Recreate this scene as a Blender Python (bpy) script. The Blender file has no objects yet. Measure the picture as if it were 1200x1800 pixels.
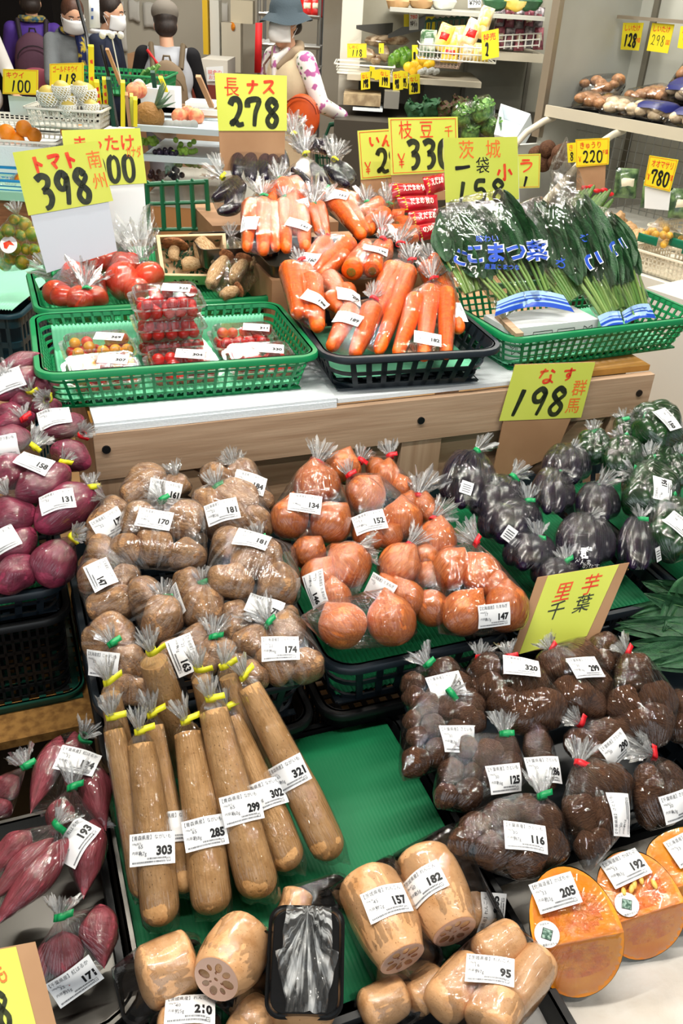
import bpy,bmesh,math,random
from mathutils import Vector,Matrix,noise,Quaternion
from mathutils.bvhtree import BVHTree
random.seed(7)
SC=bpy.context.scene
COL=SC.collection

# ---------------------------------------------------------------- camera
F=1525.0                                   # focal length in pixels of the 1200 x 1800 frame
HCAM=1.55
PITCH,ROLL=math.radians(31.33),math.radians(3.66)
FWD=Vector((0,math.cos(PITCH),-math.sin(PITCH)))
UP0=Vector((0,math.sin(PITCH),math.cos(PITCH)))
RIGHT0=Vector((1,0,0))
RX=RIGHT0*math.cos(ROLL)+UP0*math.sin(ROLL)      # to the right in the frame
DN=RIGHT0*math.sin(ROLL)-UP0*math.cos(ROLL)      # downwards in the frame
EYE=Vector((0,0,HCAM))
cam_data=bpy.data.cameras.new('camera')
cam_data.sensor_fit='VERTICAL'
cam_data.sensor_height=36.0
cam_data.lens=F/1800.0*36.0
cam_data.clip_start=0.05
cam_data.clip_end=60
cam=bpy.data.objects.new('camera',cam_data)
COL.objects.link(cam)
R3=Matrix((RX,-DN,-FWD)).transposed()
cam.matrix_world=Matrix.Translation(EYE) @ R3.to_4x4()
SC.camera=cam

# ---------------------------------------------------------------- exposure, world, lamps
SC.view_settings.view_transform='Standard'
SC.view_settings.look='None'
SC.view_settings.exposure=-0.08
SC.view_settings.gamma=1.0
SC.view_settings.use_curve_mapping=False
SC.cycles.transparent_max_bounces=24
SC.cycles.max_bounces=8
SC.cycles.diffuse_bounces=3
SC.cycles.glossy_bounces=3
SC.cycles.sample_clamp_indirect=6.0
SC.cycles.caustics_reflective=False
SC.cycles.caustics_refractive=False

world=bpy.data.worlds.new('daylight')
SC.world=world
world.use_nodes=True
bg=world.node_tree.nodes['Background']
bg.inputs[0].default_value=(0.86,0.94,1.0,1)
bg.inputs[1].default_value=0.34

def area_lamp(name,loc,size,power,color,rot=(0,0,0)):
    l=bpy.data.lights.new(name,'AREA')
    l.shape='RECTANGLE'
    l.size,l.size_y=size
    l.energy=power
    l.color=color
    o=bpy.data.objects.new(name,l)
    o.location=loc
    o.rotation_euler=rot
    COL.objects.link(o)
    return o
TUBES=[((-0.75,0.75),18),((0.35,1.15),18),((-0.5,2.3),20),((0.9,2.7),20),((-0.9,4.3),26),((0.7,4.6),26),((-1.2,6.2),26),((1.3,0.3),12),((0.6,5.4),24)]  # the last tube is added to brighten the open cooler's back panel
for (x,y),p in TUBES:
    area_lamp('ceiling_or_fill_tube_light',(x,y,2.62),(1.20,0.024),p*1.6,(1.0,0.95,0.86),(0,0,math.radians(22.6)))
# daylight that comes in through the open shop front behind the camera
area_lamp('shop_front_daylight',(0.2,-2.6,2.1),(4.5,2.2),40,(0.90,0.96,1.0),(math.radians(68),0,0))

# ---------------------------------------------------------------- frames of reference
TA=math.radians(22.6)
U=Vector((math.cos(TA),math.sin(TA),0))
V=Vector((-math.sin(TA),math.cos(TA),0))
O0=Vector((-0.492,1.499,0))
Z3=Vector((0,0,1))
def W(u,v,z):return O0+U*u+V*v+Z3*z
def ray(px,py):return FWD+RX*((px-600)/F)+DN*((py-900)/F)
def at_z(px,py,z):
    d=ray(px,py)
    return EYE+d*((z-HCAM)/d.z)
def at_d(px,py,d):return EYE+ray(px,py)*d
def at_v(px,py,v):
    d=ray(px,py)
    return EYE+d*((v-(EYE-O0).dot(V))/d.dot(V))
def on_slope(px,py,z0,v0,k):
    """the point of the view through this pixel that lies on the plane z = z0 + k (v - v0) of the stall"""
    d=ray(px,py)
    n=Z3-V*k
    c=z0-k*v0-k*0
    p0=O0+Z3*c
    return EYE+d*((p0-EYE).dot(n)/d.dot(n))
def depth(p):return (p-EYE).dot(FWD)
def pix(p):
    q=p-EYE
    return 600+F*q.dot(RX)/q.dot(FWD),900+F*q.dot(DN)/q.dot(FWD)

# ---------------------------------------------------------------- materials
def lin(c):
    return tuple((x/12.92 if x<=0.04045 else ((x+0.055)/1.055)**2.4) for x in (v/255.0 for v in c))
_M={}
def mat(name,rgb,rough=0.5,spec=0.5,metal=0.0,rgb2=None,nscale=8.0,ndetail=4.0,ramp=(0.4,0.65),bump=0.0,bscale=60.0,stretch=None,rnd=0.0,spots=None,coat=0.0,sss=0.0,trans=0.0):
    if name in _M:return _M[name]
    m=bpy.data.materials.new(name)
    m.use_nodes=True
    nt=m.node_tree
    N,L=nt.nodes,nt.links
    p=N['Principled BSDF']
    p.inputs['Roughness'].default_value=rough
    p.inputs['Specular IOR Level'].default_value=spec
    p.inputs['Metallic'].default_value=metal
    p.inputs['Coat Weight'].default_value=coat
    if trans:p.inputs['Transmission Weight'].default_value=trans
    if sss:
        p.inputs['Subsurface Weight'].default_value=sss
        p.inputs['Subsurface Radius'].default_value=(0.01,0.004,0.002)
    c1=(*lin(rgb),1)
    p.inputs['Base Color'].default_value=c1
    out=None
    need=rgb2 or spots or bump
    if need:
        tc=N.new('ShaderNodeTexCoord')
        mp=N.new('ShaderNodeMapping')
        L.new(tc.outputs['Object'],mp.inputs[0])
        if stretch:mp.inputs['Scale'].default_value=stretch
        oi=N.new('ShaderNodeObjectInfo')
        ad=N.new('ShaderNodeVectorMath'); ad.operation='ADD'
        sc=N.new('ShaderNodeVectorMath'); sc.operation='SCALE'
        sc.inputs[0].default_value=(13,7,5)
        L.new(oi.outputs['Random'],sc.inputs['Scale'])
        L.new(mp.outputs[0],ad.inputs[0]); L.new(sc.outputs[0],ad.inputs[1])
        vec=ad.outputs[0]
    if rgb2:
        n=N.new('ShaderNodeTexNoise'); n.inputs['Scale'].default_value=nscale; n.inputs['Detail'].default_value=ndetail
        L.new(vec,n.inputs['Vector'])
        r=N.new('ShaderNodeValToRGB')
        r.color_ramp.elements[0].position,r.color_ramp.elements[1].position=ramp
        r.color_ramp.elements[0].color=c1
        r.color_ramp.elements[1].color=(*lin(rgb2),1)
        L.new(n.outputs['Fac'],r.inputs[0])
        out=r.outputs[0]
    if spots:
        srgb,sscale,size=spots
        v=N.new('ShaderNodeTexVoronoi'); v.inputs['Scale'].default_value=sscale
        L.new(vec,v.inputs['Vector'])
        mr=N.new('ShaderNodeMapRange'); mr.inputs[1].default_value=size; mr.inputs[2].default_value=size*0.5
        L.new(v.outputs['Distance'],mr.inputs[0])
        mx=N.new('ShaderNodeMix'); mx.data_type='RGBA'
        L.new(mr.outputs[0],mx.inputs[0])
        if out:L.new(out,mx.inputs[6])
        else:mx.inputs[6].default_value=c1
        mx.inputs[7].default_value=(*lin(srgb),1)
        out=mx.outputs[2]
    if rnd:
        hs=N.new('ShaderNodeHueSaturation')
        oi2=N.new('ShaderNodeObjectInfo')
        mr=N.new('ShaderNodeMapRange'); mr.inputs[3].default_value=1-rnd; mr.inputs[4].default_value=1+rnd
        L.new(oi2.outputs['Random'],mr.inputs[0]); L.new(mr.outputs[0],hs.inputs['Value'])
        if out:L.new(out,hs.inputs['Color'])
        else:hs.inputs['Color'].default_value=c1
        out=hs.outputs[0]
    if out:L.new(out,p.inputs['Base Color'])
    if bump:
        n=N.new('ShaderNodeTexNoise'); n.inputs['Scale'].default_value=bscale; n.inputs['Detail'].default_value=5
        L.new(vec,n.inputs['Vector'])
        b=N.new('ShaderNodeBump'); b.inputs['Strength'].default_value=bump; b.inputs['Distance'].default_value=0.01
        L.new(n.outputs['Fac'],b.inputs['Height']); L.new(b.outputs[0],p.inputs['Normal'])
    _M[name]=m
    return m

def film_mat(name,haze=0.05,tie_haze=0.35,rough=0.10,tint=(1,1,1),wr=0.5,scale=40.0,k=1.0):
    """thin clear plastic: see-through, glossy, with folds that run away from the tie at the object's origin"""
    if name in _M:return _M[name]
    m=bpy.data.materials.new(name); m.use_nodes=True
    nt=m.node_tree; N,L=nt.nodes,nt.links
    N.remove(N['Principled BSDF'])
    out=N['Material Output']
    tc=N.new('ShaderNodeTexCoord')
    ln=N.new('ShaderNodeVectorMath'); ln.operation='LENGTH'; L.new(tc.outputs['Object'],ln.inputs[0])
    flat=N.new('ShaderNodeVectorMath'); flat.operation='MULTIPLY'; flat.inputs[1].default_value=(1,1,0); L.new(tc.outputs['Object'],flat.inputs[0])
    nrm=N.new('ShaderNodeVectorMath'); nrm.operation='NORMALIZE'; L.new(flat.outputs[0],nrm.inputs[0])
    cx=N.new('ShaderNodeVectorMath'); cx.operation='MULTIPLY_ADD'
    cx.inputs[1].default_value=(5,5,0)
    ob=N.new('ShaderNodeVectorMath'); ob.operation='SCALE'; ob.inputs['Scale'].default_value=9.0
    L.new(tc.outputs['Object'],ob.inputs[0])
    L.new(nrm.outputs[0],cx.inputs[0]); L.new(ob.outputs[0],cx.inputs[2])
    n1=N.new('ShaderNodeTexNoise'); n1.inputs['Scale'].default_value=1.3; n1.inputs['Detail'].default_value=2.5; n1.inputs['Roughness'].default_value=0.5
    L.new(cx.outputs[0],n1.inputs['Vector'])
    n2=N.new('ShaderNodeTexNoise'); n2.inputs['Scale'].default_value=scale; n2.inputs['Detail'].default_value=1.5; n2.inputs['Distortion'].default_value=0.8
    L.new(tc.outputs['Object'],n2.inputs['Vector'])
    mixh=N.new('ShaderNodeMath'); mixh.operation='MULTIPLY_ADD'; mixh.inputs[1].default_value=0.8
    rid=N.new('ShaderNodeMath'); rid.operation='SUBTRACT'; rid.inputs[1].default_value=0.5; L.new(n1.outputs['Fac'],rid.inputs[0])
    rab=N.new('ShaderNodeMath'); rab.operation='ABSOLUTE'; L.new(rid.outputs[0],rab.inputs[0])
    L.new(n2.outputs['Fac'],mixh.inputs[0]); L.new(rab.outputs[0],mixh.inputs[2])
    bp=N.new('ShaderNodeBump'); bp.inputs['Strength'].default_value=wr; bp.inputs['Distance'].default_value=0.005
    L.new(mixh.outputs[0],bp.inputs['Height'])
    fr=N.new('ShaderNodeFresnel'); fr.inputs['IOR'].default_value=1.5; L.new(bp.outputs[0],fr.inputs['Normal'])
    fm=N.new('ShaderNodeMath'); fm.operation='MULTIPLY'; fm.inputs[1].default_value=1.45*k; fm.use_clamp=True
    L.new(fr.outputs[0],fm.inputs[0])
    fc=N.new('ShaderNodeMath'); fc.operation='MINIMUM'; fc.inputs[1].default_value=0.55; L.new(fm.outputs[0],fc.inputs[0])
    tr=N.new('ShaderNodeBsdfTransparent'); tr.inputs[0].default_value=(*tint,1)
    gl=N.new('ShaderNodeBsdfGlossy'); gl.inputs['Roughness'].default_value=rough; L.new(bp.outputs[0],gl.inputs['Normal'])
    df=N.new('ShaderNodeBsdfDiffuse'); df.inputs[0].default_value=(0.85,0.87,0.87,1)
    tl=N.new('ShaderNodeBsdfTranslucent'); tl.inputs[0].default_value=(0.85,0.87,0.87,1)
    ms=N.new('ShaderNodeMixShader'); ms.inputs[0].default_value=0.4; L.new(df.outputs[0],ms.inputs[1]); L.new(tl.outputs[0],ms.inputs[2])
    hz=N.new('ShaderNodeMapRange'); hz.inputs[1].default_value=0.0; hz.inputs[2].default_value=0.045; hz.inputs[3].default_value=tie_haze; hz.inputs[4].default_value=haze
    L.new(ln.outputs[0],hz.inputs[0])
    st=N.new('ShaderNodeMapRange'); st.inputs[1].default_value=0.46; st.inputs[2].default_value=0.64; st.inputs[3].default_value=0.15; st.inputs[4].default_value=2.6
    L.new(n1.outputs['Fac'],st.inputs[0])
    hm=N.new('ShaderNodeMath'); hm.operation='MULTIPLY'; hm.use_clamp=True; L.new(hz.outputs[0],hm.inputs[0]); L.new(st.outputs[0],hm.inputs[1])
    m1=N.new('ShaderNodeMixShader'); L.new(hm.outputs[0],m1.inputs[0]); L.new(tr.outputs[0],m1.inputs[1]); L.new(ms.outputs[0],m1.inputs[2])
    m2=N.new('ShaderNodeMixShader'); L.new(fc.outputs[0],m2.inputs[0]); L.new(m1.outputs[0],m2.inputs[1]); L.new(gl.outputs[0],m2.inputs[2])
    L.new(m2.outputs[0],out.inputs['Surface'])
    _M[name]=m
    return m

# ---------------------------------------------------------------- objects
WM={}
def put(o,parent,M):
    """place object o at world matrix M under parent"""
    COL.objects.link(o)
    WM[o.name]=M
    if parent is not None:
        o.parent=parent
        o.matrix_basis=WM[parent.name].inverted() @ M
    else:
        o.matrix_basis=M
    return o
def tag(o,label,cat,group=None,kind=None):
    if label:o['label']=label
    if cat:o['category']=cat
    if group:o['group']=group
    if kind:o['kind']=kind
    return o
def thing(name,loc,label,cat,group=None):
    o=bpy.data.objects.new(name,None)
    o.empty_display_size=0.02
    put(o,None,Matrix.Translation(loc))
    return tag(o,label,cat,group)

class MB:
    """collects polygons; build() makes them ONE mesh object"""
    def __init__(s):s.v,s.f,s.m,s.cur=[],[],[],0
    def add(s,vs,fs):
        b=len(s.v)
        s.v+=[Vector(p) for p in vs]
        s.f+=[tuple(b+i for i in f) for f in fs]
        s.m+=[s.cur]*len(fs)
        return s
    def box(s,lo,hi,M=None):
        vs=[Vector((x,y,z)) for z in (lo[2],hi[2]) for y in (lo[1],hi[1]) for x in (lo[0],hi[0])]
        if M is not None:vs=[M @ p for p in vs]
        return s.add(vs,[(0,2,3,1),(4,5,7,6),(0,1,5,4),(2,6,7,3),(0,4,6,2),(1,3,7,5)])
    def hexa(s,bot,top):
        """eight corners: four below, four above, same order round"""
        vs=list(bot)+list(top)
        return s.add(vs,[(3,2,1,0),(4,5,6,7)]+[(i,(i+1) % 4,4+(i+1) % 4,4+i) for i in range(4)])
    def tube(s,pts,r,n=8,caps=True,up=None):
        pts=[Vector(p) for p in pts]
        rs=r if isinstance(r,(list,tuple)) else [r]*len(pts)
        b=len(s.v); rings=[]
        prev=None
        for i,p in enumerate(pts):
            a=pts[max(0,i-1)]; c=pts[min(len(pts)-1,i+1)]
            t=(c-a).normalized()
            if prev is None:
                x=t.orthogonal().normalized() if up is None else (Vector(up)-t*t.dot(Vector(up))).normalized()
            else:
                x=(prev-t*t.dot(prev)).normalized()
            prev=x; y=t.cross(x)
            rings.append([p+(x*math.cos(2*math.pi*k/n)+y*math.sin(2*math.pi*k/n))*rs[i] for k in range(n)])
        vs=[p for rg in rings for p in rg]
        fs=[]
        for i in range(len(rings)-1):
            for k in range(n):
                k2=(k+1) % n
                fs.append((i*n+k,i*n+k2,(i+1)*n+k2,(i+1)*n+k))
        if caps:
            fs.append(tuple(range(n-1,-1,-1)))
            fs.append(tuple((len(rings)-1)*n+k for k in range(n)))
        return s.add(vs,fs)
    def sphere(s,c,r,nu=12,nv=8,sc=(1,1,1),M=None):
        vs=[]; fs=[]
        for j in range(nv+1):
            ph=math.pi*j/nv
            for i in range(nu):
                a=2*math.pi*i/nu
                p=Vector((math.sin(ph)*math.cos(a)*r*sc[0],math.sin(ph)*math.sin(a)*r*sc[1],math.cos(ph)*r*sc[2]))
                if M is not None:p=M @ p
                vs.append(Vector(c)+p)
        for j in range(nv):
            for i in range(nu):
                fs.append((j*nu+i,(j+1)*nu+i,(j+1)*nu+(i+1) % nu,j*nu+(i+1) % nu))
        return s.add(vs,fs)
    def poly(s,pts,thick=0.0,n=None):
        """flat polygon, extruded backwards along n by thick"""
        pts=[Vector(p) for p in pts]; k=len(pts)
        if not thick:return s.add(pts,[tuple(range(k))])
        n=Vector(n)
        vs=pts+[p-n*thick for p in pts]
        return s.add(vs,[tuple(range(k)),tuple(range(2*k-1,k-1,-1))]+[(i,k+i,k+(i+1) % k,(i+1) % k) for i in range(k)])
    def data(s,name,mats,M=None,smooth=True):
        me=bpy.data.meshes.new(name)
        inv=M.inverted() if M is not None else None
        me.from_pydata([inv @ p for p in s.v] if inv else s.v,[],s.f)
        for mm in (mats if isinstance(mats,(list,tuple)) else [mats]):me.materials.append(mm)
        if any(s.m):me.polygons.foreach_set('material_index',s.m)
        bm=bmesh.new(); bm.from_mesh(me)
        bmesh.ops.remove_doubles(bm,verts=bm.verts,dist=1e-6)
        bmesh.ops.recalc_face_normals(bm,faces=bm.faces)
        bm.to_mesh(me); bm.free()
        if smooth:smooth_mesh(me)
        return me
    def build(s,name,mats,parent=None,M=None,smooth=True,loc=None):
        if M is None:
            M=Matrix.Translation(loc) if loc is not None else (WM[parent.name].copy() if parent is not None else Matrix.Identity(4))
        o=bpy.data.objects.new(name,s.data(name,mats,M,smooth))
        return put(o,parent,M)
def smooth_mesh(me,ang=40):
    me.polygons.foreach_set('use_smooth',[True]*len(me.polygons))
    bm=bmesh.new(); bm.from_mesh(me)
    lim=math.radians(ang)
    for e in bm.edges:
        if len(e.link_faces)==2 and e.calc_face_angle(0)>lim:e.smooth=False
    bm.to_mesh(me); bm.free()
def frame(x,y,o):
    """matrix with axes x, y and their cross product, at o"""
    x=x.normalized(); z=x.cross(y).normalized(); y=z.cross(x)
    return Matrix.Translation(o) @ Matrix((x,y,z)).transposed().to_4x4()
def lerp(a,b,t):return a+(b-a)*t

# ---------------------------------------------------------------- lettering
_T={}
def text_geo(body,bold=0.0,shear=0.0):
    """vertices and faces of a line of writing, cap height about 0.7, starting at x = 0"""
    key=(body,bold,shear)
    if key in _T:return _T[key]
    c=bpy.data.curves.new('writing','FONT'); c.body=body; c.size=1; c.resolution_u=2; c.offset=bold; c.shear=shear
    o=bpy.data.objects.new('writing',c); COL.objects.link(o)
    me=bpy.data.meshes.new_from_object(o.evaluated_get(bpy.context.evaluated_depsgraph_get()))
    vs=[Vector(v.co) for v in me.vertices]; fs=[tuple(p.vertices) for p in me.polygons]
    bpy.data.objects.remove(o); bpy.data.curves.remove(c); bpy.data.meshes.remove(me)
    x0=min((v.x for v in vs),default=0); x1=max((v.x for v in vs),default=1)
    _T[key]=(vs,fs,x0,x1)
    return _T[key]
def write(mb,body,x,y,h,fn,wmax=None,bold=0.0,align='l',xs=1.0):
    """add a line of writing with its baseline at (x, y) in the sheet's own plane; fn maps (x, y) to a point of space"""
    vs,fs,x0,x1=text_geo(body,bold)
    s=h/0.72
    w=(x1-x0)*s*xs
    sx=s*xs
    if wmax and w>wmax:sx *= wmax/w; w=wmax
    ox=x-(w if align=='r' else w/2 if align=='c' else 0)
    mb.add([fn(ox+(v.x-x0)*sx,y+v.y*s) for v in vs],fs)
STROKES={
 '0':[[(.5,1),(.2,.85),(.12,.5),(.2,.15),(.48,0),(.78,.15),(.88,.5),(.8,.85),(.5,1)]],
 '1':[[(.62,1),(.5,.5),(.36,0)]],
 '2':[[(.12,.78),(.3,.98),(.62,.98),(.76,.78),(.66,.5),(.35,.2),(.05,.06)],[(.12,.08),(.4,.2),(.6,.06),(.95,.1)]],
 '3':[[(.08,.9),(.45,1),(.78,.9),(.7,.68),(.35,.55)],[(.35,.55),(.7,.5),(.8,.28),(.6,.06),(.3,0)]],
 '4':[[(.45,1),(.1,.4),(.9,.4)],[(.65,.7),(.6,0)]],
 '5':[[(.85,1),(.3,.98),(.2,.6),(.6,.62),(.8,.4),(.65,.1),(.15,.02)]],
 '7':[[(.05,.7),(.12,.95),(.8,.98),(.55,.5),(.45,0)]],
 '8':[[(.75,.85),(.45,1),(.18,.8),(.4,.56),(.75,.3),(.6,.03),(.3,.03),(.15,.25),(.45,.52),(.78,.75),(.72,.9)]],
 '9':[[(.78,.85),(.5,1),(.18,.8),(.28,.55),(.6,.55),(.8,.85),(.72,.45),(.55,0)]],
 '6':[[(.7,1),(.3,.6),(.15,.25),(.4,0),(.75,.12),(.75,.4),(.45,.5),(.2,.3)]],
 'ト':[[(.35,1),(.38,.5),(.4,0)],[(.4,.62),(.85,.4)]],
 'マ':[[(.05,.85),(.9,.88),(.5,.45)],[(.35,.55),(.62,.1)]],
 'ナ':[[(.05,.65),(.95,.7)],[(.55,1),(.5,.45),(.2,0)]],
 'ス':[[(.1,.88),(.8,.92),(.5,.45),(.05,.05)],[(.52,.45),(.92,.05)]],
 '小':[[(.5,1),(.5,.05),(.38,.12)],[(.2,.65),(.05,.3)],[(.75,.65),(.95,.3)]],
 '一':[[(0,.45),(.5,.5),(1,.62)]],
 '¥':[[(.1,1),(.5,.55),(.9,1)],[(.5,.55),(.5,0)],[(.2,.42),(.8,.42)],[(.2,.24),(.8,.24)]],
 'い':[[(.1,.9),(.1,.4),(.25,.1),(.35,.25)],[(.7,.85),(.9,.35)]],
 'ん':[[(.5,1),(.05,.0),(.35,.4),(.5,.4),(.55,.05),(.75,.05),(.95,.4)]],
 'な':[[(.05,.78),(.5,.85)],[(.32,1),(.08,.35)],[(.65,.9),(.9,.72)],[(.68,.6),(.7,.15),(.45,.02),(.35,.18),(.6,.25),(.92,.02)]],
 'す':[[(.05,.75),(.95,.8)],[(.58,1),(.6,.45),(.42,.28),(.34,.45),(.5,.55),(.62,.4),(.55,.15),(.3,0)]],
 'ラ':[[(.2,.95),(.8,.95)],[(.08,.68),(.9,.7),(.75,.3),(.3,0)]],
}
def smooth_line(pts,n=6):
    out=[]
    P=[pts[0]]+list(pts)+[pts[-1]]
    for i in range(1,len(P)-2):
        for k in range(n):
            t=k/n
            a,b,c,d=P[i-1],P[i],P[i+1],P[i+2]
            out.append(tuple(0.5*(2*b[j]+(c[j]-a[j])*t+(2*a[j]-5*b[j]+4*c[j]-d[j])*t*t+(3*b[j]-a[j]-3*c[j]+d[j])*t**3) for j in (0,1)))
    out.append(tuple(pts[-1]))
    return out
def brush(mb,ch,x,y,w,h,fn,bw):
    """one brushed character in the box (x, y, w, h); bw is the width of the brush"""
    for st in STROKES[ch]:
        pts=[(x+a*w,y+b*h) for a,b in smooth_line(st)]
        k=len(pts)
        vs=[]
        for i,p in enumerate(pts):
            a=pts[max(0,i-1)]; c=pts[min(k-1,i+1)]
            dx,dy=c[0]-a[0],c[1]-a[1]
            l=math.hypot(dx,dy) or 1
            t=i/(k-1)
            r=bw*0.5*(1.0-0.35*t)*(0.75 if i in (0,k-1) else 1.0)
            vs+=[fn(p[0]-dy/l*r,p[1]+dx/l*r),fn(p[0]+dy/l*r,p[1]-dx/l*r)]
        mb.add(vs,[(2*i,2*i+1,2*i+3,2*i+2) for i in range(k-1)])

# ---------------------------------------------------------------- palette
WOOD=mat('bare_pine_wood',(196,166,138),0.6,0.3,rgb2=(172,140,112),nscale=3.0,stretch=(22,22,1.2),ramp=(0.35,0.7),bump=0.08,bscale=9)
WOODP=mat('bare_pine_panel',(190,160,130),0.6,0.3,rgb2=(160,128,100),nscale=3.0,stretch=(16,16,1.2),ramp=(0.35,0.7),bump=0.08,bscale=9)
WOOD_YELLOW=mat('varnished_table_edge',(178,128,58),0.45,0.4,rgb2=(140,96,40),nscale=9)
FOAM_WHITE=mat('white_styrofoam',(232,240,244),0.7,0.3,bump=0.15,bscale=200)
GREEN=mat('green_plastic',(14,132,78),0.35,0.5,bump=0.03,bscale=40)
DKGREEN=mat('dark_green_plastic',(10,66,52),0.4,0.5)
BLACKP=mat('blue_black_plastic',(22,32,40),0.38,0.5)
BLACK=mat('black_plastic',(16,18,20),0.4,0.45)
STEEL=mat('stainless_steel',(92,90,86),0.3,0.5,metal=1.0,bump=0.02,bscale=30)
CARD=mat('brown_cardboard',(176,138,104),0.75,0.2,rgb2=(160,122,90),nscale=6)
YELLOW=mat('fluorescent_yellow_card',(204,214,86),0.6,0.3,rgb2=(212,220,98),nscale=4)
YELLOW2=mat('yellow_price_card',(234,218,44),0.5,0.3)
WHITE=mat('white_paper',(232,236,238),0.6,0.3)
WHITEP=mat('white_plastic',(222,222,214),0.4,0.5)
LABELW=mat('white_label_paper',(240,242,244),0.35,0.5)
INK=mat('black_print',(22,22,26),0.5,0.4)
INKG=mat('grey_print',(96,98,104),0.6,0.3)
MARK=mat('black_marker_ink',(34,40,26),0.35,0.5,rgb2=(64,70,40),nscale=60,ramp=(0.45,0.75))
REDM=mat('red_marker_ink',(224,58,36),0.45,0.4,rgb2=(236,96,48),nscale=40)
ORM=mat('orange_marker_ink',(240,120,50),0.45,0.4)
TAPE_G=mat('green_tape',(8,150,84),0.35,0.5)
TAPE_R=mat('red_tape',(222,30,40),0.35,0.5)
TAPE_Y=mat('yellow_tape',(232,228,40),0.35,0.5)
TAPES={'g':(TAPE_G,'green'),'r':(TAPE_R,'red'),'y':(TAPE_Y,'yellow')}
MATG=mat('green_foam_sheet',(120,206,166),0.6,0.3)
MATG2=mat('deep_green_foam_sheet',(14,104,64),0.6,0.3,rgb2=(18,122,76),nscale=3)

# ---------------------------------------------------------------- the setting
def struct(name,mb,m,smooth=False):
    o=mb.build(name,m,smooth=smooth); o['kind']='structure'; return o
FLOORM=mat('tan_shop_floor',(168,130,82),0.55,0.4,rgb2=(140,104,62),nscale=1.6,bump=0.05,bscale=30)
WALLM=mat('aged_cream_wall',(206,200,184),0.7,0.3,rgb2=(186,174,150),nscale=1.4,ramp=(0.5,0.75),spots=((140,96,50),3.1,0.09))
CEILM=mat('white_ceiling',(168,168,162),0.8,0.2)
struct('floor',MB().box((-6,-3.2,-0.05),(6,9.0,0)),FLOORM)
struct('ceiling',MB().box((-6,-1.2,2.75),(6,9.0,2.8)),CEILM)
struct('wall_back',MB().box((-6,8.4,0),(-0.05,8.5,2.75)),WALLM)
struct('wall_left',MB().box((-4.6,-1.0,0),(-4.5,8.4,2.75)),WALLM)

# ---------------------------------------------------------------- the wooden display table
def uvbox(mb,u0,u1,v0,v1,z0,z1):
    return mb.hexa([W(u0,v0,z0),W(u1,v0,z0),W(u1,v1,z0),W(u0,v1,z0)],[W(u0,v0,z1),W(u1,v0,z1),W(u1,v1,z1),W(u0,v1,z1)])
UVZ=Matrix.Translation(O0) @ Matrix.Rotation(TA,4,'Z')       # u, v, z -> world
UVW=UVZ @ Matrix.Rotation(math.pi/2,4,'Y')                  # grain runs along u
def part_box(name,u0,u1,v0,v1,z0,z1,m,parent,M=None):
    return uvbox(MB(),u0,u1,v0,v1,z0,z1).build(name,m,parent,M=M or UVW,smooth=False)
tb=thing('display_table',W(0.66,0.45,0),'bare pine display table whose plank front carries the carrot and tomato baskets','table')
part_box('top_rail',0,1.32,-0.02,0.0,0.685,0.785,WOOD,tb)
part_box('table_top',0.0,1.32,0.004,0.95,0.7855,0.80,WOOD_YELLOW,tb)
part_box('front_panel',0.0,1.32,0.006,0.02,0.10,0.685,WOODP,tb)
for u in (0.0,0.66,1.22):
    part_box('batten',u+0.001,u+0.10,-0.016,0.005,0.10,0.684,WOOD,tb,UVZ)
for a,b in ((0.11,0.65),(1.21,0.77)):
    q=MB()
    dx=0.05 if b>a else -0.05
    q.hexa([W(a-0,-0.012,0.68),W(a+dx*1.6,-0.012,0.68),W(a+dx*1.6,0.005,0.68),W(a,0.005,0.68)][::1],[W(b,-0.012,0.2),W(b+dx*1.6,-0.012,0.2),W(b+dx*1.6,0.005,0.2),W(b,0.005,0.2)])
    q.build('brace',WOODP,tb,M=UVW,smooth=False)
for u,z in ((0.022,0.752),(0.70,0.735),(1.285,0.74)):
    q=MB(); q.tube([W(u,-0.019,z),W(u,-0.0235,z)],0.0085,14)
    q.build('bolt',BLACK,tb)
for u in (0.02,1.24):
    part_box('leg',u,u+0.06,0.86,0.92,0,0.785,WOOD,tb,UVZ)
    part_box('leg',u,u+0.06,0.03,0.09,0,0.685,WOOD,tb,UVZ)
q=uvbox(uvbox(MB(),0.005,0.50,-0.014,0.30,0.8005,0.807),0.005,0.50,-0.016,0.003,0.786,0.8005)
o=q.build('foam_board',FOAM_WHITE,None,M=UVW,smooth=False)
tag(o,'white styrofoam board lying under the tomato basket','board')
q=uvbox(uvbox(MB(),0.505,0.98,-0.008,0.28,0.8005,0.8012),0.505,0.98,-0.008,0.003,0.792,0.8005)
o=q.build('foam_board',FOAM_WHITE,None,M=UVW,smooth=False)
tag(o,'thin white foam sheet lying under the carrot basket','board')

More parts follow.
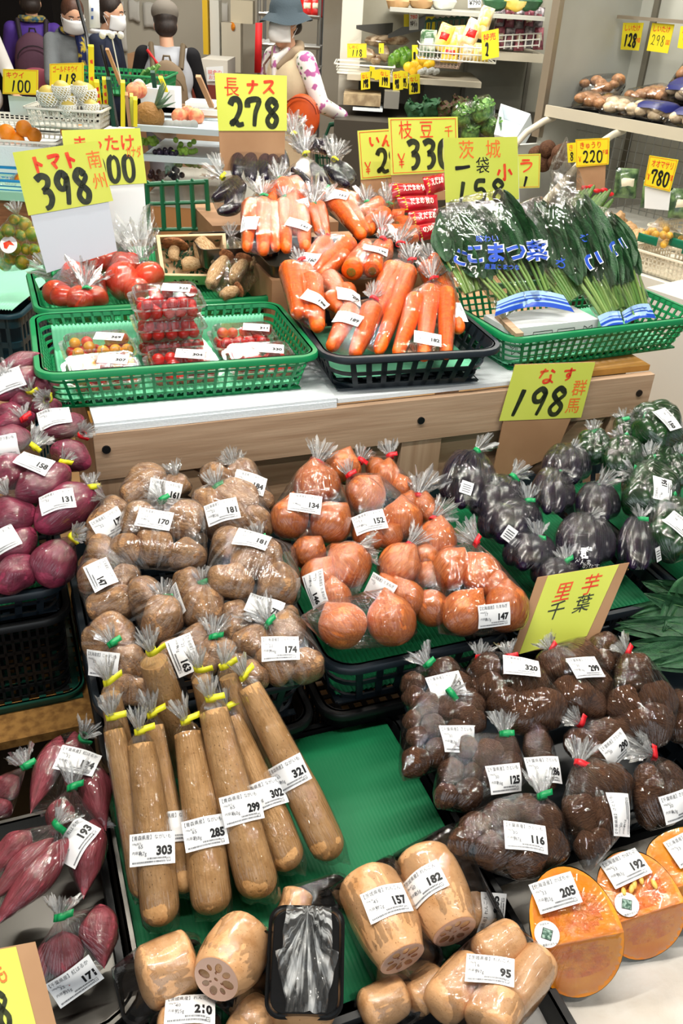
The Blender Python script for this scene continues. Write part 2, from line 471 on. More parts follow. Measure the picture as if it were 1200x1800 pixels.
# ---------------------------------------------------------------- baskets
def rrect(hx,hy,r,n=5):
    """points round a rounded rectangle, counter-clockwise, with their outward normals"""
    out=[]
    for cx,cy,a0 in ((hx-r,-hy+r,-90),(hx-r,hy-r,0),(-hx+r,hy-r,90),(-hx+r,-hy+r,180)):
        for k in range(n+1):
            a=math.radians(a0+90*k/n)
            out.append((cx+r*math.cos(a),cy+r*math.sin(a)))
    return out
def basket(name,cu,cv,z0,z1,hu,hv,rot,m,label,cat,inset=0.022,bands=None,pitch=0.028,barw=0.008,rim=0.012,holes_floor=True,group=None,M=None,th=0.004,solid=False,r=0.035):
    """open tray with pierced walls: cu, cv centre; hu, hv half sizes at the rim; bands = solid horizontal bands as height fractions"""
    h=z1-z0
    if M is None:M=Matrix.Translation(W(cu,cv,z0)) @ Matrix.Rotation(TA+math.radians(rot),4,'Z')
    mb=MB()
    def ring(f,off=0.0):
        k=inset*(1-f)
        return [Vector((x,y,h*f)) for x,y in rrect(hu-k+off,hv-k+off,r)]
    def band(f0,f1,t=th):
        A,B,C,D=ring(f0),ring(f1),ring(f1,-t),ring(f0,-t)
        n=len(A); vs=A+B+C+D; fs=[]
        for i in range(n):
            j=(i+1) % n
            fs+=[(i,j,n+j,n+i),(n+i,n+j,2*n+j,2*n+i),(2*n+i,2*n+j,3*n+j,3*n+i),(3*n+i,3*n+j,j,i)]
        mb.add(vs,fs)
    for f0,f1 in (bands or [(0,1)]):band(f0,f1)
    # rolled rim
    A=[Vector((p.x,p.y,h)) for p in ring(1.0)]
    prof=[(-th,-rim),(-th,0),(rim*.8,0.0),(rim,-rim*.3),(rim,-rim),(rim*.75,-rim),(rim*.75,-rim*.3),(0,-rim*.3),(0,-rim)]
    pts=rrect(hu,hv,r); n=len(pts)
    rows=[]
    for ox,oz in prof:
        rows.append([Vector((x,y,h+oz)) for x,y in rrect(hu+ox,hv+ox,r+ox)])
    vs=[p for rw in rows for p in rw]; fs=[]
    for a in range(len(rows)):
        b=(a+1) % len(rows)
        for i in range(n):
            j=(i+1) % n
            fs.append((a*n+i,a*n+j,b*n+j,b*n+i))
    mb.add(vs,fs)
    # upright bars
    if not solid:
        lo,hi=0.0,1.0
        for sgn,ax in ((-1,'y'),(1,'y'),(-1,'x'),(1,'x')):
            ln=(hu if ax=='y' else hv)-r
            k=max(2,int(2*ln/pitch))
            for i in range(k+1):
                s=-ln+2*ln*i/k
                bot,top=[],[]
                for f,lst in ((lo,bot),(hi,top)):
                    ins=inset*(1-f)
                    d=(hv if ax=='y' else hu)-ins
                    ss=s*(1-ins/((hu if ax=='y' else hv)))
                    for da,dd in ((-barw/2,0),(barw/2,0),(barw/2,-th),(-barw/2,-th)):
                        lst.append(Vector((ss+da,sgn*(d+dd),h*f)) if ax=='y' else Vector((sgn*(d+dd),ss+da,h*f)))
                mb.hexa(bot,top)
    # floor
    bx,by=hu-inset,hv-inset
    if holes_floor:
        for i in range(int(2*bx/0.03)+1):
            x=-bx+0.03*i
            mb.box((x,-by+.004,0.0),(min(x+0.012,bx),by-.004,0.003))
        for i in range(int(2*by/0.03)+1):
            y=-by+0.03*i
            mb.box((-bx+.004,y,0.0005),(bx-.004,min(y+0.012,by),0.0035))
    else:
        A=[Vector((x,y,0.0)) for x,y in rrect(bx,by,r)]
        mb.add(A+[p+Z3*.003 for p in A],[tuple(range(len(A)))[::-1],tuple(len(A)+i for i in range(len(A)))])
    mb.v=[M @ p for p in mb.v]
    o=mb.build(name,m,None,M=M)
    return tag(o,label,cat,group)
def liner(M,hx,hy,z,label,m=MATG,amp=0.0022,pitch=0.009,curl=None,along='x',name='foam_liner'):
    """ribbed foam sheet lying in a basket; curl = (side length turned up at the back, height)"""
    mb=MB()
    nx=int(2*hx/pitch)*4; ny=8
    rows=[]
    path=[(-hy+2*hy*j/ny,0.0) for j in range(ny+1)]
    if curl:
        ln,ht=curl
        path+=[(hy+ln*j/4,ht*(j/4)**0.8) for j in range(1,5)]
    for y,dz in path:
        rows.append([Vector((-hx+2*hx*i/nx,y,z+dz+amp*math.sin(i*math.pi/2)+(0.004 if not curl else 0)*math.sin(3*y/hy+i*.02))) for i in range(nx+1)])
    if along=='y':
        rows=[[Vector((p.y*hx/hy,p.x*hy/hx,p.z)) for p in rw] for rw in rows]
    vs=[M @ p for rw in rows for p in rw]; n=nx+1
    fs=[(j*n+i,j*n+i+1,(j+1)*n+i+1,(j+1)*n+i) for j in range(len(rows)-1) for i in range(nx)]
    mb.add(vs,fs)
    o=mb.build(name,m,None,M=M)
    sol=o.modifiers.new('thickness','SOLIDIFY'); sol.thickness=0.0015; sol.offset=1
    return tag(o,label,'liner')
def BM(cu,cv,z,rot):return Matrix.Translation(W(cu,cv,z)) @ Matrix.Rotation(TA+math.radians(rot),4,'Z')

GRID=[(0,.06),(.19,.23),(.36,.40),(.52,.56),(.68,.74),(.90,1)]
basket('plastic_basket',0.200,0.204,0.8075,0.893,0.272,0.17,-2,GREEN,'wide green plastic basket holding packs of cherry tomatoes','basket',bands=GRID,pitch=0.021,barw=0.006)
liner(BM(0.200,0.204,0,-2),0.24,0.14,0.817,'pale green ribbed foam sheet under the cherry tomato packs',curl=(0.012,0.055))
basket('plastic_basket',0.692,0.163,0.807,0.895,0.195,0.185,-5,BLACKP,'blue-black plastic basket heaped with bagged carrots','basket',bands=[(0,.16),(.40,.50),(.74,1)],pitch=0.036,barw=0.012,inset=0.03,r=0.05)
liner(BM(0.692,0.163,0,-5),0.165,0.15,0.835,'pale green ribbed foam sheet under the heaped carrots',along='y')
basket('plastic_basket',1.195,0.215,0.8015,0.895,0.285,0.18,4,GREEN,'wide green plastic basket holding upright bags of komatsuna greens','basket',bands=GRID,pitch=0.021,barw=0.006,inset=0.03)
liner(BM(1.185,0.215,0,4),0.25,0.14,0.815,'pale green ribbed foam sheet under the komatsuna bags')
basket('plastic_basket',0.235,0.66,0.8015,0.865,0.285,0.16,0,GREEN,'shallow green plastic tray holding bagged large tomatoes and mushrooms','basket',bands=[(0,.3),(.8,1)],pitch=0.03,barw=0.01,holes_floor=False)
liner(BM(0.235,0.66,0,0),0.25,0.12,0.812,'bright green ribbed foam sheet turned up behind the tomato bags',m=mat('bright_green_foam',(60,178,116),0.6,0.3),curl=(0.05,0.10))

# the lower tier: three crates in front of the planks, and what carries them
HOLES=[(0,.14),(.42,.52),(.76,1)]
basket('vegetable_crate',0.100,-0.305,0.472,0.575,0.170,0.258,0,BLACKP,'blue-black plastic crate heaped with bagged potatoes','crate',bands=HOLES,pitch=0.036,barw=0.012,inset=0.02,r=0.05)
basket('vegetable_crate',0.470,-0.305,0.472,0.575,0.170,0.258,0,BLACKP,'blue-black plastic crate heaped with bagged onions','crate',bands=HOLES,pitch=0.036,barw=0.012,inset=0.02,r=0.05)
liner(BM(0.470,-0.305,0,0),0.145,0.225,0.484,'deep green foam sheet under the onion bags',m=MATG2)
basket('vegetable_crate',0.842,-0.305,0.472,0.575,0.170,0.258,0,BLACKP,'blue-black plastic crate heaped with bagged eggplants','crate',bands=HOLES,pitch=0.036,barw=0.012,inset=0.02,r=0.05)
liner(BM(0.842,-0.305,0,0),0.145,0.225,0.545,'deep green foam sheet showing beside the eggplant bags',m=MATG2)
basket('vegetable_crate',1.215,-0.305,0.472,0.575,0.170,0.258,0,BLACKP,'blue-black plastic crate heaped with bagged green peppers','crate',bands=HOLES,pitch=0.036,barw=0.012,inset=0.02,r=0.05)
liner(BM(1.215,-0.305,0,0),0.145,0.225,0.545,'deep green foam sheet under the green pepper bags',m=MATG2)
for u in (0.10,0.47,0.842,1.215):
    basket('stacking_crate',u,-0.305,0.19,0.47,0.169,0.255,0,BLACK,'black stacking crate carrying the %s crate' % {0.10:'potato',0.47:'onion',0.842:'eggplant',1.215:'green pepper'}[u],'crate',bands=[(0,.12),(.3,.36),(.55,.6),(.85,1)],inset=0.01,group='black crates under the lower tier')
# front tier
basket('display_tray',0.165,-0.785,0.36,0.43,0.262,0.24,0,BLACK,'wide black tray lined with deep green sheet holding the bagged yams','tray',solid=True,inset=0.01,holes_floor=False)
liner(BM(0.165,-0.785,0,0),0.245,0.225,0.425,'deep green ribbed sheet lying under the leaning yams',m=MATG2,amp=0.0003,pitch=0.006)
basket('vegetable_crate',0.650,-0.715,0.385,0.47,0.200,0.185,0,BLACKP,'blue-black plastic crate heaped with bagged taro roots','crate',bands=HOLES,pitch=0.036,barw=0.012,inset=0.02,r=0.05,holes_floor=False)
basket('vegetable_crate',1.06,-0.715,0.385,0.47,0.190,0.185,0,BLACKP,'blue-black plastic crate beside the taro crate holding leafy greens','crate',bands=HOLES,pitch=0.036,barw=0.012,inset=0.02,r=0.05,holes_floor=False)
basket('metal_tray',-0.335,-0.775,0.405,0.445,0.25,0.175,0,STEEL,'stainless steel tray of bagged slender sweet potatoes','tray',solid=True,inset=0.012,holes_floor=False,rim=0.007,r=0.06)
basket('display_tray',0.165,-1.215,0.36,0.42,0.262,0.18,0,BLACK,'black tray of wrapped lotus roots','tray',solid=True,inset=0.01,holes_floor=False)
for (a,b,c,d),nm in (((-0.60,1.30,-1.45,-0.585),'black front counter under the yam, taro and lotus displays'),):
    o=part_box('front_counter',a,b,c,d,0.0,0.359,BLACK,None); tag(o,nm,'counter')
q=MB()
n=26
gx=[[W(0.36+0.62*i/n,-1.45+0.55*j/n,0.385+0.0035*noise.noise((i*.35,j*.35,3))+0.002*noise.noise((i*.9,j*.9,8))) for i in range(n+1)] for j in range(n+1)]
q.add([p for rw in gx for p in rw],[(j*(n+1)+i,j*(n+1)+i+1,(j+1)*(n+1)+i+1,(j+1)*(n+1)+i) for i in range(n) for j in range(n)])
o=q.build('paper_sheet',mat('crumpled_white_paper',(228,224,218),0.6,0.3,rgb2=(206,198,186),nscale=7,bump=0.5,bscale=26),None)
sl=o.modifiers.new('thickness','SOLIDIFY'); sl.thickness=0.002
tag(o,'crumpled white paper spread under the pumpkin wedges','paper')
o=part_box('paper_board',0.37,0.97,-1.44,-0.91,0.3595,0.380,BLACK,None); tag(o,'low black board under the crumpled white paper','board')

# tall crate, board and basket at the near end of the table
o=part_box('chipboard_shelf',-0.75,-0.06,-0.375,0.10,0.372,0.39,mat('chipboard',(150,110,58),0.7,0.2,rgb2=(112,78,38),nscale=60),None); tag(o,'brown chipboard shelf under the dark crate of sweet potatoes','shelf')
o=part_box('shelf_support',-0.72,-0.08,-0.33,0.06,0.0,0.371,BLACK,None); tag(o,'black box carrying the chipboard shelf','box')
basket('stacking_crate',-0.335,-0.11,0.391,0.575,0.235,0.175,0,BLACK,'tall black mesh crate below the basket of plump sweet potatoes','crate',bands=[(0,.05),(.15,.19),(.3,.34),(.45,.49),(.6,.64),(.75,.79),(.9,1)],pitch=0.014,barw=0.005,inset=0.006)
basket('crate_base',-0.335,-0.115,0.3905,0.408,0.250,0.19,0,DKGREEN,'dark green rim of a crate lying on the chipboard shelf','crate',solid=True,inset=0.0,rim=0.004)
o=part_box('raised_box',-0.50,-0.13,-0.06,0.05,0.581,0.68,CARD,None); tag(o,'brown carton inside the basket under the heaped sweet potatoes','carton')
o=part_box('raised_box',-0.50,-0.10,0.102,0.34,0.0,0.79,CARD,None); tag(o,'tall brown carton behind the basket of sweet potatoes','carton')
basket('vegetable_crate',-0.335,-0.11,0.577,0.64,0.237,0.177,0,BLACKP,'blue-black basket heaped with bagged plump sweet potatoes','crate',bands=[(0,.14),(.42,.52),(.8,1)],pitch=0.036,barw=0.012,inset=0.01)
liner(BM(-0.335,-0.11,0,0),0.21,0.15,0.59,'green foam sheet under the plump sweet potatoes',m=MATG2)

# ---------------------------------------------------------------- vegetables: shared meshes, unit size
def blob(name,m,seed,sub=4,amp=0.08,fr=1.6,fine=0.0,shape=None):
    """lumpy ball of radius 1; shape(p) bends it into the vegetable"""
    bm=bmesh.new()
    bmesh.ops.create_icosphere(bm,subdivisions=sub,radius=1)
    s=Vector((seed*3.7,seed*1.3,seed*5.1))
    for v in bm.verts:
        p=v.co.copy()
        k=1+amp*noise.noise(p*fr+s)+fine*noise.noise(p*7+s)
        q=p*k
        v.co=shape(q) if shape else q
    me=bpy.data.meshes.new(name); bm.to_mesh(me); bm.free()
    me.materials.append(m)
    me.polygons.foreach_set('use_smooth',[True]*len(me.polygons))
    return me
def rod(name,m,prof,seed=0,nu=20,nv=28,amp=0.03,bend=0.0,fr=3.0,mats2=None):
    """long vegetable along x from 0 to 1 with unit radius: prof(t) gives the radius"""
    vs,fs=[],[]
    s=Vector((seed*2.3,seed*4.1,0))
    for j in range(nv+1):
        t=j/nv
        t=0.5-0.5*math.cos(math.pi*t)
        for i in range(nu):
            a=2*math.pi*i/nu
            n=noise.noise(Vector((math.cos(a)*1.2,math.sin(a)*1.2,t*fr))+s)
            r=prof(t)*(1+amp*n)
            vs.append(Vector((t,math.cos(a)*r+bend*math.sin(math.pi*t),math.sin(a)*r+bend*.4*noise.noise(Vector((t*2,seed,0))))))
    for j in range(nv):
        for i in range(nu):
            i2=(i+1) % nu
            fs.append((j*nu+i,j*nu+i2,(j+1)*nu+i2,(j+1)*nu+i))
    fs.append(tuple(range(nu-1,-1,-1))); fs.append(tuple(nv*nu+i for i in range(nu)))
    me=bpy.data.meshes.new(name); me.from_pydata(vs,[],fs)
    me.materials.append(m)
    smooth_mesh(me,50)
    return me
POTM=mat('potato_skin',(180,138,96),0.6,0.3,rgb2=(132,92,62),nscale=2.2,ramp=(.35,.7),spots=((92,62,42),3.6,0.13),bump=0.5,bscale=8,rnd=0.12)
ONIM=mat('onion_skin',(216,126,64),0.28,0.5,rgb2=(180,84,38),nscale=2.0,stretch=(.6,7,7),ramp=(0.35,0.7),bump=0.12,bscale=4,rnd=0.14,coat=0.15)
EGGM=mat('eggplant_skin',(20,14,34),0.2,0.5,rgb2=(30,16,42),nscale=2,rnd=0.1)
CALM=mat('eggplant_calyx',(58,74,48),0.5,0.4)
PEPM=mat('green_pepper_skin',(24,70,30),0.22,0.6,rgb2=(14,48,24),nscale=1.6,coat=0.3,rnd=0.15)
TARM=mat('taro_skin',(112,78,56),0.85,0.2,rgb2=(78,50,36),nscale=3.5,stretch=(6,1,1),ramp=(0.35,0.65),bump=0.7,bscale=6,rnd=0.2)
SWEM=mat('sweet_potato_skin',(150,56,84),0.45,0.4,rgb2=(120,42,66),nscale=2.2,spots=((90,60,50),3.0,0.07),bump=0.25,bscale=5,rnd=0.12)
SWEM2=mat('slender_sweet_potato_skin',(150,66,78),0.5,0.4,rgb2=(118,50,58),nscale=2.2,spots=((96,62,46),2.5,0.07),bump=0.25,bscale=5,rnd=0.12)
CARM=mat('carrot_skin',(246,110,18),0.42,0.45,rgb2=(232,88,10),nscale=2.0,stretch=(14,1,1),bump=0.15,bscale=4,rnd=0.07,sss=0.1)
CARTOP=mat('carrot_crown',(120,110,40),0.7,0.2,rgb2=(160,96,30),nscale=4)
YAMM=mat('yam_skin',(206,160,108),0.55,0.35,rgb2=(184,138,86),nscale=1.6,stretch=(6,1,1),spots=((120,84,48),5.0,0.16),bump=0.2,bscale=7,rnd=0.06)
YAMCUT=mat('yam_cut_end',(216,172,112),0.8,0.2,rgb2=(186,136,80),nscale=20,bump=0.6,bscale=40)
TOMM=mat('tomato_skin',(222,66,42),0.2,0.5,rgb2=(228,108,64),nscale=1.1,ramp=(0.45,0.8),coat=0.3,rnd=0.12)
CHEM=mat('cherry_tomato_skin',(208,32,22),0.12,0.6,coat=0.4,rnd=0.12)
MIXM=mat('yellow_tomato_skin',(232,160,40),0.12,0.6,coat=0.4,rnd=0.12)
LOTM=mat('lotus_root_skin',(220,170,122),0.3,0.5,rgb2=(190,136,84),nscale=1.6,ramp=(0.45,0.75),stretch=(3,1,1),coat=.3,spots=((150,100,60),8.0,0.17),bump=0.1,bscale=8,rnd=0.05)
LOTCUT=mat('lotus_root_flesh',(232,196,176),0.35,0.45,rgb2=(222,180,156),nscale=5)
LOTHOLE=mat('lotus_root_channel',(140,70,52),0.5,0.4,rgb2=(176,112,88),nscale=5)

def onion_shape(p):
    r=math.hypot(p.y,p.z)
    x=p.x
    if x>0.86:x=0.86+(x-0.86)*(1.0+1.6*(1-min(1,r/0.5)))
    return Vector((x*0.92,p.y,p.z))
POTATOES=[blob('potato',POTM,i,4,0.28,1.1,0.02) for i in range(4)]
ONIONS=[blob('onion',ONIM,10+i,4,0.10,1.0,0.0,onion_shape) for i in range(3)]
TAROS=[blob('taro_root',TARM,20+i,4,0.22,1.3,0.05) for i in range(4)]
PEPPERS=[blob('green_pepper',PEPM,30+i,4,0.10,1.2,0.0,lambda p:Vector((p.x,p.y*(1+.14*math.cos(3*math.atan2(p.z,p.y))),p.z*(1+.14*math.cos(3*math.atan2(p.z,p.y)))))) for i in range(3)]
def sp_prof(t):return max(0.02,math.sin(math.pi*min(1,max(0,t)))**0.55)*(1-.12*t)
SWEETS=[rod('sweet_potato',SWEM,sp_prof,40+i,20,24,0.25,0.06*(-1)**i) for i in range(3)]
def slim_prof(t):return max(0.03,(math.sin(math.pi*t**1.35)**0.75))*1.0 if t<.995 else .03
SLIMS=[rod('sweet_potato',SWEM2,slim_prof,50+i,20,26,0.22,0.08*(-1)**i) for i in range(3)]
def carrot_prof(t):return (min(1,(t/.05))**.5 if t<.05 else 1)*(1-.48*t**1.2)*(1 if t<.93 else math.sqrt(max(0,1-((t-.93)/.07)**2))*.98+.02)
CARROTS=[rod('carrot',CARM,carrot_prof,60+i,18,30,0.07,0.05*(-1)**i,6) for i in range(3)]
def yam_prof(t):return (0.72+0.28*min(1,t*1.5))*(1 if t<.90 else math.sqrt(max(0,1-((t-.90)/.10)**2))*.97+.03)
YAMS=[rod('yam',YAMM,yam_prof,70+i,24,34,0.07,0.10*(-1)**i,4) for i in range(3)]
def egg_prof(t):return max(.03,(math.sin(math.pi*(0.08+.90*t)**.9)**.6)*(0.72+.36*t))
EGGS=[rod('eggplant',EGGM,egg_prof,80+i,18,22,0.06,0.05*(-1)**i) for i in range(2)]
def longegg_prof(t):return max(.03,(math.sin(math.pi*(0.06+.92*t))**.45)*(0.8+.2*t))
LONGEGGS=[rod('long_eggplant',EGGM,longegg_prof,90+i,18,26,0.05,0.12*(-1)**i) for i in range(2)]
TOMATOES=[blob('tomato',TOMM,100+i,4,0.08,1.2,0,lambda p:Vector((p.x,p.y,p.z*.86))) for i in range(2)]
CHERRY=[blob('cherry_tomato',CHEM,110,3,0.03),blob('cherry_tomato',MIXM,111,3,0.03)]
KIND={'potato':POTATOES,'onion':ONIONS,'taro_root':TAROS,'green_pepper':PEPPERS,'tomato':TOMATOES,'sweet_potato':SWEETS,'slim':SLIMS,'carrot':CARROTS,'yam':YAMS,'eggplant':EGGS,'long_eggplant':LONGEGGS}
NAMES={'slim':'sweet_potato'}
def fib(n):
    g=math.pi*(3-5**.5)
    return [Vector((math.sqrt(1-z*z)*math.cos(i*g),math.sqrt(1-z*z)*math.sin(i*g),z)) for i in range(n) for z in (1-2*(i+.5)/n,)]
FIB=fib(110)
_SUP={}
def support(me,long=False):
    """the outermost vertices of a shared vegetable mesh"""
    if me.name not in _SUP:
        co=[v.co.copy() for v in me.vertices]
        ids=set()
        for d in FIB:
            ids.add(max(range(len(co)),key=lambda i:co[i].dot(d)))
        if long:
            for t in (.1,.3,.5,.7,.9):
                for k in range(10):
                    a=k*math.pi/5
                    ids.add(max((i for i in range(len(co)) if abs(co[i].x-t)<.06),key=lambda i:co[i].y*math.cos(a)+co[i].z*math.sin(a)))
        _SUP[me.name]=[co[i] for i in ids]
    return _SUP[me.name]
_n=[0]
def veg(kind,parent,M,k=None):
    me=KIND[kind][(_n[0] if k is None else k) % len(KIND[kind])]; _n[0]+=1
    o=bpy.data.objects.new(NAMES.get(kind,kind),me)
    return put(o,parent,M)
def img_dir(p,ang):
    """world direction that runs at this angle in the frame (0 = to the right, 90 = upwards), at right angles to the view of p"""
    a=math.radians(ang)
    w=(p-EYE).normalized()
    d=RX*math.cos(a)-DN*math.sin(a)
    return (d-w*d.dot(w)).normalized()
def round_veg(kind,parent,p,r,asp=1.0,ang=0.0,k=None):
    x=img_dir(p,ang); z=-(p-EYE).normalized()
    M=frame(x,z.cross(x),p) @ Matrix.Rotation(random.uniform(0,6.28),4,'X') @ Matrix.Diagonal((r*asp,r*random.uniform(.93,1.02),r*random.uniform(.93,1.05),1))
    o=veg(kind,parent,M,k)
    return [M @ c for c in support(o.data)]
def long_veg(kind,parent,a,b,r,k=None,prof=None):
    x=(b-a); L=x.length
    up=(EYE-a).normalized()
    y=up.cross(x.normalized()).normalized()
    M=frame(x,y,a) @ Matrix.Rotation(random.uniform(-.5,.5),4,'X') @ Matrix.Diagonal((L,r,r,1))
    o=veg(kind,parent,M,k)
    if kind=='carrot':
        q=MB(); q.sphere((0,0,0),1,12,6,(.06*r,.42*r,.42*r)); q.v=[frame(x,y,a) @ p for p in q.v]; q.build('crown',CARTOP,o)
    return [M @ c for c in support(o.data,True)]

# ---------------------------------------------------------------- bags, ties and price labels
FILM=film_mat('clear_bag_film',0.014,0.24,0.05,wr=0.9)
FILM_DULL=film_mat('hazy_bag_film',0.05,0.42,0.12,wr=0.8)
FILM_CRISP=film_mat('crisp_bag_film',0.004,0.22,0.035,wr=1.0,scale=22,k=1.25)
TUFTF=film_mat('gathered_bag_film',0.26,0.65,0.12,wr=0.6,scale=60)
WRAPF=film_mat('tight_wrap_film',0.006,0.006,0.05,wr=0.25,scale=14)
def hull_bvh(pts):
    bm=bmesh.new()
    for p in pts:bm.verts.new(p)
    r=bmesh.ops.convex_hull(bm,input=bm.verts)
    bmesh.ops.triangulate(bm,faces=bm.faces)
    bv=BVHTree.FromBMesh(bm); bm.free()
    return bv
def film(parent,pts,tie,m,pleat=0.05,nu=56,nv=34,grow=1.015,seed=0,crush=0.02):
    """the film drawn tight over what is inside, gathered at the tie; object origin at the tie, z away from the goods"""
    c=sum(pts,Vector())/len(pts)
    bv=hull_bvh(list(pts)+[tie])
    ax=(tie-c).normalized()
    x=ax.orthogonal().normalized(); y=ax.cross(x)
    D=(tie-c).length
    rows=[]
    for j in range(nv+1):
        f=j/nv
        ph=math.pi*f**1.25
        row=[]
        for i in range(nu):
            th=2*math.pi*i/nu
            d=ax*math.cos(ph)+(x*math.cos(th)+y*math.sin(th))*math.sin(ph)
            h=bv.ray_cast(c,d)[0]
            if h is None:
                h2=bv.ray_cast(c+d*2,-d)[0]; h=h2 if h2 is not None else c+d*D*.5
            row.append((h-c).length)
        rows.append(row)
    for _ in range(2):
        R2=[r[:] for r in rows]
        for j in range(2,nv):
            for i in range(nu):
                R2[j][i]=max(rows[j][i]*.998,.5*rows[j][i]+.125*(rows[j-1][i]+rows[j+1][i]+rows[j][i-1]+rows[j][(i+1) % nu]))
        rows=R2
    vs=[]
    for j in range(nv+1):
        ph=math.pi*(j/nv)**1.25
        for i in range(nu):
            th=2*math.pi*i/nu
            d=ax*math.cos(ph)+(x*math.cos(th)+y*math.sin(th))*math.sin(ph)
            near=max(0.0,1-ph/1.5)
            pl=noise.noise(Vector((math.cos(th)*6,math.sin(th)*6,seed+ph*.6)))
            cr=abs(noise.noise(d*3.2+Vector((seed,0,0))))+.6*abs(noise.noise(d*7+Vector((0,seed,0))))
            k=grow+pleat*pl*near*(1 if j else 0)+crush*abs(cr)
            vs.append(c+d*rows[j][i]*k)
    fs=[(j*nu+i,(j+1)*nu+i,(j+1)*nu+(i+1) % nu,j*nu+(i+1) % nu) for j in range(nv) for i in range(nu)]
    mb=MB(); mb.add(vs,fs)
    M=Matrix.Translation(tie) @ Matrix((x,y,ax)).transposed().to_4x4()
    o=mb.build('film',m,parent,M=M)
    o.data.polygons.foreach_set('use_smooth',[True]*len(o.data.polygons))
    return o,BVHTree.FromPolygons(vs,fs)
def tuft(parent,tie,d,ln,m=TUFTF,spread=0.92,seed=0,name='gathered_end'):
    """the gathered, fanned-out end of the bag beyond the tie"""
    d=d.normalized(); x=d.orthogonal().normalized(); y=d.cross(x)
    nu,nv=44,6
    vs=[]
    for j in range(nv+1):
        f=j/nv
        for i in range(nu):
            th=2*math.pi*i/nu
            n=noise.noise(Vector((math.cos(th)*2.2,math.sin(th)*2.2,seed)))
            n2=noise.noise(Vector((math.cos(th)*5,math.sin(th)*5,seed+4)))
            r=0.0045+(ln*spread*(0.62+0.55*n))*f**1.15*(1+.5*n2)
            h=ln*f*(1+.45*n2)-ln*.25*f*f*abs(n)
            vs.append(tie+d*h+(x*math.cos(th)+y*math.sin(th))*r)
    mb=MB(); mb.add(vs,[(j*nu+i,j*nu+(i+1) % nu,(j+1)*nu+(i+1) % nu,(j+1)*nu+i) for j in range(nv) for i in range(nu)])
    # inner leaf of the same bag end
    vs2=[tie+(p-tie)*.8+d*ln*.12*math.sin(i*2.1) for i,p in enumerate(vs)]
    mb.add(vs2,[(j*nu+i,j*nu+(i+1) % nu,(j+1)*nu+(i+1) % nu,(j+1)*nu+i) for j in range(nv) for i in range(nu)])
    M=Matrix.Translation(tie) @ Matrix((x,y,d)).transposed().to_4x4()
    o=mb.build(name,m,parent,M=M)
    o.data.polygons.foreach_set('use_smooth',[True]*len(o.data.polygons))
    return o
def tape_tie(parent,tie,d,col,w=0.009,flag=0.016,ang=0.0):
    d=d.normalized(); view=(EYE-tie).normalized()
    side=d.cross(view).normalized(); fr=side.cross(d)
    side=(side*math.cos(ang)+d*math.sin(ang))
    mb=MB(); n=14
    for s0,rr in ((0,.0068),):
        vs=[]
        for h in (-w/2,w/2):
            for i in range(n):
                a=2*math.pi*i/n
                vs.append(tie+d*h+(side*math.cos(a)*1.15+fr*math.sin(a))*rr)
        mb.add(vs,[(i,(i+1) % n,n+(i+1) % n,n+i) for i in range(n)])
    base=tie+fr*.0062
    vs=[]
    for i in range(7):
        t=i/6
        p=base+side*(-.004+(flag+.004)*t)+fr*(.0022*math.sin(t*5))+d*(.003*t)
        vs+=[p-d*w/2,p+d*w/2]
    mb.add(vs,[(2*i,2*i+2,2*i+3,2*i+1) for i in range(6)])
    o=mb.build('tape_tie',TAPES[col][0],parent)
    s=o.modifiers.new('thickness','SOLIDIFY'); s.thickness=.0006
    return o
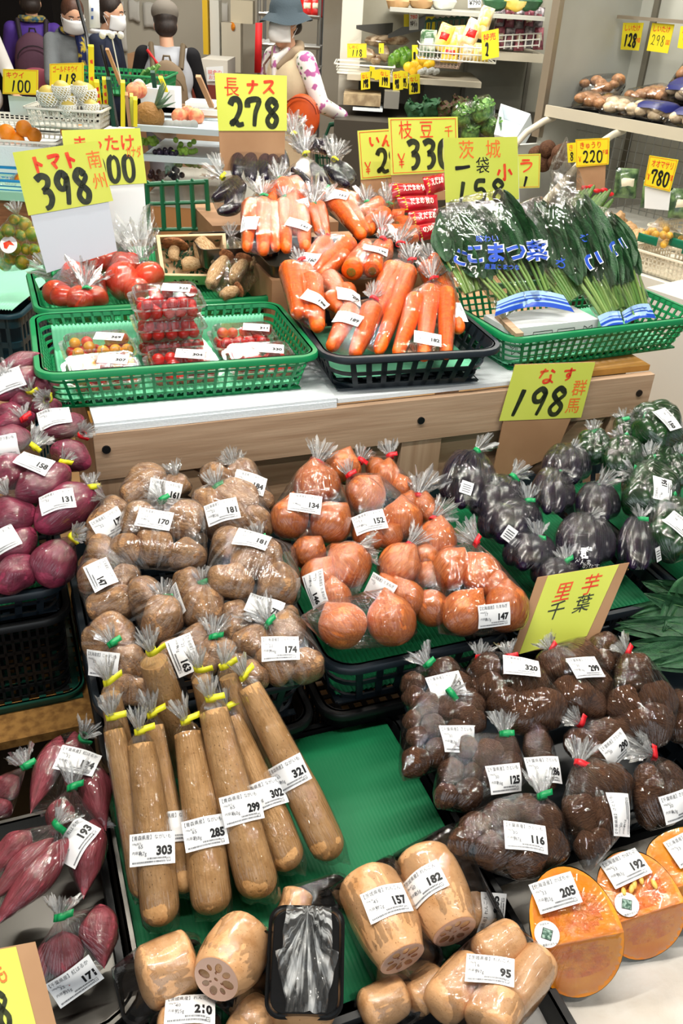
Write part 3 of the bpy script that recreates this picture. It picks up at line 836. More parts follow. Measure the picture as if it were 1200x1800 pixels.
def price_label(parent,bv,px,py,ang,price,head,n1='',n2='',w=0.060,h=0.041,fallback=None,hide_digits=False,off=0.0012):
    """printed sticker laid on the surface bv where the photo shows it; ang turns it in the frame"""
    d=ray(px,py).normalized()
    loc,nrm=bv.ray_cast(EYE,d)[:2]
    if loc is None:
        if fallback is None:return None
        loc=fallback; nrm=-d
    if nrm.dot(d)>0:nrm=-nrm
    # a steadier normal: mean over the neighbourhood
    acc=nrm.copy()
    for a in range(8):
        q=loc+(RX*math.cos(a*.785)+DN*math.sin(a*.785))*w*.3
        l2,n2_,_,_=bv.ray_cast(q-d*.05,d)
        if l2 is not None and (l2-loc).length<w*.8:
            acc+=n2_ if n2_.dot(d)<0 else -n2_
    nrm=acc.normalized()
    a=math.radians(ang)
    X=RX*math.cos(a)+DN*math.sin(a)
    X=(X-nrm*X.dot(nrm)).normalized(); Y=nrm.cross(X)
    nx,ny=10,7
    hs=[[0.0]*(nx+1) for _ in range(ny+1)]
    for j in range(ny+1):
        for i in range(nx+1):
            q=loc+X*(w*(i/nx-.5))+Y*(h*(j/ny-.5))
            l2=bv.ray_cast(q+nrm*.03,-nrm,.06)[0]
            hs[j][i]=(l2-q).dot(nrm) if l2 is not None else None
    for j in range(ny+1):
        for i in range(nx+1):
            if hs[j][i] is None or abs(hs[j][i])>.012:hs[j][i]=-.010 if hs[j][i] is None else max(-.012,min(.012,hs[j][i]))
    # paper bends one way at a time and lies over the hollows: keep a smooth quadratic
    for _ in range(6):
        H2=[r[:] for r in hs]
        for j in range(ny+1):
            for i in range(nx+1):
                nb=[hs[jj][ii] for jj,ii in ((j,max(0,i-1)),(j,min(nx,i+1)),(max(0,j-1),i),(min(ny,j+1),i))]
                H2[j][i]=.4*hs[j][i]+.15*sum(nb)
        hs=H2
    lift=max(0.0,max((((bv.ray_cast(loc+X*(w*(i/nx-.5))+Y*(h*(j/ny-.5))+nrm*.03,-nrm,.06)[0] or loc-nrm)-(loc+X*(w*(i/nx-.5))+Y*(h*(j/ny-.5)))).dot(nrm)-hs[j][i]) for j in range(ny+1) for i in range(nx+1)))
    lift=min(lift,.004)+off
    def fn(x,y,o=0.0):
        fx=min(max((x/w+.5)*nx,0),nx-1e-6); fy=min(max((y/h+.5)*ny,0),ny-1e-6)
        i,j=int(fx),int(fy); u,v=fx-i,fy-j
        z=hs[j][i]*(1-u)*(1-v)+hs[j][i+1]*u*(1-v)+hs[j+1][i]*(1-u)*v+hs[j+1][i+1]*u*v
        return loc+X*x+Y*y+nrm*(z+lift+o)
    mb=MB()
    c=.08
    mb.add([fn(w*(i/nx-.5),h*(j/ny-.5)) for j in range(ny+1) for i in range(nx+1)],[(j*(nx+1)+i,j*(nx+1)+i+1,(j+1)*(nx+1)+i+1,(j+1)*(nx+1)+i) for j in range(ny) for i in range(nx)])
    lab=mb.build('price_label',LABELW,parent,M=Matrix.Translation(loc))
    f2=lambda x,y:fn(x,y,.0005)
    if price:
        mb=MB(); write(mb,price,w*.44,-h*.20,h*.27,f2,wmax=w*.48,bold=.05,align='r',xs=.9)
        mb.build('price_print',INK,lab,smooth=False)
    mb=MB()
    write(mb,head,-w*.44,h*.30,h*.115,f2,wmax=w*.86)
    if n1:write(mb,'100g当り',-w*.44,h*.155,h*.06,f2); write(mb,n1,-w*.30,h*.035,h*.12,f2)
    if n2:write(mb,'内容量',-w*.44,-h*.13,h*.075,f2); write(mb,n2,-w*.30,-h*.19,h*.12,f2,xs=.85)
    for yy,x0,x1 in ((-.30,-.10,.30),(-.40,-.44,.30)):
        xx=x0
        while xx<x1:
            l=random.uniform(.012,.022)
            mb.add([f2(w*a_,h*b_) for a_,b_ in ((xx,yy-.025),(xx+l,yy-.025),(xx+l,yy+.03),(xx,yy+.03))],[(0,1,2,3)])
            xx+=l+random.uniform(.006,.014)
    # small square mark with a rounded hook
    x0,y0,s=w*.36,-h*.36,h*.06
    for a_,b_,c_,d_ in ((-1,-1,1,-.75),(-1,.75,1,1),(-1,-1,-.75,1),(.75,-1,1,.3),(-.3,-.2,.4,.05)):
        mb.add([f2(x0+s*p,y0+s*q) for p,q in ((a_,b_),(c_,b_),(c_,d_),(a_,d_))],[(0,1,2,3)])
    mb.build('small_print',INKG,lab,smooth=False)
    return lab
HEAD={'potato':('【北海道産】じゃがいも','22'),'onion':('【北海道産】たまねぎ','17'),'taro_root':('【千葉県産】さといも','30'),'green_pepper':('【茨城県産】ピーマン','98'),'sweet_potato':('【茨城県産】さつまいも','32'),'slim':('【千葉県産】紅はるか','32'),'carrot':('【北海道産】にんじん','33'),'yam':('【青森県産】ながいも','65'),'lotus':('【茨城県産】れんこん','40'),'pumpkin':('【北海道産】かぼちゃ','33'),'tomato':('【千葉県産】ミニトマト','198')}
THING={'potato':('potato_bag','potatoes'),'onion':('onion_bag','onions'),'taro_root':('taro_bag','taro roots'),'green_pepper':('green_pepper_bag','green peppers'),'sweet_potato':('sweet_potato_bag','sweet potatoes'),'slim':('sweet_potato_bag','slender sweet potatoes'),'carrot':('carrot_bag','carrots'),'yam':('yam_bag','yam'),'eggplant':('eggplant_bag','eggplants'),'tomato':('tomato_bag','tomatoes'),'long_eggplant':('long_eggplant_bag','long eggplants')}
_bagn=[0]
def bag(kind,label,fr,slope,items,tie,tf=None,col='g',lab=None,corners=(),lift=0.025,filmm=None,group=None,rise=0.0,raise_tie=0.02,pleat=.06,tuftlen=None,n2=None):
    """one tied bag. fr = (x0, y0, s): a crop of the photo, s its magnification; items = (x, y, r[, aspect, angle]) or long ones (x0, y0, x1, y1, r, 'L'[, lift0, lift1]) read there"""
    _bagn[0]+=1
    x0,y0,s=fr
    P=lambda x,y:(x0+x/s,y0+y/s)
    def S(x,y,up=0.0):
        p=slope(*P(x,y))
        return p+(EYE-p).normalized()*(up+rise)
    cen=[S(i[0],i[1]) for i in items]
    root_p=sum(cen,Vector())/len(cen)
    nm,cat=THING[kind]
    t=thing(nm,root_p-Z3*.04,label,'bag of ' +cat,group or ('bags of ' +cat))
    pts=[]
    for it in items:
        if 'L' in it:
            k=it.index('L'); r=it[4]; ups=it[k+1:] or (0,0)
            a,b=S(it[0],it[1],ups[0]),S(it[2],it[3],ups[1])
            rr=r/s*depth((a+b)/2)/F
            pts+=long_veg(kind,t,a,b,rr)
        else:
            p=S(it[0],it[1])
            rr=it[2]/s*depth(p)/F
            asp=it[3] if len(it)>3 else random.uniform(1.0,1.12)
            an=it[4] if len(it)>4 else random.uniform(0,180)
            if kind=='onion' and len(it)<5:an=90+random.uniform(-50,50)
            pts+=round_veg(kind,t,p,rr,asp,an)
    for cx,cy in corners:pts.append(S(cx,cy))
    tp=S(*tie,lift)+Z3*raise_tie*0
    fm,bv=film(t,pts,tp,filmm or (FILM_CRISP if kind in ('carrot','sweet_potato','slim','taro_root') else FILM),pleat,seed=_bagn[0]*1.7)
    if tf:
        e=S(*tf,lift+.01)
        d=e-tp
        ln=tuftlen or max(.024,d.length*1.25)
        tuft(t,tp,d,ln,seed=_bagn[0]*2.3)
        if col:tape_tie(t,tp,d,col,ang=random.uniform(-.3,.3))
    elif col=='x':pass
    if lab:
        lx,ly,la,price=lab[:4]
        hd,n1=HEAD[kind]
        price_label(t,bv,*P(lx,ly),la,price,hd,n1,lab[4] if len(lab)>4 else '',fallback=None)
    return t

# ---------------------------------------------------------------- potatoes
PZ=(140,760,2.609)
def pot_slope(px,py):return on_slope(px,py,0.625,-0.50,0.30)
def pb(label,*a,**k):return bag('potato',label,PZ,pot_slope,*a,filmm=FILM_DULL,**k)
pb('clear bag of potatoes priced 161, half hidden behind the 170 bag by the planks',[(300,235,90,1.1,10),(255,300,70),(450,245,60),(360,300,60)],(440,195),(430,165),None,(392,272,8,'161'),rise=.0)
pb('clear bag of potatoes priced 184, against the planks behind the 181 bag',[(630,215,75),(745,215,85),(800,285,60),(840,320,50)],(710,160),(690,105),'g',(780,232,12,'184','836g'))
pb('clear bag of potatoes priced 177 at the crate corner beside the sweet potatoes',[(120,430,85),(160,350,60),(80,480,50)],(110,300),(80,285),None,(140,418,-28,'177'))
pb('clear bag of potatoes priced 170, plump with a white gathered top',[(270,405,85),(480,405,90),(345,525,85),(215,535,75),(490,565,78,1.15,-10)],(378,313),(345,262),'g',(343,400,7,'170','773g'),corners=[(560,632),(190,612)],rise=.02)
pb('clear bag of potatoes priced 181 with its green tie under a white tuft',[(590,330,80),(715,300,92,1.1,-20),(680,410,95,1.1,5),(820,410,65,1.2,-50),(635,290,60)],(625,255),(612,205),'g',(650,358,-17,'181','825g'),rise=.015)
pb('clear bag of potatoes priced 147 with its label turned sideways at the crate edge',[(120,545,80),(60,655,68,1.2,70),(205,680,75),(130,690,60),(150,790,92,1.2,15)],(250,650),None,None,(96,652,64,'147'),corners=[(12,640)])
pb('clear bag of two potatoes with a sideways label below the 170 bag',[(290,735,85),(375,860,105,1.05,80)],(385,762),(375,705),'g',(237,850,76,'133','822g'),rise=.012)
pb('clear bag of potatoes with a bare face between the 133 and 181 bags',[(560,805,102),(490,700,75),(590,730,60)],(562,690),(550,655),'g',(440,785,45,'157'))
pb('square-sided clear bag of four potatoes beside the onion crate',[(690,510,78),(815,590,112,1.1,-20),(690,685,92,1.15,-10),(915,705,95,1.1,30)],(820,500),(800,440),'g',(790,487,20,'181'),corners=[(988,520),(1012,770),(590,640)],rise=.02)
pb('clear bag of potatoes mostly hidden behind the 174 bag',[(720,840,72),(880,830,65),(700,930,62),(960,840,50)],(800,790),None,None,(848,800,20,'175'))
pb('clear bag of potatoes with a pale tie at the crate corner over the yams',[(150,930,98),(215,1065,90),(75,960,65),(110,1010,60)],(150,970),(120,915),'g',(104,1065,4,''),lift=.04)
pb('clear bag of potatoes priced 163 with its label turned upright, over the yam tops',[(440,1015,82),(545,950,85),(640,1010,84,1.1,-20),(560,1060,70)],(612,942),(622,870),'g',(478,1020,68,'163','741g'),lift=.035)
pb('clear bag of potatoes priced 174 at the front rim beside the onions',[(770,955,84),(940,915,98),(895,1060,92),(1045,1072,80,1.1,30)],(866,880),(825,800),'g',(920,990,-5,'174','794g'),lift=.035)
pb('clear bag of small potatoes under the 174 bag at the crate rim',[(800,1115,70),(720,1080,62),(250,1195,60),(190,1180,62)][:2],(760,1020),None,None)
pb('clear bag of potatoes hidden behind the tops of the yams',[(190,1180,68),(265,1195,62)],(230,1120),None,None)
# ---------------------------------------------------------------- onions
OZ=(460,760,2.4)
def oni_slope(px,py):return on_slope(px,py,0.63,-0.48,0.30)
def ob(label,*a,**k):return bag('onion',label,OZ,oni_slope,*a,**k)
ob('clear bag with one onion showing behind the 134 and 152 onion bags',[(345,150,74)],(415,120),(430,85),'r')
ob('small clear bag of onions tied red, against the planks behind the 152 bag',[(520,190,68),(590,235,55),(480,150,45)],(540,103),(532,60),'r')
ob('clear bag of onions with a wide bushy tuft beside the eggplants',[(680,315,62),(620,300,50),(720,350,50)],(655,272),(680,200),'r',rise=.01)
ob('clear bag of pale onions tied red, under the bushy tuft',[(740,455,88),(690,530,62),(780,520,50)],(725,366),(775,325),'r',rise=.012)
ob('loose-looking red onion bag half hidden under the 134 bag',[(200,510,78)],(170,450),None,None)
ob('clear bag of onions priced 134 with a tall knotted top',[(230,220,100),(115,365,88),(290,385,95)],(232,130),(252,78),'r',(182,300,6,'134','786g'),rise=.02,corners=[(350,460)])
ob('clear bag of onions priced 152, film drawn to a tail beside the pale onions',[(435,265,92),(590,370,88),(450,430,72),(540,440,60)],(370,185),(352,140),'r',(455,375,-17,'152','899g'),corners=[(680,440)],rise=.012)
ob('clear bag of onions half hidden between the 147 bag and its neighbour',[(715,740,82),(695,595,62)],(690,520),None,None)
ob('clear bag of onions with a partly covered label in the middle of the crate',[(580,560,98),(605,705,84),(530,660,60)],(620,478),(665,435),'r',(495,660,25,'137'),rise=.008)
ob('clear bag of onions priced 146 with its label turned sideways',[(370,560,102),(240,610,78),(300,700,80)],(395,490),(470,480),'r',(225,660,62,'146','851g'),rise=.010)
ob('clear bag of two big onions lying on the front rim, film tail to one side',[(340,815,106),(550,795,108)],(172,782),None,None,corners=[(172,770),(655,850),(180,800)],rise=.02)
ob('clear bag of onions priced 147 at the front rim beside the taro sign',[(790,575,90),(920,595,92),(850,760,104),(1030,740,104),(980,640,70)],(905,468),(855,410),'r',(980,772,-3,'147','867g'),corners=[(1105,825),(745,850)],rise=.015)
# ---------------------------------------------------------------- eggplants and peppers
EZ=(750,650,2.667)
def egg_slope(px,py):return on_slope(px,py,0.625,-0.48,0.32)
def eggs(cx,cy,w,h,n=5):
    w *= 1.18; h *= 1.12
    out=[]
    for i in range(n):
        t=(i/(n-1)-.5)*2
        out.append((cx+t*w*.22,cy-h*.42,cx+t*w*.58,cy+h*(.50-.16*t*t),w*.40,'L',.012-.012*t*t,.014-.03*t*t))
    return out
def eb(label,cx,cy,w,h,tie,tf,sticker=None,col='g',n=4,**k):
    t=bag('eggplant',label,EZ,egg_slope,eggs(cx,cy,w,h,n),tie,tf,col,lift=.02,filmm=FILM_CRISP,**k)
    if sticker or 'lettering' in label:
        fm=[c for c in t.children if c.name.startswith('film')][0]
        bv=BVHTree.FromPolygons([fm.matrix_basis @ v.co+WM[t.name].translation for v in fm.data.vertices],[tuple(p.vertices) for p in fm.data.polygons])
        if sticker:small_sticker(t,bv,EZ[0]+sticker[0]/EZ[2],EZ[1]+sticker[1]/EZ[2],sticker[2])
        else:
            def f(x,y):
                d=ray(EZ[0]+(700+x)/EZ[2],EZ[1]+(880-y)/EZ[2]).normalized(); h=bv.ray_cast(EYE,d)[0]
                return (h if h is not None else at_z(EZ[0]+(700+x)/EZ[2],EZ[1]+(880-y)/EZ[2],.66))-d*.002
            q=MB(); write(q,'群',18,0,40,f,bold=.03); write(q,'ぐんま',-6,-32,20,f); write(q,'のなす',30,-52,20,f)
            q.build('bag_lettering',LABELW,t,smooth=False)
    return t
def small_sticker(t,bv,px,py,ang,w=.012,h=.014):
    d=ray(px,py).normalized(); loc,n=bv.ray_cast(EYE,d)[:2]
    if loc is None:return
    if n.dot(d)>0:n=-n
    a=math.radians(ang); X=RX*math.cos(a)+DN*math.sin(a); X=(X-n*X.dot(n)).normalized(); Y=n.cross(X)
    f=lambda x,y,o=.002:loc+X*x+Y*y+n*o
    mb=MB(); mb.add([f(-w,-h),f(w,-h),f(w,h),f(-w,h)],[(0,1,2,3)]); mb.cur=1
    for i in range(4):
        mb.add([f(-w*.7,h*(.5-.35*i),.0024),f(w*.7,h*(.5-.35*i),.0024),f(w*.7,h*(.36-.35*i),.0024),f(-w*.7,h*(.36-.35*i),.0024)],[(0,1,2,3)])
    mb.build('sticker',[LABELW,INKG],t,smooth=False)
eb('bag of eggplants against the planks, next to the onions',195,510,150,250,(230,382),(265,345),(185,555,20))
eb('dark bag of eggplants with a bushy tuft beside the onion priced 147, farther back',330,600,150,200,(400,502),(440,470),rise=.005)
eb('bag of eggplants tied green, third from the planks beside the peppers',655,440,130,170,(675,382),(705,360))
eb('bag of eggplants in the middle of the crate with a green tie on its shoulder',590,565,115,200,(628,480),(650,500),rise=.006)
eb('bag of eggplants next to the 156 pepper bag',800,620,120,170,(805,552),(855,515))
eb('bag of eggplants with a long twisted top, beside the 147 onion bag',390,705,170,190,(470,620),(470,570),(385,770,35),rise=.012)
eb('big bag of eggplants with white printed lettering on its film',740,800,160,240,(765,695),(790,690),None,rise=.016)
eb('bag of eggplants at the crate edge below the 156 pepper bag',990,810,115,230,(1000,705),(1000,670),(1080,865,-10),col='g',rise=.010)
eb('bag of eggplants behind the taro leaf sign, tie just above the card',480,850,140,160,(520,795),(512,735),rise=.018)
eb('small bag of eggplants partly covered by the taro sign',600,950,130,120,(652,905),(640,850),rise=.020)
def gp(label,cx,cy,w,h,tie,tf,lab=None,**k):
    rnd=random.Random(int(cx*7+cy))
    its=[(cx+w*a,cy+h*b,(w+h)*.29,1.25,rnd.uniform(60,120)) for a,b in ((-.45,-.3),(.1,-.45),(.5,-.2),(-.5,.35),(0,.1),(.5,.4),(.05,.55))]
    return bag('green_pepper',label,EZ,egg_slope,its,tie,tf,'g',lab,lift=.02,filmm=FILM_CRISP,**k)
gp('bag of green peppers with a white label, topmost by the tan floor',1075,265,110,110,(1005,225),(985,215),(1128,232,72,'150'),rise=.02)
gp('small bag of green peppers tied green, beside the topmost pepper bag',935,275,65,50,(920,238),(905,205))
gp('dark bag of green peppers against the planks by the eggplant sign',785,355,80,70,(780,295),(780,270))
gp('bag of green peppers tied green in front of the small pepper bag',915,405,95,90,(915,318),(895,290),rise=.006)
gp('low bag of green peppers tied green beside the 156 pepper bag',1075,420,85,60,(1040,420),(1030,375))
gp('bag of green peppers priced 156 with its label on end',1045,560,125,120,(968,482),(930,462),(1105,560,-72,'156'),rise=.012)
gp('bag of green peppers at the frame edge in the middle of the crate',1170,350,55,60,(1190,300),(1196,270))
gp('bag of green peppers behind the one labelled 158',1175,470,70,80,(1180,410),(1190,380))
gp('bag of green peppers with a star of glare and a slanting label',1150,740,115,140,(1140,605),(1125,570),(1190,730,55,'158'),rise=.012)
# ---------------------------------------------------------------- taro
TZ=(680,1100,2.308)
def tar_slope(px,py):return on_slope(px,py,0.515,-0.87,0.22)
def tbag(label,*a,**k):return bag('taro_root',label,TZ,tar_slope,*a,**k)
tbag('dark bag of taro roots hidden behind the 299 bag and the leafy greens',[(880,85,60),(870,150,55),(940,140,45)],(940,60),None,None)
tbag('bag of taro roots with a red tie beside the 320 bag',[(370,190,48),(360,260,45),(385,230,40)],(375,130),(380,95),'r')
tbag('bag of small taro roots with a green tie at the crate corner below the onions',[(105,235,50),(230,195,65),(290,245,55),(130,320,50),(110,290,45),(200,290,50),(330,300,45)],(165,160),(130,112),'g',(240,242,-20,'12'),rise=.0)
tbag('bag of large taro roots priced 320 with a broad glare streak',[(400,175,66),(425,250,62),(560,225,85),(480,325,72),(620,335,90,1.15,-10),(530,375,65)],(495,122),(488,95),'r',(545,165,10,'320'),rise=.012)
tbag('bag of large taro roots priced 299 below the yellow sign',[(690,170,80),(790,125,68),(750,290,88),(850,240,62),(830,320,60)],(665,100),(635,60),'r',(805,170,-22,'299','516g'),rise=.010)
tbag('bag of large taro roots with no label in view, below the leafy greens',[(1000,190,80),(950,320,72),(1095,305,80),(1080,405,80),(1010,400,60)],(975,112),(940,70),'r',corners=[(1090,500)],rise=.022)
tbag('bag of taro roots at the frame edge behind the 271 bag',[(1185,330,62),(1190,420,60)],(1190,260),None,None)
tbag('bag of taro roots priced 286, mostly hidden behind the 125 bag',[(610,490,62),(640,560,52),(640,630,50),(600,420,50)],(585,628),None,None,(640,585,-8,'286'))
tbag('bag of small taro roots with a green tie, second at the crate edge',[(170,330,48,1.2,90),(185,410,52),(120,450,42),(115,555,58,1.1,60),(205,515,54),(245,335,50),(310,365,55),(350,320,48),(100,380,36),(360,390,45),(290,430,50)],(255,270),(295,238),'g',(292,458,-4,'','453g'),corners=[(45,632)],rise=.012)
tbag('bag of taro roots priced 290 with a red tie and a slanting label',[(785,480,66),(890,450,70),(960,425,58),(850,530,60)],(782,395),(750,370),'r',(930,500,-28,'290'),rise=.006)
tbag('bag of small taro roots priced 125 with a green tie',[(320,490,50),(410,525,62),(260,595,55),(345,605,46),(238,690,48),(330,685,60),(480,500,58),(500,570,55),(440,620,50)],(475,442),(470,375),'g',(478,620,-6,'125','416g'),rise=.018,corners=[(560,640)])
tbag('bag of taro roots priced 271 with one long root upright',[(1060,690,70,1.75,90),(1145,610,55),(1160,690,60),(1120,760,50)],(1080,525),(1010,490),'r',(1182,730,-14,'271','463g'),rise=.012)
tbag('pointed bag of large taro roots with a white label seen on edge',[(835,640,88),(910,640,78),(790,770,82),(875,780,82),(810,890,52),(860,870,50)],(778,560),(792,490),'r',(950,765,-76,'','491g'),corners=[(812,1010)],rise=.024)
tbag('squat bag of small taro roots priced 116 on the front rim',[(300,875,55),(360,820,68),(460,790,75),(570,755,62),(420,910,68),(560,935,86),(650,900,75),(640,795,68),(500,860,60)],(628,692),(622,620),'g',(562,857,6,'116','387g'),rise=.024)
# ---------------------------------------------------------------- plump sweet potatoes on the dark crate
SZ=(0,600,2.571)
def swe_slope(px,py):return on_slope(px,py,0.665,-0.25,0.55)
def sw(label,items,*a,**k):return bag('sweet_potato',label,SZ,swe_slope,[i[:4]+(i[4]*1.18,)+i[5:] for i in items],*a,**k)
sw('long bagged sweet potato, topmost on the heap under the green basket',[(-30,175,190,60,48,'L')],(10,160),None,None)
sw('bagged sweet potato second from the top of the heap',[(-20,255,215,130,56,'L'),(-40,180,60,120,40,'L')],(25,150),(20,130),'y',(30,175,-25,'',''),rise=.01)
sw('bagged sweet potato against the green basket foot',[(140,240,262,165,55,'L')],(135,225),(125,210),'y')
sw('small bagged sweet potato with a yellow tie under the topmost ones',[(40,280,150,260,42,'L'),(140,310,280,285,45,'L')],(215,265),(205,262),'y')
sw('bag of sweet potatoes tied red at the frame edge',[(-30,400,160,330,45,'L'),(-20,330,110,310,40,'L')],(108,350),(90,305),'r',rise=.005)
sw('bag of sweet potatoes with a white label, high on the heap',[(190,420,380,345,52,'L'),(170,360,260,330,40,'L')],(370,420),(380,410),'r',(245,342,-22,''),rise=.004)
sw('bag of sweet potatoes with a yellow tie above the 158 bag',[(-60,470,140,420,58,'L'),(-40,500,40,490,35,'L')],(150,475),(190,420),'y',(5,478,-10,''),rise=.008)
sw('bagged sweet potato standing by the planks behind the 158 bag',[(230,480,410,560,62,'L')],(285,545),(310,505),'y',rise=.004)
sw('bag of two sweet potatoes priced 158 on top of the heap',[(-30,640,120,540,75,'L'),(75,715,315,570,82,'L')],(30,690),(10,660),None,(155,545,20,'158'),rise=.03)
sw('long bagged sweet potato below the 158 bag, pointing to the planks',[(160,850,450,670,92,'L')],(412,660),(405,610),'y',(255,718,-22,'131'),rise=.02)
sw('bagged sweet potato at the frame edge below the 158 bag',[(-60,840,165,760,85,'L')],(-40,760),None,None,rise=.02)
sw('bagged sweet potato in the bottom layer, upper one at the frame edge',[(-20,990,158,850,72,'L')],(20,900),None,None,(0,905,-30,''),rise=.01)
sw('bagged sweet potato lying lowest at the basket rim by the frame edge',[(-10,1130,165,980,75,'L')],(80,1000),None,None,rise=.015)
sw('round bagged sweet potato at the basket corner',[(225,1110,265,900,92,'L')],(330,880),(350,870),'y',rise=.012)
# ---------------------------------------------------------------- slender sweet potatoes in the steel tray
FZ=(0,1250,3.273)
def sli_slope(px,py):return on_slope(px,py,0.455,-0.85,0.22)
def sl(label,*a,**k):return bag('slim',label,FZ,sli_slope,*a,**k)
sl('bag of slender sweet potatoes at the frame edge with a white tuft',[(-60,500,110,380,75,'L'),(-40,620,60,520,60,'L')],(150,318),(110,250),'g')
sl('bag of slender sweet potatoes priced 134 at the far end of the steel tray',[(175,590,350,140,78,'L'),(400,500,430,115,68,'L'),(610,690,520,300,88,'L')],(478,150),(490,130),'g',(445,290,12,'134','421g'),rise=.012,corners=[(670,700)])
sl('bag of slender sweet potatoes with a green tie in the middle of the steel tray',[(480,1080,540,620,102,'L'),(300,720,370,500,80,'L')],(415,440),(420,330),'g',(432,750,-72,'193'),rise=.014)
sl('bag of slender purple sweet potatoes lying across the front of the steel tray',[(-60,960,175,690,84,'L'),(-80,1120,310,730,78,'L'),(-60,1260,405,720,92,'L')],(328,650),(375,590),'g',rise=.035)
sl('bag of sweet potatoes priced 171 in the tray corner',[(400,1580,355,1270,118,'L'),(600,1480,575,1110,108,'L'),(215,1600,260,1330,60,'L')],(345,1185),(355,1090),'g',(430,1560,-27,'171','535g'),lift=.05,rise=.02)
# ---------------------------------------------------------------- yams leaning on the potato crate
YZ=(150,1100,2.4)
def yam(label,top,bot,r,tie,tf,lab=None,vtop=-0.615,zbot=0.465,up=0.0):
    _bagn[0]+=1
    P=lambda q:(YZ[0]+q[0]/YZ[2],YZ[1]+q[1]/YZ[2])
    b=at_z(*P(bot),zbot)
    a=at_v(*P(top),vtop)
    rr=r/YZ[2]*depth((a+b)/2)/F
    t=thing('yam_bag',b-Z3*.03,label,'bagged yam','bagged yams')
    pts=long_veg('yam',t,a,b,rr)
    x=(b-a).normalized()
    q=MB(); q.sphere(a+x*.0006,rr*.70,18,6,(1,1,.16),Matrix((x.orthogonal().normalized(),x.cross(x.orthogonal().normalized()),x)).transposed().to_4x4())
    o=q.build('cut_end',YAMCUT,t); o['label']='rough cut top of the yam'
    tp=a-x*.018+(EYE-a).normalized()*.008
    c=(a+b)/2
    fm,bv=film(t,pts+[b+x*.006+s*rr*.9 for s in (img_dir(b,0),-img_dir(b,0))],tp,FILM_CRISP,.05,44,44,1.03,_bagn[0],.01)
    e=at_v(*P(tf),vtop); d=(e-a).normalized()*.8-x*.4
    tuft(t,tp,d,.034,spread=.5,seed=_bagn[0])
    tape_tie(t,tp,-x,'y',flag=.022,ang=random.uniform(-.35,.35))
    if lab:
        price_label(t,bv,*P(lab[:2]),lab[2],lab[3],HEAD['yam'][0],'65',lab[4])
    return t
yam('bagged yam standing hindmost beside the steel tray side, tie highest at the corner',(105,285),(210,880),56,(75,250),(60,150),vtop=-.60)
yam('bagged yam in the back row leaning over the potato bags',(290,150),(430,620),78,(260,120),(250,60),vtop=-.58)
yam('short bagged yam in the back row under the 163 potato bag',(490,225),(610,640),56,(460,185),(470,120),vtop=-.585)
yam('bagged yam in the back row next to the one priced 321',(600,215),(770,700),54,(585,185),(620,160),vtop=-.59)
yam('bagged yam second in the row with its yellow tie low at the side',(120,440),(255,1150),60,(115,400),(95,310),vtop=-.64)
yam('bagged yam half hidden between the 303 and 285 ones',(290,425),(420,1130),58,(285,400),(270,330),(385,845,-8,'','418g'),vtop=-.63)
yam('bagged yam priced 321 leaning farthest over the bare green sheet',(690,260),(1050,985),74,(670,215),(640,160),(852,630,-28,'321','495g'),vtop=-.61)
yam('bagged yam priced 302 between the 299 and 321 ones',(610,395),(870,1030),74,(580,320),(560,290),(762,710,-25,'302','466g'),vtop=-.63)
yam('bagged yam priced 299 with the brightest glare streak',(540,360),(745,1150),86,(550,325),(530,270),(667,765,-17,'299','460g'),vtop=-.645)
yam('bagged yam priced 285 in the front row',(430,455),(540,1220),84,(410,420),(370,370),(508,870,-15,'285','438g'),vtop=-.655)
yam('bagged yam priced 303 at the front corner nearest the steel tray',(235,500),(320,1270),78,(215,475),(210,380),(280,940,-6,'303','467g'),vtop=-.665)

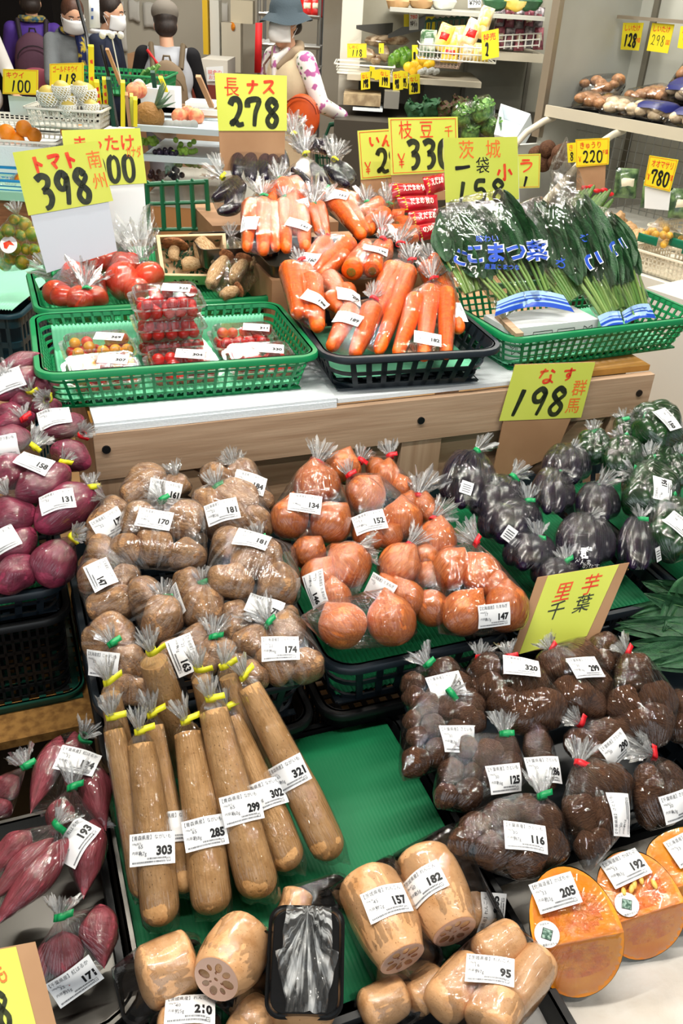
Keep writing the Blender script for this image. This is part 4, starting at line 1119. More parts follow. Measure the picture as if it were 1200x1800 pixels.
# ---------------------------------------------------------------- cards and boards
class Plane:
    def __init__(s,p,n):s.p,s.n=p,n.normalized()
    def __call__(s,px,py):
        d=ray(px,py)
        return EYE+d*((s.p-EYE).dot(s.n)/d.dot(s.n))
    def back(s,k):return Plane(s.p-s.n*k,s.n)
def stand(v,z=0.85,lean=10,yaw=0,u=0.6):
    """plane of an upright card: leans back by lean degrees; yaw turns it about the vertical"""
    l=math.radians(lean); y=math.radians(yaw)
    n=Matrix.Rotation(y,3,'Z') @ (-V*math.cos(l)+Z3*math.sin(l))
    return Plane(W(u,v,z),n)
def sign(name,label,corners,pl,items,card=None,backs=(),thick=0.0008,cat='price card',group=None,border=None,off=(0,0),cardname='paper_card'):
    """corners: four pixels TL TR BR BL on plane pl"""
    TL,TR,BR,BL=[pl(*c) for c in corners]
    n=pl.n
    asp=((TR-TL).length+(BR-BL).length)/((TL-BL).length+(TR-BR).length)
    def fn(x,y,o=0.0006):
        x=x/asp
        return (BL*(1-x)+BR*x)*(1-y)+(TL*(1-x)+TR*x)*y+n*o
    root=thing(name,(BL+BR)/2,label,cat,group)
    q=MB(); q.poly([BL,BR,TR,TL],thick,n); q.build(cardname,card or YELLOW,root,smooth=False)
    for pts,m,nm,k in backs:
        b=pl.back(k); q=MB(); q.poly([b(*c) for c in pts],0.003,n); q.build(nm,m,root,smooth=False)
    groups={}
    for it in items:
        m=it[-1]
        q=groups.setdefault(m.name,(MB(),m))[0]
        if it[0]=='b':
            _,chars,x,y,w,h,bw,gap,_m=it
            for c in chars:
                if c != ' ':brush(q,c,x*asp,y,w*asp,h,fn,bw)
                x+=w+gap
        elif it[0]=='t':
            _,s,x,y,h,wm,_m=it
            write(q,s,x*asp,y,h,fn,wmax=wm*asp,bold=.003 if len(s)==1 else .018)
        elif it[0]=='r':                       # ruled frame line
            _,x0,y0,x1,y1,wd,_m=it
            for a,b,c,d in ((x0,y0,x1,y0+wd),(x0,y1-wd,x1,y1),(x0,y0,x0+wd/asp,y1),(x1-wd/asp,y0,x1,y1)):
                q.add([fn(a*asp,b),fn(c*asp,b),fn(c*asp,d),fn(a*asp,d)],[(0,1,2,3)])
    for k,(q,m) in groups.items():
        nm='price_digits' if m in (MARK,INK) else 'red_lettering' if m is REDM else 'orange_lettering'
        q.build(nm,m,root,smooth=False)
    return root

PANELP=Plane(W(0.9,-0.03,0.75),-V+Z3*.12)
sign('price_sign','yellow sign for eggplants priced 198, clipped over the plank front',[(905,642),(1046,637),(1021,734),(877,740)],PANELP,
     [('b','な',.32,.66,.22,.26,.05,0,REDM),('b','す',.62,.70,.16,.22,.045,0,REDM),('b','198',.06,.08,.22,.48,.105,.02,MARK),('t','群',.79,.44,.22,.19,ORM),('t','馬',.77,.12,.22,.19,ORM)],
     backs=[([(905,641),(1047,636),(975,800),(862,850)],CARD,'backing_card',.0012)])
TAROP=Plane(W(0.76,-0.585,0.62),(-V*.80+Z3*.45-U*.25))
sign('price_sign','yellow sign naming taro leaves and a place, on cardboard between eggplants and taro',[(963,1012),(1088,992),(1031,1118),(912,1150)],TAROP,
     [('t','里',.20,.64,.20,.24,REDM),('t','芋',.58,.66,.22,.24,REDM),('t','千',.20,.40,.19,.24,MARK),('t','葉',.58,.42,.19,.24,MARK)],
     backs=[([(945,1015),(1106,989),(1050,1122),(898,1152)],CARD,'backing_card',.0012)])
CORNP=Plane(at_z(60,1740,0.62),(EYE-at_z(60,1740,0.62))+Z3*.3)
sign('price_sign','yellow sign on cardboard cut off by the frame corner, in front of the steel tray',[(-120,1690),(28,1664),(66,1812),(-80,1840)],CORNP,
     [('t','さつまいも',.02,.62,.2,.79,ORM),('b','158',.20,.1,.17,.4,.07,.02,MARK)],
     backs=[([(-125,1690),(62,1655),(100,1805),(-80,1845)],CARD,'backing_card',.0012)],cat='price card')

# ---------------------------------------------------------------- lotus roots
from mathutils.geometry import delaunay_2d_cdt
TRAYM=mat('black_foam_tray',(14,15,17),0.22,0.6,bump=0.08,bscale=30)
def tray_geo(mb,M,hx,hy,h=0.018,lip=0.006):
    n=5; rings=[]
    for hw,z,r in ((hx-lip*2.2,0,.012),(hx-lip*1.2,0,.016),(hx-lip*.4,h,.018),(hx,h,.02),(hx,h-.002,.02),(hx-lip*.6,h-.002,.018),(hx-lip*1.4,-.002,.016),(hx-lip*2.4,-.002,.012)):
        k=hx-hw
        rings.append([M @ Vector((x,y,z)) for x,y in rrect(hx-k,hy-k,max(.004,r))])
    m=len(rings[0]); vs=[p for rg in rings for p in rg]; fs=[]
    for a in range(len(rings)-1):
        for i in range(m):
            j=(i+1) % m
            fs.append((a*m+i,a*m+j,(a+1)*m+j,(a+1)*m+i))
    fs.append(tuple(range(m))); fs.append(tuple((len(rings)-1)*m+i for i in range(m))[::-1])
    mb.add(vs,fs)
def lotus_prof(t,cut):
    e=min(1,t/.16); a=math.sqrt(max(0,1-(1-e)**2))
    if cut:b=1-.24*max(0,(t-.62)/.38)**2
    else:
        f=min(1,(1-t)/.2); b=.22+.78*math.sqrt(max(0,1-(1-f)**2))
    return (.18+.82*a)*b*(0.94+.06*math.sin(math.pi*t))
_LOT={}
def lotus_body(parent,a,b,r,cut=True,seed=0):
    key=(cut,seed % 3)
    if key not in _LOT:_LOT[key]=rod('lotus_root',LOTM,lambda t:lotus_prof(t,cut),seed,26,26,0.08,0.03,2)
    x=b-a; L=x.length; up=(EYE-a).normalized(); y=up.cross(x.normalized()).normalized()
    M=frame(x,y,a) @ Matrix.Diagonal((L,r,r,1))
    o=bpy.data.objects.new('lotus_root',_LOT[key]); put(o,parent,M)
    pts=[M @ c for c in support(o.data,True)]
    if cut:
        F2=frame(x,y,b+x.normalized()*.0008) ; F2=F2 @ Matrix(((0,0,1,0),(1,0,0,0),(0,1,0,0),(0,0,0,1)))   # face plane = local xy
        rr=r*lotus_prof(1,True)*.99
        cs=[(0,0,.07)]+[(.56*math.cos(k*.785+.3),.56*math.sin(k*.785+.3),(.20,.15,.17,.11,.20,.14,.18,.12)[k]) for k in range(8)]+[(.30*math.cos(k*2.1),.30*math.sin(k*2.1),.05) for k in range(3)]
        pts2,edges=[],[]
        def loop(cx,cy,rad,n,st=1.0,rot=0):
            s0=len(pts2)
            for i in range(n):
                t=2*math.pi*i/n
                px,py=rad*math.cos(t),rad*math.sin(t)*st
                pts2.append(Vector((cx+px*math.cos(rot)-py*math.sin(rot),cy+px*math.sin(rot)+py*math.cos(rot))))
            edges.extend((s0+i,s0+(i+1) % n) for i in range(n)); return list(range(s0,s0+n))
        loop(0,0,1,30)
        holes=[loop(cx,cy,rd*1.35,12,.72,math.atan2(cy,cx)) for cx,cy,rd in cs]
        res=delaunay_2d_cdt(pts2,edges,[],0,1e-6)
        tri=[]
        for f in res[2]:
            c=sum((res[0][i] for i in f),Vector((0,0)))/len(f)
            if c.length>1:continue
            bad=False
            for (cx,cy,rd),hl in zip(cs,holes):
                q=c-Vector((cx,cy)); ro=math.atan2(cy,cx)
                qx=q.x*math.cos(ro)+q.y*math.sin(ro); qy=-q.x*math.sin(ro)+q.y*math.cos(ro)
                if (qx/(rd*1.35))**2+(qy/(rd*1.35*.72))**2<.97:bad=True
            if not bad:tri.append(tuple(f))
        face=MB(); face.add([F2 @ Vector((p.x*rr,p.y*rr,0)) for p in res[0]],tri)
        fo=face.build('cut_face',LOTCUT,parent,smooth=False); fo['label']='pale cut face of the lotus root'
        hb=MB()
        for hl in holes:
            n=len(hl)
            vs=[F2 @ Vector((pts2[i].x*rr,pts2[i].y*rr,0)) for i in hl]+[F2 @ Vector((pts2[i].x*rr*.9,pts2[i].y*rr*.9,-.006)) for i in hl]
            hb.add(vs,[(i,(i+1) % n,n+(i+1) % n,n+i) for i in range(n)]+[tuple(n+i for i in range(n))])
        ho=hb.build('channels',LOTHOLE,fo);
    return pts
LZ1=(200,1450,2.4); LZ2=(560,1450,2.727)
def lot_slope(px,py):return on_slope(px,py,0.475,-0.95,0.15)
def lotus_pack(label,fr,bodies,tray=None,lab=None,lift=0.0,n1='45',n2='',extra=None,wrapped=True):
    _bagn[0]+=1
    P=lambda x,y:(fr[0]+x/fr[2],fr[1]+y/fr[2])
    def S(x,y,up):p=lot_slope(*P(x,y)); return p+(EYE-p).normalized()*(up+lift)
    c0=S(bodies[0][0],bodies[0][1],0)
    t=thing('lotus_root_pack',c0-Z3*.03,label,'pack of lotus root','wrapped lotus roots')
    pts=[]
    for (ax,ay,au,bx,by,bu,r,cut) in bodies:
        a,b=S(ax,ay,au),S(bx,by,bu)
        rr=r/fr[2]*depth((a+b)/2)/F
        pts+=lotus_body(t,a,b,rr,cut,_bagn[0])
    if tray:
        cx,cy,ang,hl,hw,dn,tilt=tray
        p=S(cx,cy,-dn); X=img_dir(p,ang); w=(EYE-p).normalized()
        n=(w+img_dir(p,ang+90)*tilt).normalized(); Y=n.cross(X).normalized()
        M=frame(X,Y,p); k=depth(p)/F/fr[2]
        q=MB(); tray_geo(q,M,hl*k,hw*k); q.build('foam_tray',TRAYM,t)
        pts+=[M @ Vector((sx*hl*k,sy*hw*k,z)) for sx in (-1,1) for sy in (-1,1) for z in (0,.016)]
    c=sum(pts,Vector())/len(pts)
    tp=c+(EYE-c).normalized()*-.04-Z3*.02
    if wrapped:
        fm,bv=film(t,pts,tp,WRAPF,0.0,56,40,1.006,_bagn[0],.002)
    else:bv=hull_bvh(pts)
    if lab:price_label(t,bv,*P(*lab[:2]),lab[2],lab[3],HEAD['lotus'][0],n1,n2)
    if extra:extra(t,S)
    return t
lotus_pack('wrapped lotus root lying deepest at the frame bottom, under the black tray',LZ1,[(520,780,0,640,900,0,110,False)],None,None,-.03)
lotus_pack('lotus root tip peeping up behind the overturned black tray',LZ1,[(780,270,0,740,420,-.01,68,True)],(870,310,20,130,70,.02,0),None,-.035)
lotus_pack('wrapped lotus root with its label half covered, behind the one priced 182',LZ2,[(700,280,0,800,500,0,100,False)],None,(838,440,-78,'205'),-.04)
lotus_pack('wrapped whole lotus root in the tray corner near the steel tray',LZ1,[(345,560,0,100,660,0,138,False)],(210,660,22,190,120,.03,0),None,-.005)
lotus_pack('wrapped lotus root priced 525 grams at the frame bottom',LZ1,[(420,840,0,180,870,0,95,False)],(300,880,0,150,90,.03,0),(322,775,-14,'210'),-.008,'40','525g')
lotus_pack('wrapped lotus root with its hollow cut face turned to the viewer, priced 122',LZ1,[(560,460,-.01,432,650,.03,138,True)],(560,610,52,170,120,.02,-.8),(402,452,-30,'122'),.02)
lotus_pack('small lotus root at the frame bottom below the 157 one',LZ2,[(420,800,0,200,900,0,100,False)],(330,870,25,150,110,.02,0),None,-.03)
lotus_pack('wrapped lotus root lying behind the bag priced 95',LZ2,[(590,720,0,430,860,0,90,False)],None,None,-.035)
lotus_pack('wrapped lotus root priced 157 on a black tray next to the overturned tray',LZ2,[(205,235,0,400,640,.012,158,True)],(330,480,-64,270,175,.032,0),(328,362,-30,'157'),.012,'45','372g')
lotus_pack('wrapped lotus root priced 182, upper one of the pair on black trays',LZ2,[(470,130,0,650,510,.015,152,True)],(610,320,-64,260,190,.030,0),(500,282,-33,'182'),.014,'40','455g')
lotus_pack('clear pack of three lotus root pieces priced 95',LZ2,[(960,520,.0,760,640,.0,95,False),(1080,610,.0,900,880,-.005,105,False),(760,660,.0,560,900,.005,110,False),(880,800,.02,800,1000,.02,130,False)],None,(820,695,28,'95'),.01,'16','597g')
def scrunch(t,M,k):
    # the wrap gathered on the underside of the overturned tray
    nu,nv=26,30
    vs=[]
    for j in range(nv+1):
        f=j/nv
        cy=lerp(365,760,f)
        wd=lerp(95,70,f)*(1+.5*math.sin(f*4.2)*(1 if f>.4 else .3))+45*f*f
        for i in range(nu+1):
            g=i/nu*2-1
            vs.append(M @ Vector(((575-cy+10*noise.noise(Vector((g*3,f*4,5))))*k,(-g*wd-7+12*noise.noise(Vector((f*6,g*2,1))))*k,.003+.012*abs(noise.noise(Vector((g*4,f*3,9))))+.008*abs(noise.noise(Vector((g*11,f*5,2)))))))
    mb=MB(); mb.add(vs,[(j*(nu+1)+i,j*(nu+1)+i+1,(j+1)*(nu+1)+i+1,(j+1)*(nu+1)+i) for j in range(nv) for i in range(nu)])
    o=mb.build('gathered_wrap',film_mat('scrunched_wrap_film',.5,.5,.16,wr=.9,scale=50),t)
    o.data.polygons.foreach_set('use_smooth',[True]*len(o.data.polygons)); o['label']='whitish gathered wrap on the underside of the tray'
def over_tray(t,S):
    p=S(808,575,.042); X=img_dir(p,88); w=(EYE-p).normalized(); Y=w.cross(X)
    M=frame(X,Y,p) ; k=depth(p)/F/2.4
    q=MB(); tray_geo(q,M @ Matrix.Rotation(math.pi,4,'X'),218*k,166*k,.02); q.build('foam_tray',TRAYM,t)
    scrunch(t,M,k)
lotus_pack('overturned black tray with whitish gathered wrap over a lotus root',LZ1,[(810,500,-.03,790,880,-.03,135,False)],None,None,.02,extra=over_tray,wrapped=False)

# ---------------------------------------------------------------- pumpkin wedges
PUMF=mat('pumpkin_flesh',(248,152,8),0.3,0.4,rgb2=(238,124,4),nscale=22,ramp=(0.4,0.7),coat=0.2,bump=0.15,bscale=60)
PUMC=mat('pumpkin_seed_hollow',(230,108,4),0.35,0.5,rgb2=(246,146,10),nscale=60,coat=0.2,bump=0.6,bscale=110)
PUMR=mat('pumpkin_rind',(38,56,40),0.5,0.4,rgb2=(70,84,60),nscale=40)
SEEDM=mat('pumpkin_seed',(240,190,90),0.35,0.5)
KZ=(860,1440,3.529)
def pumpkin(label,crease,C_lift,R,Hm,angA,angB,lab,badge=None,seeds=0,flip=1,zc=0.478,price=None,g=''):
    _bagn[0]+=1
    P=lambda x,y:(KZ[0]+x/KZ[2],KZ[1]+y/KZ[2])
    p0,p1=[at_z(*P(*c),zc+C_lift) for c in crease]
    C=(p0+p1)/2; x=(p1-p0); hl=x.length/2; x=x.normalized()
    w=(C-EYE).normalized(); x=(x-w*x.dot(w)*.5).normalized()
    e=(DN*-1); e=(e-x*e.dot(x)); w2=(w-x*w.dot(x)); w2=w2.normalized(); e=(e-w2*e.dot(w2)).normalized()
    dA=e*math.cos(math.radians(angA))+w2*math.sin(math.radians(angA))
    t=thing('pumpkin_wedge',C+w2*R*.8,label,'pumpkin wedge','wrapped pumpkin wedges')
    # half outline of the cut: list of (axis position, distance from crease)
    ol=[]
    for i in range(25):
        a=math.pi*i/24
        ol.append((-math.cos(a)*(hl+(Hm-hl)*2.2*math.sin(a)),R*math.sin(a)))
    tot=math.radians(180-angA-angB)
    dirs=[dA*math.cos(tot*k/14)+(w2*math.cos(math.radians(angA))-e*math.sin(math.radians(angA)))*math.sin(tot*k/14) for k in range(15)]
    rind=MB(); n=len(ol)
    vs=[C+x*s+d*q*(1+.025*math.cos(k*1.7)) for k,d in enumerate(dirs) for s,q in ol]
    rind.add(vs,[(k*n+i,k*n+i+1,(k+1)*n+i+1,(k+1)*n+i) for k in range(14) for i in range(n-1)])
    rind.build('rind',PUMR,t)
    for d,nm,nn in ((dirs[0],'cut_face',None),(dirs[-1],'cut_face',None)):
        inw=(dirs[7]-d*dirs[7].dot(d)).normalized()
        mb=MB(); m=12; vs=[]
        for j in range(m+1):
            f=j/m
            for s,q in ol:
                # shallow dent where the seeds were
                r2=((s/(hl*.62))**2+((q*f-R*.38)/(R*.30))**2)
                dent=.006*math.exp(-r2*1.2)
                vs.append(C+x*s*(1 if j else .98)+d*(q*f)+inw*(dent+.0002))
        cur=[]
        for j in range(m):
            for i in range(n-1):
                s,q=ol[i]; f=(j+.5)/m
                r2=((s/(hl*.66))**2+((q*f-R*.38)/(R*.32))**2)
                cur.append(1 if r2<1 else 0)
        fs=[(j*n+i,j*n+i+1,(j+1)*n+i+1,(j+1)*n+i) for j in range(m) for i in range(n-1)]
        mb.add(vs,fs); mb.m=cur
        mb.build(nm,[PUMF,PUMC],t)
        if d is dirs[0]:
            rnd=random.Random(3)
            for k in range(seeds):
                q=MB(); c=C+x*hl*(-.3+.75*k/max(1,seeds-1)+rnd.uniform(-.06,.06))+d*R*rnd.uniform(.26,.5)-inw*.001
                a=rnd.uniform(.8,2); X2=x*math.cos(a)+d*math.sin(a)
                q.sphere(c,.0075,10,6,(1,.5,.3),frame(X2,inw.cross(X2),Vector()).to_3x3().to_4x4()); q.build('seed',SEEDM,t)
    pts=vs_all=[C+x*s+d*q for d in dirs[::3]+[dirs[-1]] for s,q in ol[::2]]
    fm,bv=film(t,pts,C+w2*R*1.0,WRAPF,0,56,40,1.008,_bagn[0],.002)
    price_label(t,bv,*P(*lab[:2]),lab[2],lab[3],HEAD['pumpkin'][0],'33',g)
    if badge:
        d=ray(*P(*badge)).normalized(); loc,nr=bv.ray_cast(EYE,d)[:2]
        if loc is not None:
            if nr.dot(d)>0:nr=-nr
            X=x-nr*x.dot(nr); X.normalize(); Y=nr.cross(X)
            f=lambda a,b,o=.002:loc+X*a+Y*b+nr*o
            q=MB(); q.add([f(.0165*math.cos(k*.2618),.0165*math.sin(k*.2618)) for k in range(24)],[tuple(range(24))])
            b=q.build('round_sticker',LABELW,t,smooth=False)
            s=.0085; a0=-.5
            R4=lambda k,rr:(rr*math.cos(a0+.785+k*1.5708),rr*math.sin(a0+.785+k*1.5708))
            q=MB(); q.add([f(*R4(k,s),.0025) for k in range(4)],[(0,1,2,3)])
            q.build('green_picture',mat('printed_green_picture',(40,84,66),.5,.4,rgb2=(160,190,176),nscale=260),b,smooth=False)
            q=MB()
            for k in range(4):
                a,c=R4(k,s*1.12),R4(k+1,s*1.12)
                q.add([f(*a,.0026),f(*c,.0026),f(c[0]*.9,c[1]*.9,.0026),f(a[0]*.9,a[1]*.9,.0026)],[(0,1,2,3)])
            write(q,'かぼちゃ',0,.0112,.0024,lambda a,c:f(a,c,.0026),align='c'); write(q,'農園かぼちゃ',0,-.0138,.0024,lambda a,c:f(a,c,.0026),align='c')
            q.build('sticker_print',INK,b,smooth=False)
    return t
pumpkin('wrapped pumpkin wedge at the frame edge beside the one priced 192',[(1175,420),(1420,330)],.01,.075,.06,12,40,(1235,175,-30,'198'),None,0)
pumpkin('wrapped pumpkin wedge priced 192 with seeds showing in its hollow',[(770,650),(1185,520)],.0,.088,.060,14,52,(842,305,-29,'192'),(850,532),5,g='583g')
pumpkin('wrapped pumpkin wedge priced 205, nearest on the crumpled paper',[(300,805),(815,705)],.015,.094,.062,8,45,(408,460,-18,'205'),(355,715),0,g='623g')

# ---------------------------------------------------------------- loose leafy greens
LEAFM=mat('dark_green_leaf',(44,92,56),0.45,0.4,rgb2=(30,70,44),nscale=14,bump=0.3,bscale=60,rnd=0.2)
VEINM=mat('pale_leaf_rib',(96,140,86),0.5,0.4)
def leaf_geo(L,Wd,fold=.25,curl=.3,wav=.05,seed=0,n=12,m=6):
    vs,fs=[],[]
    for i in range(n+1):
        t=i/n
        wd=Wd*.5*(math.sin(math.pi*min(1,t*.97+.03))**.7)*(1.1-.35*t)
        for j in range(-m,m+1):
            s=j/m
            z=abs(s)*wd*fold-curl*L*t*t+wav*Wd*noise.noise(Vector((t*4+seed,s*2,seed)))+.02*Wd*math.sin(t*22)*abs(s)
            vs.append(Vector((L*t,s*wd,z)))
    k=2*m+1
    for i in range(n):
        for j in range(k-1):fs.append((i*k+j,i*k+j+1,(i+1)*k+j+1,(i+1)*k+j))
    return vs,fs
_LEAF=[]
for sd in range(4):
    q=MB(); q.add(*leaf_geo(1,.55,.22,.18,.06,sd*3.1)); q.cur=1
    q.tube([(0,0,.01),(.5,0,.01-.18*.25),(.93,0,-.14)],[.012,.008,.002],6)
    _LEAF.append(q.data('leaf',[LEAFM,VEINM]))
def leaf(parent,base,tip,wd,k,roll=0.0,nm='leaf'):
    x=tip-base; L=x.length; w=(EYE-base).normalized()
    y=w.cross(x.normalized()).normalized()
    M=frame(x,y,base) @ Matrix.Rotation(roll,4,'X') @ Matrix.Diagonal((L,wd/.55 ,L,1))
    o=bpy.data.objects.new(nm,_LEAF[k % 4]); put(o,parent,M); return o
gr=thing('leafy_greens',at_z(1180,1120,.50),'loose bunch of dark green leaves beside the bagged taro roots','leafy greens')
rl=random.Random(11)
for i,(bx,by,tx,ty,wd,up) in enumerate([(1230,1060,1100,1075,.06,.0),(1240,1110,1088,1105,.07,.012),(1230,1140,1100,1150,.065,.02),(1240,1050,1130,1030,.07,.01),(1250,1120,1135,1095,.08,.03),(1260,1080,1150,1050,.08,.035),(1230,1010,1180,1150,.07,.03),(1260,1160,1140,1170,.06,.035),(1220,1010,1165,1100,.08,.045),(1240,1020,1195,1130,.08,.05)]):
    a,b=tar_slope(bx,by),tar_slope(tx,ty)
    a+=(EYE-a).normalized()*(up+.01); b+=(EYE-b).normalized()*(up)
    leaf(gr,a,b,wd*.62,i,rl.uniform(-.5,.5))
    o2=Vector((0,0,.006))+U*rl.uniform(-.02,.02)
    leaf(gr,a+o2,b+o2*1.6-V*rl.uniform(-.01,.03),wd*.55,i+1,rl.uniform(-.6,.6))

# ---------------------------------------------------------------- cherry tomato packs
PACKM=film_mat('clear_hard_plastic',0.02,0.02,0.05,wr=0.10,scale=20)
PACKRIM=film_mat('clear_plastic_rim',0.16,0.16,0.06,wr=0.05,scale=20,k=1.6)
def prism_rings(mb,M,rings,close=True):
    pts=[]
    for hx,hy,z,r in rings:pts.append([M @ Vector((x,y,z)) for x,y in rrect(hx,hy,r)])
    m=len(pts[0]); vs=[p for rg in pts for p in rg]; fs=[]
    for a in range(len(pts)-1):
        for i in range(m):
            j=(i+1) % m
            fs.append((a*m+i,a*m+j,(a+1)*m+j,(a+1)*m+i))
    if close:fs.append(tuple((len(pts)-1)*m+i for i in range(m)))
    mb.add(vs,fs); return vs,fs
def pack(label,u,v,z,rot,price,lp,tilt=(0,0),yellow=0,n1='198',n2='',seed=0):
    M=BM(u,v-.030,z-.015,rot) @ Matrix.Rotation(math.radians(tilt[0]),4,'X') @ Matrix.Rotation(math.radians(tilt[1]),4,'Y')
    t=thing('tomato_pack',M @ Vector((0,0,0)),label,'pack of cherry tomatoes','clear packs of cherry tomatoes')
    q=MB(); q.v,q.f,q.m=[],[],[]
    prism_rings(q,M,[(.0,.0,.001,.0),(.062,.040,.001,.012),(.066,.044,.004,.014),(.071,.049,.028,.016)],False)
    q.build('base_shell',PACKM,t)
    q=MB(); a=prism_rings(q,M,[(.0705,.0485,.030,.016),(.067,.045,.046,.016),(.063,.041,.052,.014),(.0,.0,.053,.0)],False)
    bv=BVHTree.FromPolygons(a[0],a[1])
    q.build('lid',PACKM,t)
    q=MB(); prism_rings(q,M,[(.0705,.0485,.0285,.016),(.077,.055,.0285,.018),(.078,.056,.0305,.018),(.071,.049,.0305,.016),(.0705,.0485,.0285,.016)],False)
    for k in range(7):
        x=-.055+.11*k/6
        q.tube([M @ Vector((x,-.0475,.031)),M @ Vector((x,-.0445,.047))],.0012,5); q.tube([M @ Vector((x,.0475,.031)),M @ Vector((x,.0445,.047))],.0012,5)
    prism_rings(q,M,[(.066,.044,.0465,.016),(.0675,.0455,.0465,.016),(.0665,.0445,.0485,.016),(.065,.043,.0485,.016)],False)
    q.build('rim',PACKRIM,t)
    rnd=random.Random(seed)
    for zz,off in ((.0145,0),(.0335,.006)):
        for i in range(5):
            for j in range(3):
                if zz>.02 and (j==1 and i in (0,2,4) or rnd.random()<.15):continue
                p=M @ Vector((-.052+.0255*i+off+rnd.uniform(-.002,.002),-.029+.028*j+rnd.uniform(-.002,.002),zz))
                yl=zz>.02 and rnd.random()<yellow
                o=bpy.data.objects.new('cherry_tomato',CHERRY[1 if yl else 0])
                put(o,t,Matrix.Translation(p) @ Matrix.Rotation(rnd.uniform(0,6),4,'X') @ Matrix.Diagonal((.0132*rnd.uniform(.92,1.05),)*3+(1,)))
    if price:
        c=M @ Vector((lp[0],lp[1],.053)); X=M.to_3x3() @ Vector((1,0,0))
        p0,p1=pix(c),pix(c+X*.03)
        ang=math.degrees(math.atan2(p1[1]-p0[1],p1[0]-p0[0]))
        price_label(t,bv,p0[0],p0[1],ang,price,HEAD['tomato'][0],n1,n2,off=.0008)
    return t
pack('cherry tomato pack priced 369 behind the one priced 307',.052,.290,.838,2,'369',(.024,.002),(3,0),.75,seed=1)
pack('cherry tomato pack priced 307 at the near front basket corner',.045,.165,.836,2,'307',(.022,.004),(6,0),.55,seed=2)
pack('cherry tomato pack lowest in the middle stack',.205,.285,.836,0,'',(0,0),seed=3)
pack('cherry tomato pack priced 296, second from the top of the middle stack',.203,.280,.889,-1,'296',(.02,0),seed=4,tilt=(2,0))
pack('cherry tomato pack priced 325 on top of the middle stack',.200,.270,.942,-2,'325',(.022,.004),(5,-1),seed=5,n2='191g')
pack('cherry tomato pack priced 304 in front of the middle stack',.207,.160,.836,0,'304',(.016,.004),(6,0),seed=6)
pack('cherry tomato pack priced 311 behind the one priced 330',.372,.280,.838,-3,'311',(.028,.004),(3,0),seed=7)
pack('cherry tomato pack priced 330 at the basket corner beside the carrots',.374,.155,.836,-3,'330',(.020,.004),(6,0),seed=8)

# ---------------------------------------------------------------- bags of large tomatoes, mushrooms
BZ=(0,200,3.0)
def big_slope(px,py):return on_slope(px,py,0.862,0.52,0.22)
def bt(label,*a,**k):return bag('tomato',label,BZ,big_slope,*a,filmm=FILM_CRISP,**k)
bt('bag of large tomatoes against the white board of the 398 sign',[(500,785,74),(600,790,66),(690,795,70)],(620,742),(620,690),'g')
bt('bag of large tomatoes with a wide fanned top tied green beside the mushroom box',[(640,880,92),(785,860,84),(650,800,72),(720,930,70)],(748,782),(712,690),'g',rise=.012)
bt('small bag of large tomatoes with its tie at the near tray corner',[(300,945,72),(380,860,66)],(285,850),(225,805),'g',rise=.006)
bt('bag of pale large tomatoes with a green tape flag on its front',[(395,850,76),(500,885,58),(420,975,70),(510,960,62),(330,960,62)],(447,925),(462,850),'g',rise=.022,lift=.05)
MUSM=mat('mushroom_cap',(168,112,74),0.7,0.2,rgb2=(120,76,48),nscale=3,ramp=(.4,.6),bump=.5,bscale=6)
MUSS=mat('mushroom_stem',(206,176,136),0.75,0.2,rgb2=(156,116,74),nscale=4,stretch=(1,3,3),bump=.4,bscale=8)
FERN=mat('dark_fern',(30,62,34),.6,.3)
STEM=rod('stem',MUSS,lambda t:.55+.45*math.sin(math.pi*(t*.8+.15)),5,16,16,.12,.1)
CAP=blob('cap',MUSM,51,3,.12,1.4,0,lambda p:Vector((p.x*.45 if p.x>0 else p.x*.2,p.y,p.z)))
def mushroom(parent,fr,sl,a,b,r,cap,label=None,top=True):
    P=lambda x,y:(fr[0]+x/fr[2],fr[1]+y/fr[2])
    A,B=sl(*P(*a)),sl(*P(*b)); rr=r/fr[2]*depth(A)/F; cr=cap/fr[2]*depth(A)/F
    x=B-A; w=(EYE-A).normalized(); y=w.cross(x.normalized()).normalized()
    root=parent
    if top:
        root=thing('matsutake_mushroom',A,label,'mushroom','mushrooms in the wooden box')
    o=bpy.data.objects.new('stem',STEM); put(o,root,frame(x,y,A) @ Matrix.Diagonal((x.length,rr,rr,1)))
    if cap:o=bpy.data.objects.new('cap',CAP); put(o,root,frame(x,y,A+x*.95) @ Matrix.Diagonal((cr,cr,cr,1)))
    M=WM[root.name]
    return [A+w*rr,B+w*rr,A-y*rr,A+y*rr,B+y*max(cr,rr),B-y*max(cr,rr),A-w*rr,B-w*rr]
bxp=Plane(W(0.34,0.70,0.90),-V*.75+Z3*.66)
bx=thing('mushroom_box',bxp(340,480),'pale wooden box of big brown mushrooms tilted behind the tomatoes','wooden box')
TL,TR,BR,BL=[bxp(*c) for c in ((274,413),(396,410),(402,486),(284,484))]
nn=bxp.n; D=-nn*.05
ins=lambda p,k:p+((TL+TR+BR+BL)/4-p)*k
for a,b in ((TL,TR),(TR,BR),(BR,BL),(BL,TL)):
    q=MB(); q.hexa([a+D,b+D,ins(b,.1)+D,ins(a,.1)+D],[a,b,ins(b,.1),ins(a,.1)]); q.build('side_board',mat('pale_box_wood',(226,196,156),.6,.3,rgb2=(206,172,128),nscale=20),bx,smooth=False)
q=MB(); q.hexa([p+D-nn*.004 for p in (TL,TR,BR,BL)],[p+D for p in (TL,TR,BR,BL)]); q.build('bottom_board',mat('pale_box_wood',(226,196,156)),bx,smooth=False)
q=MB(); rnd=random.Random(5)
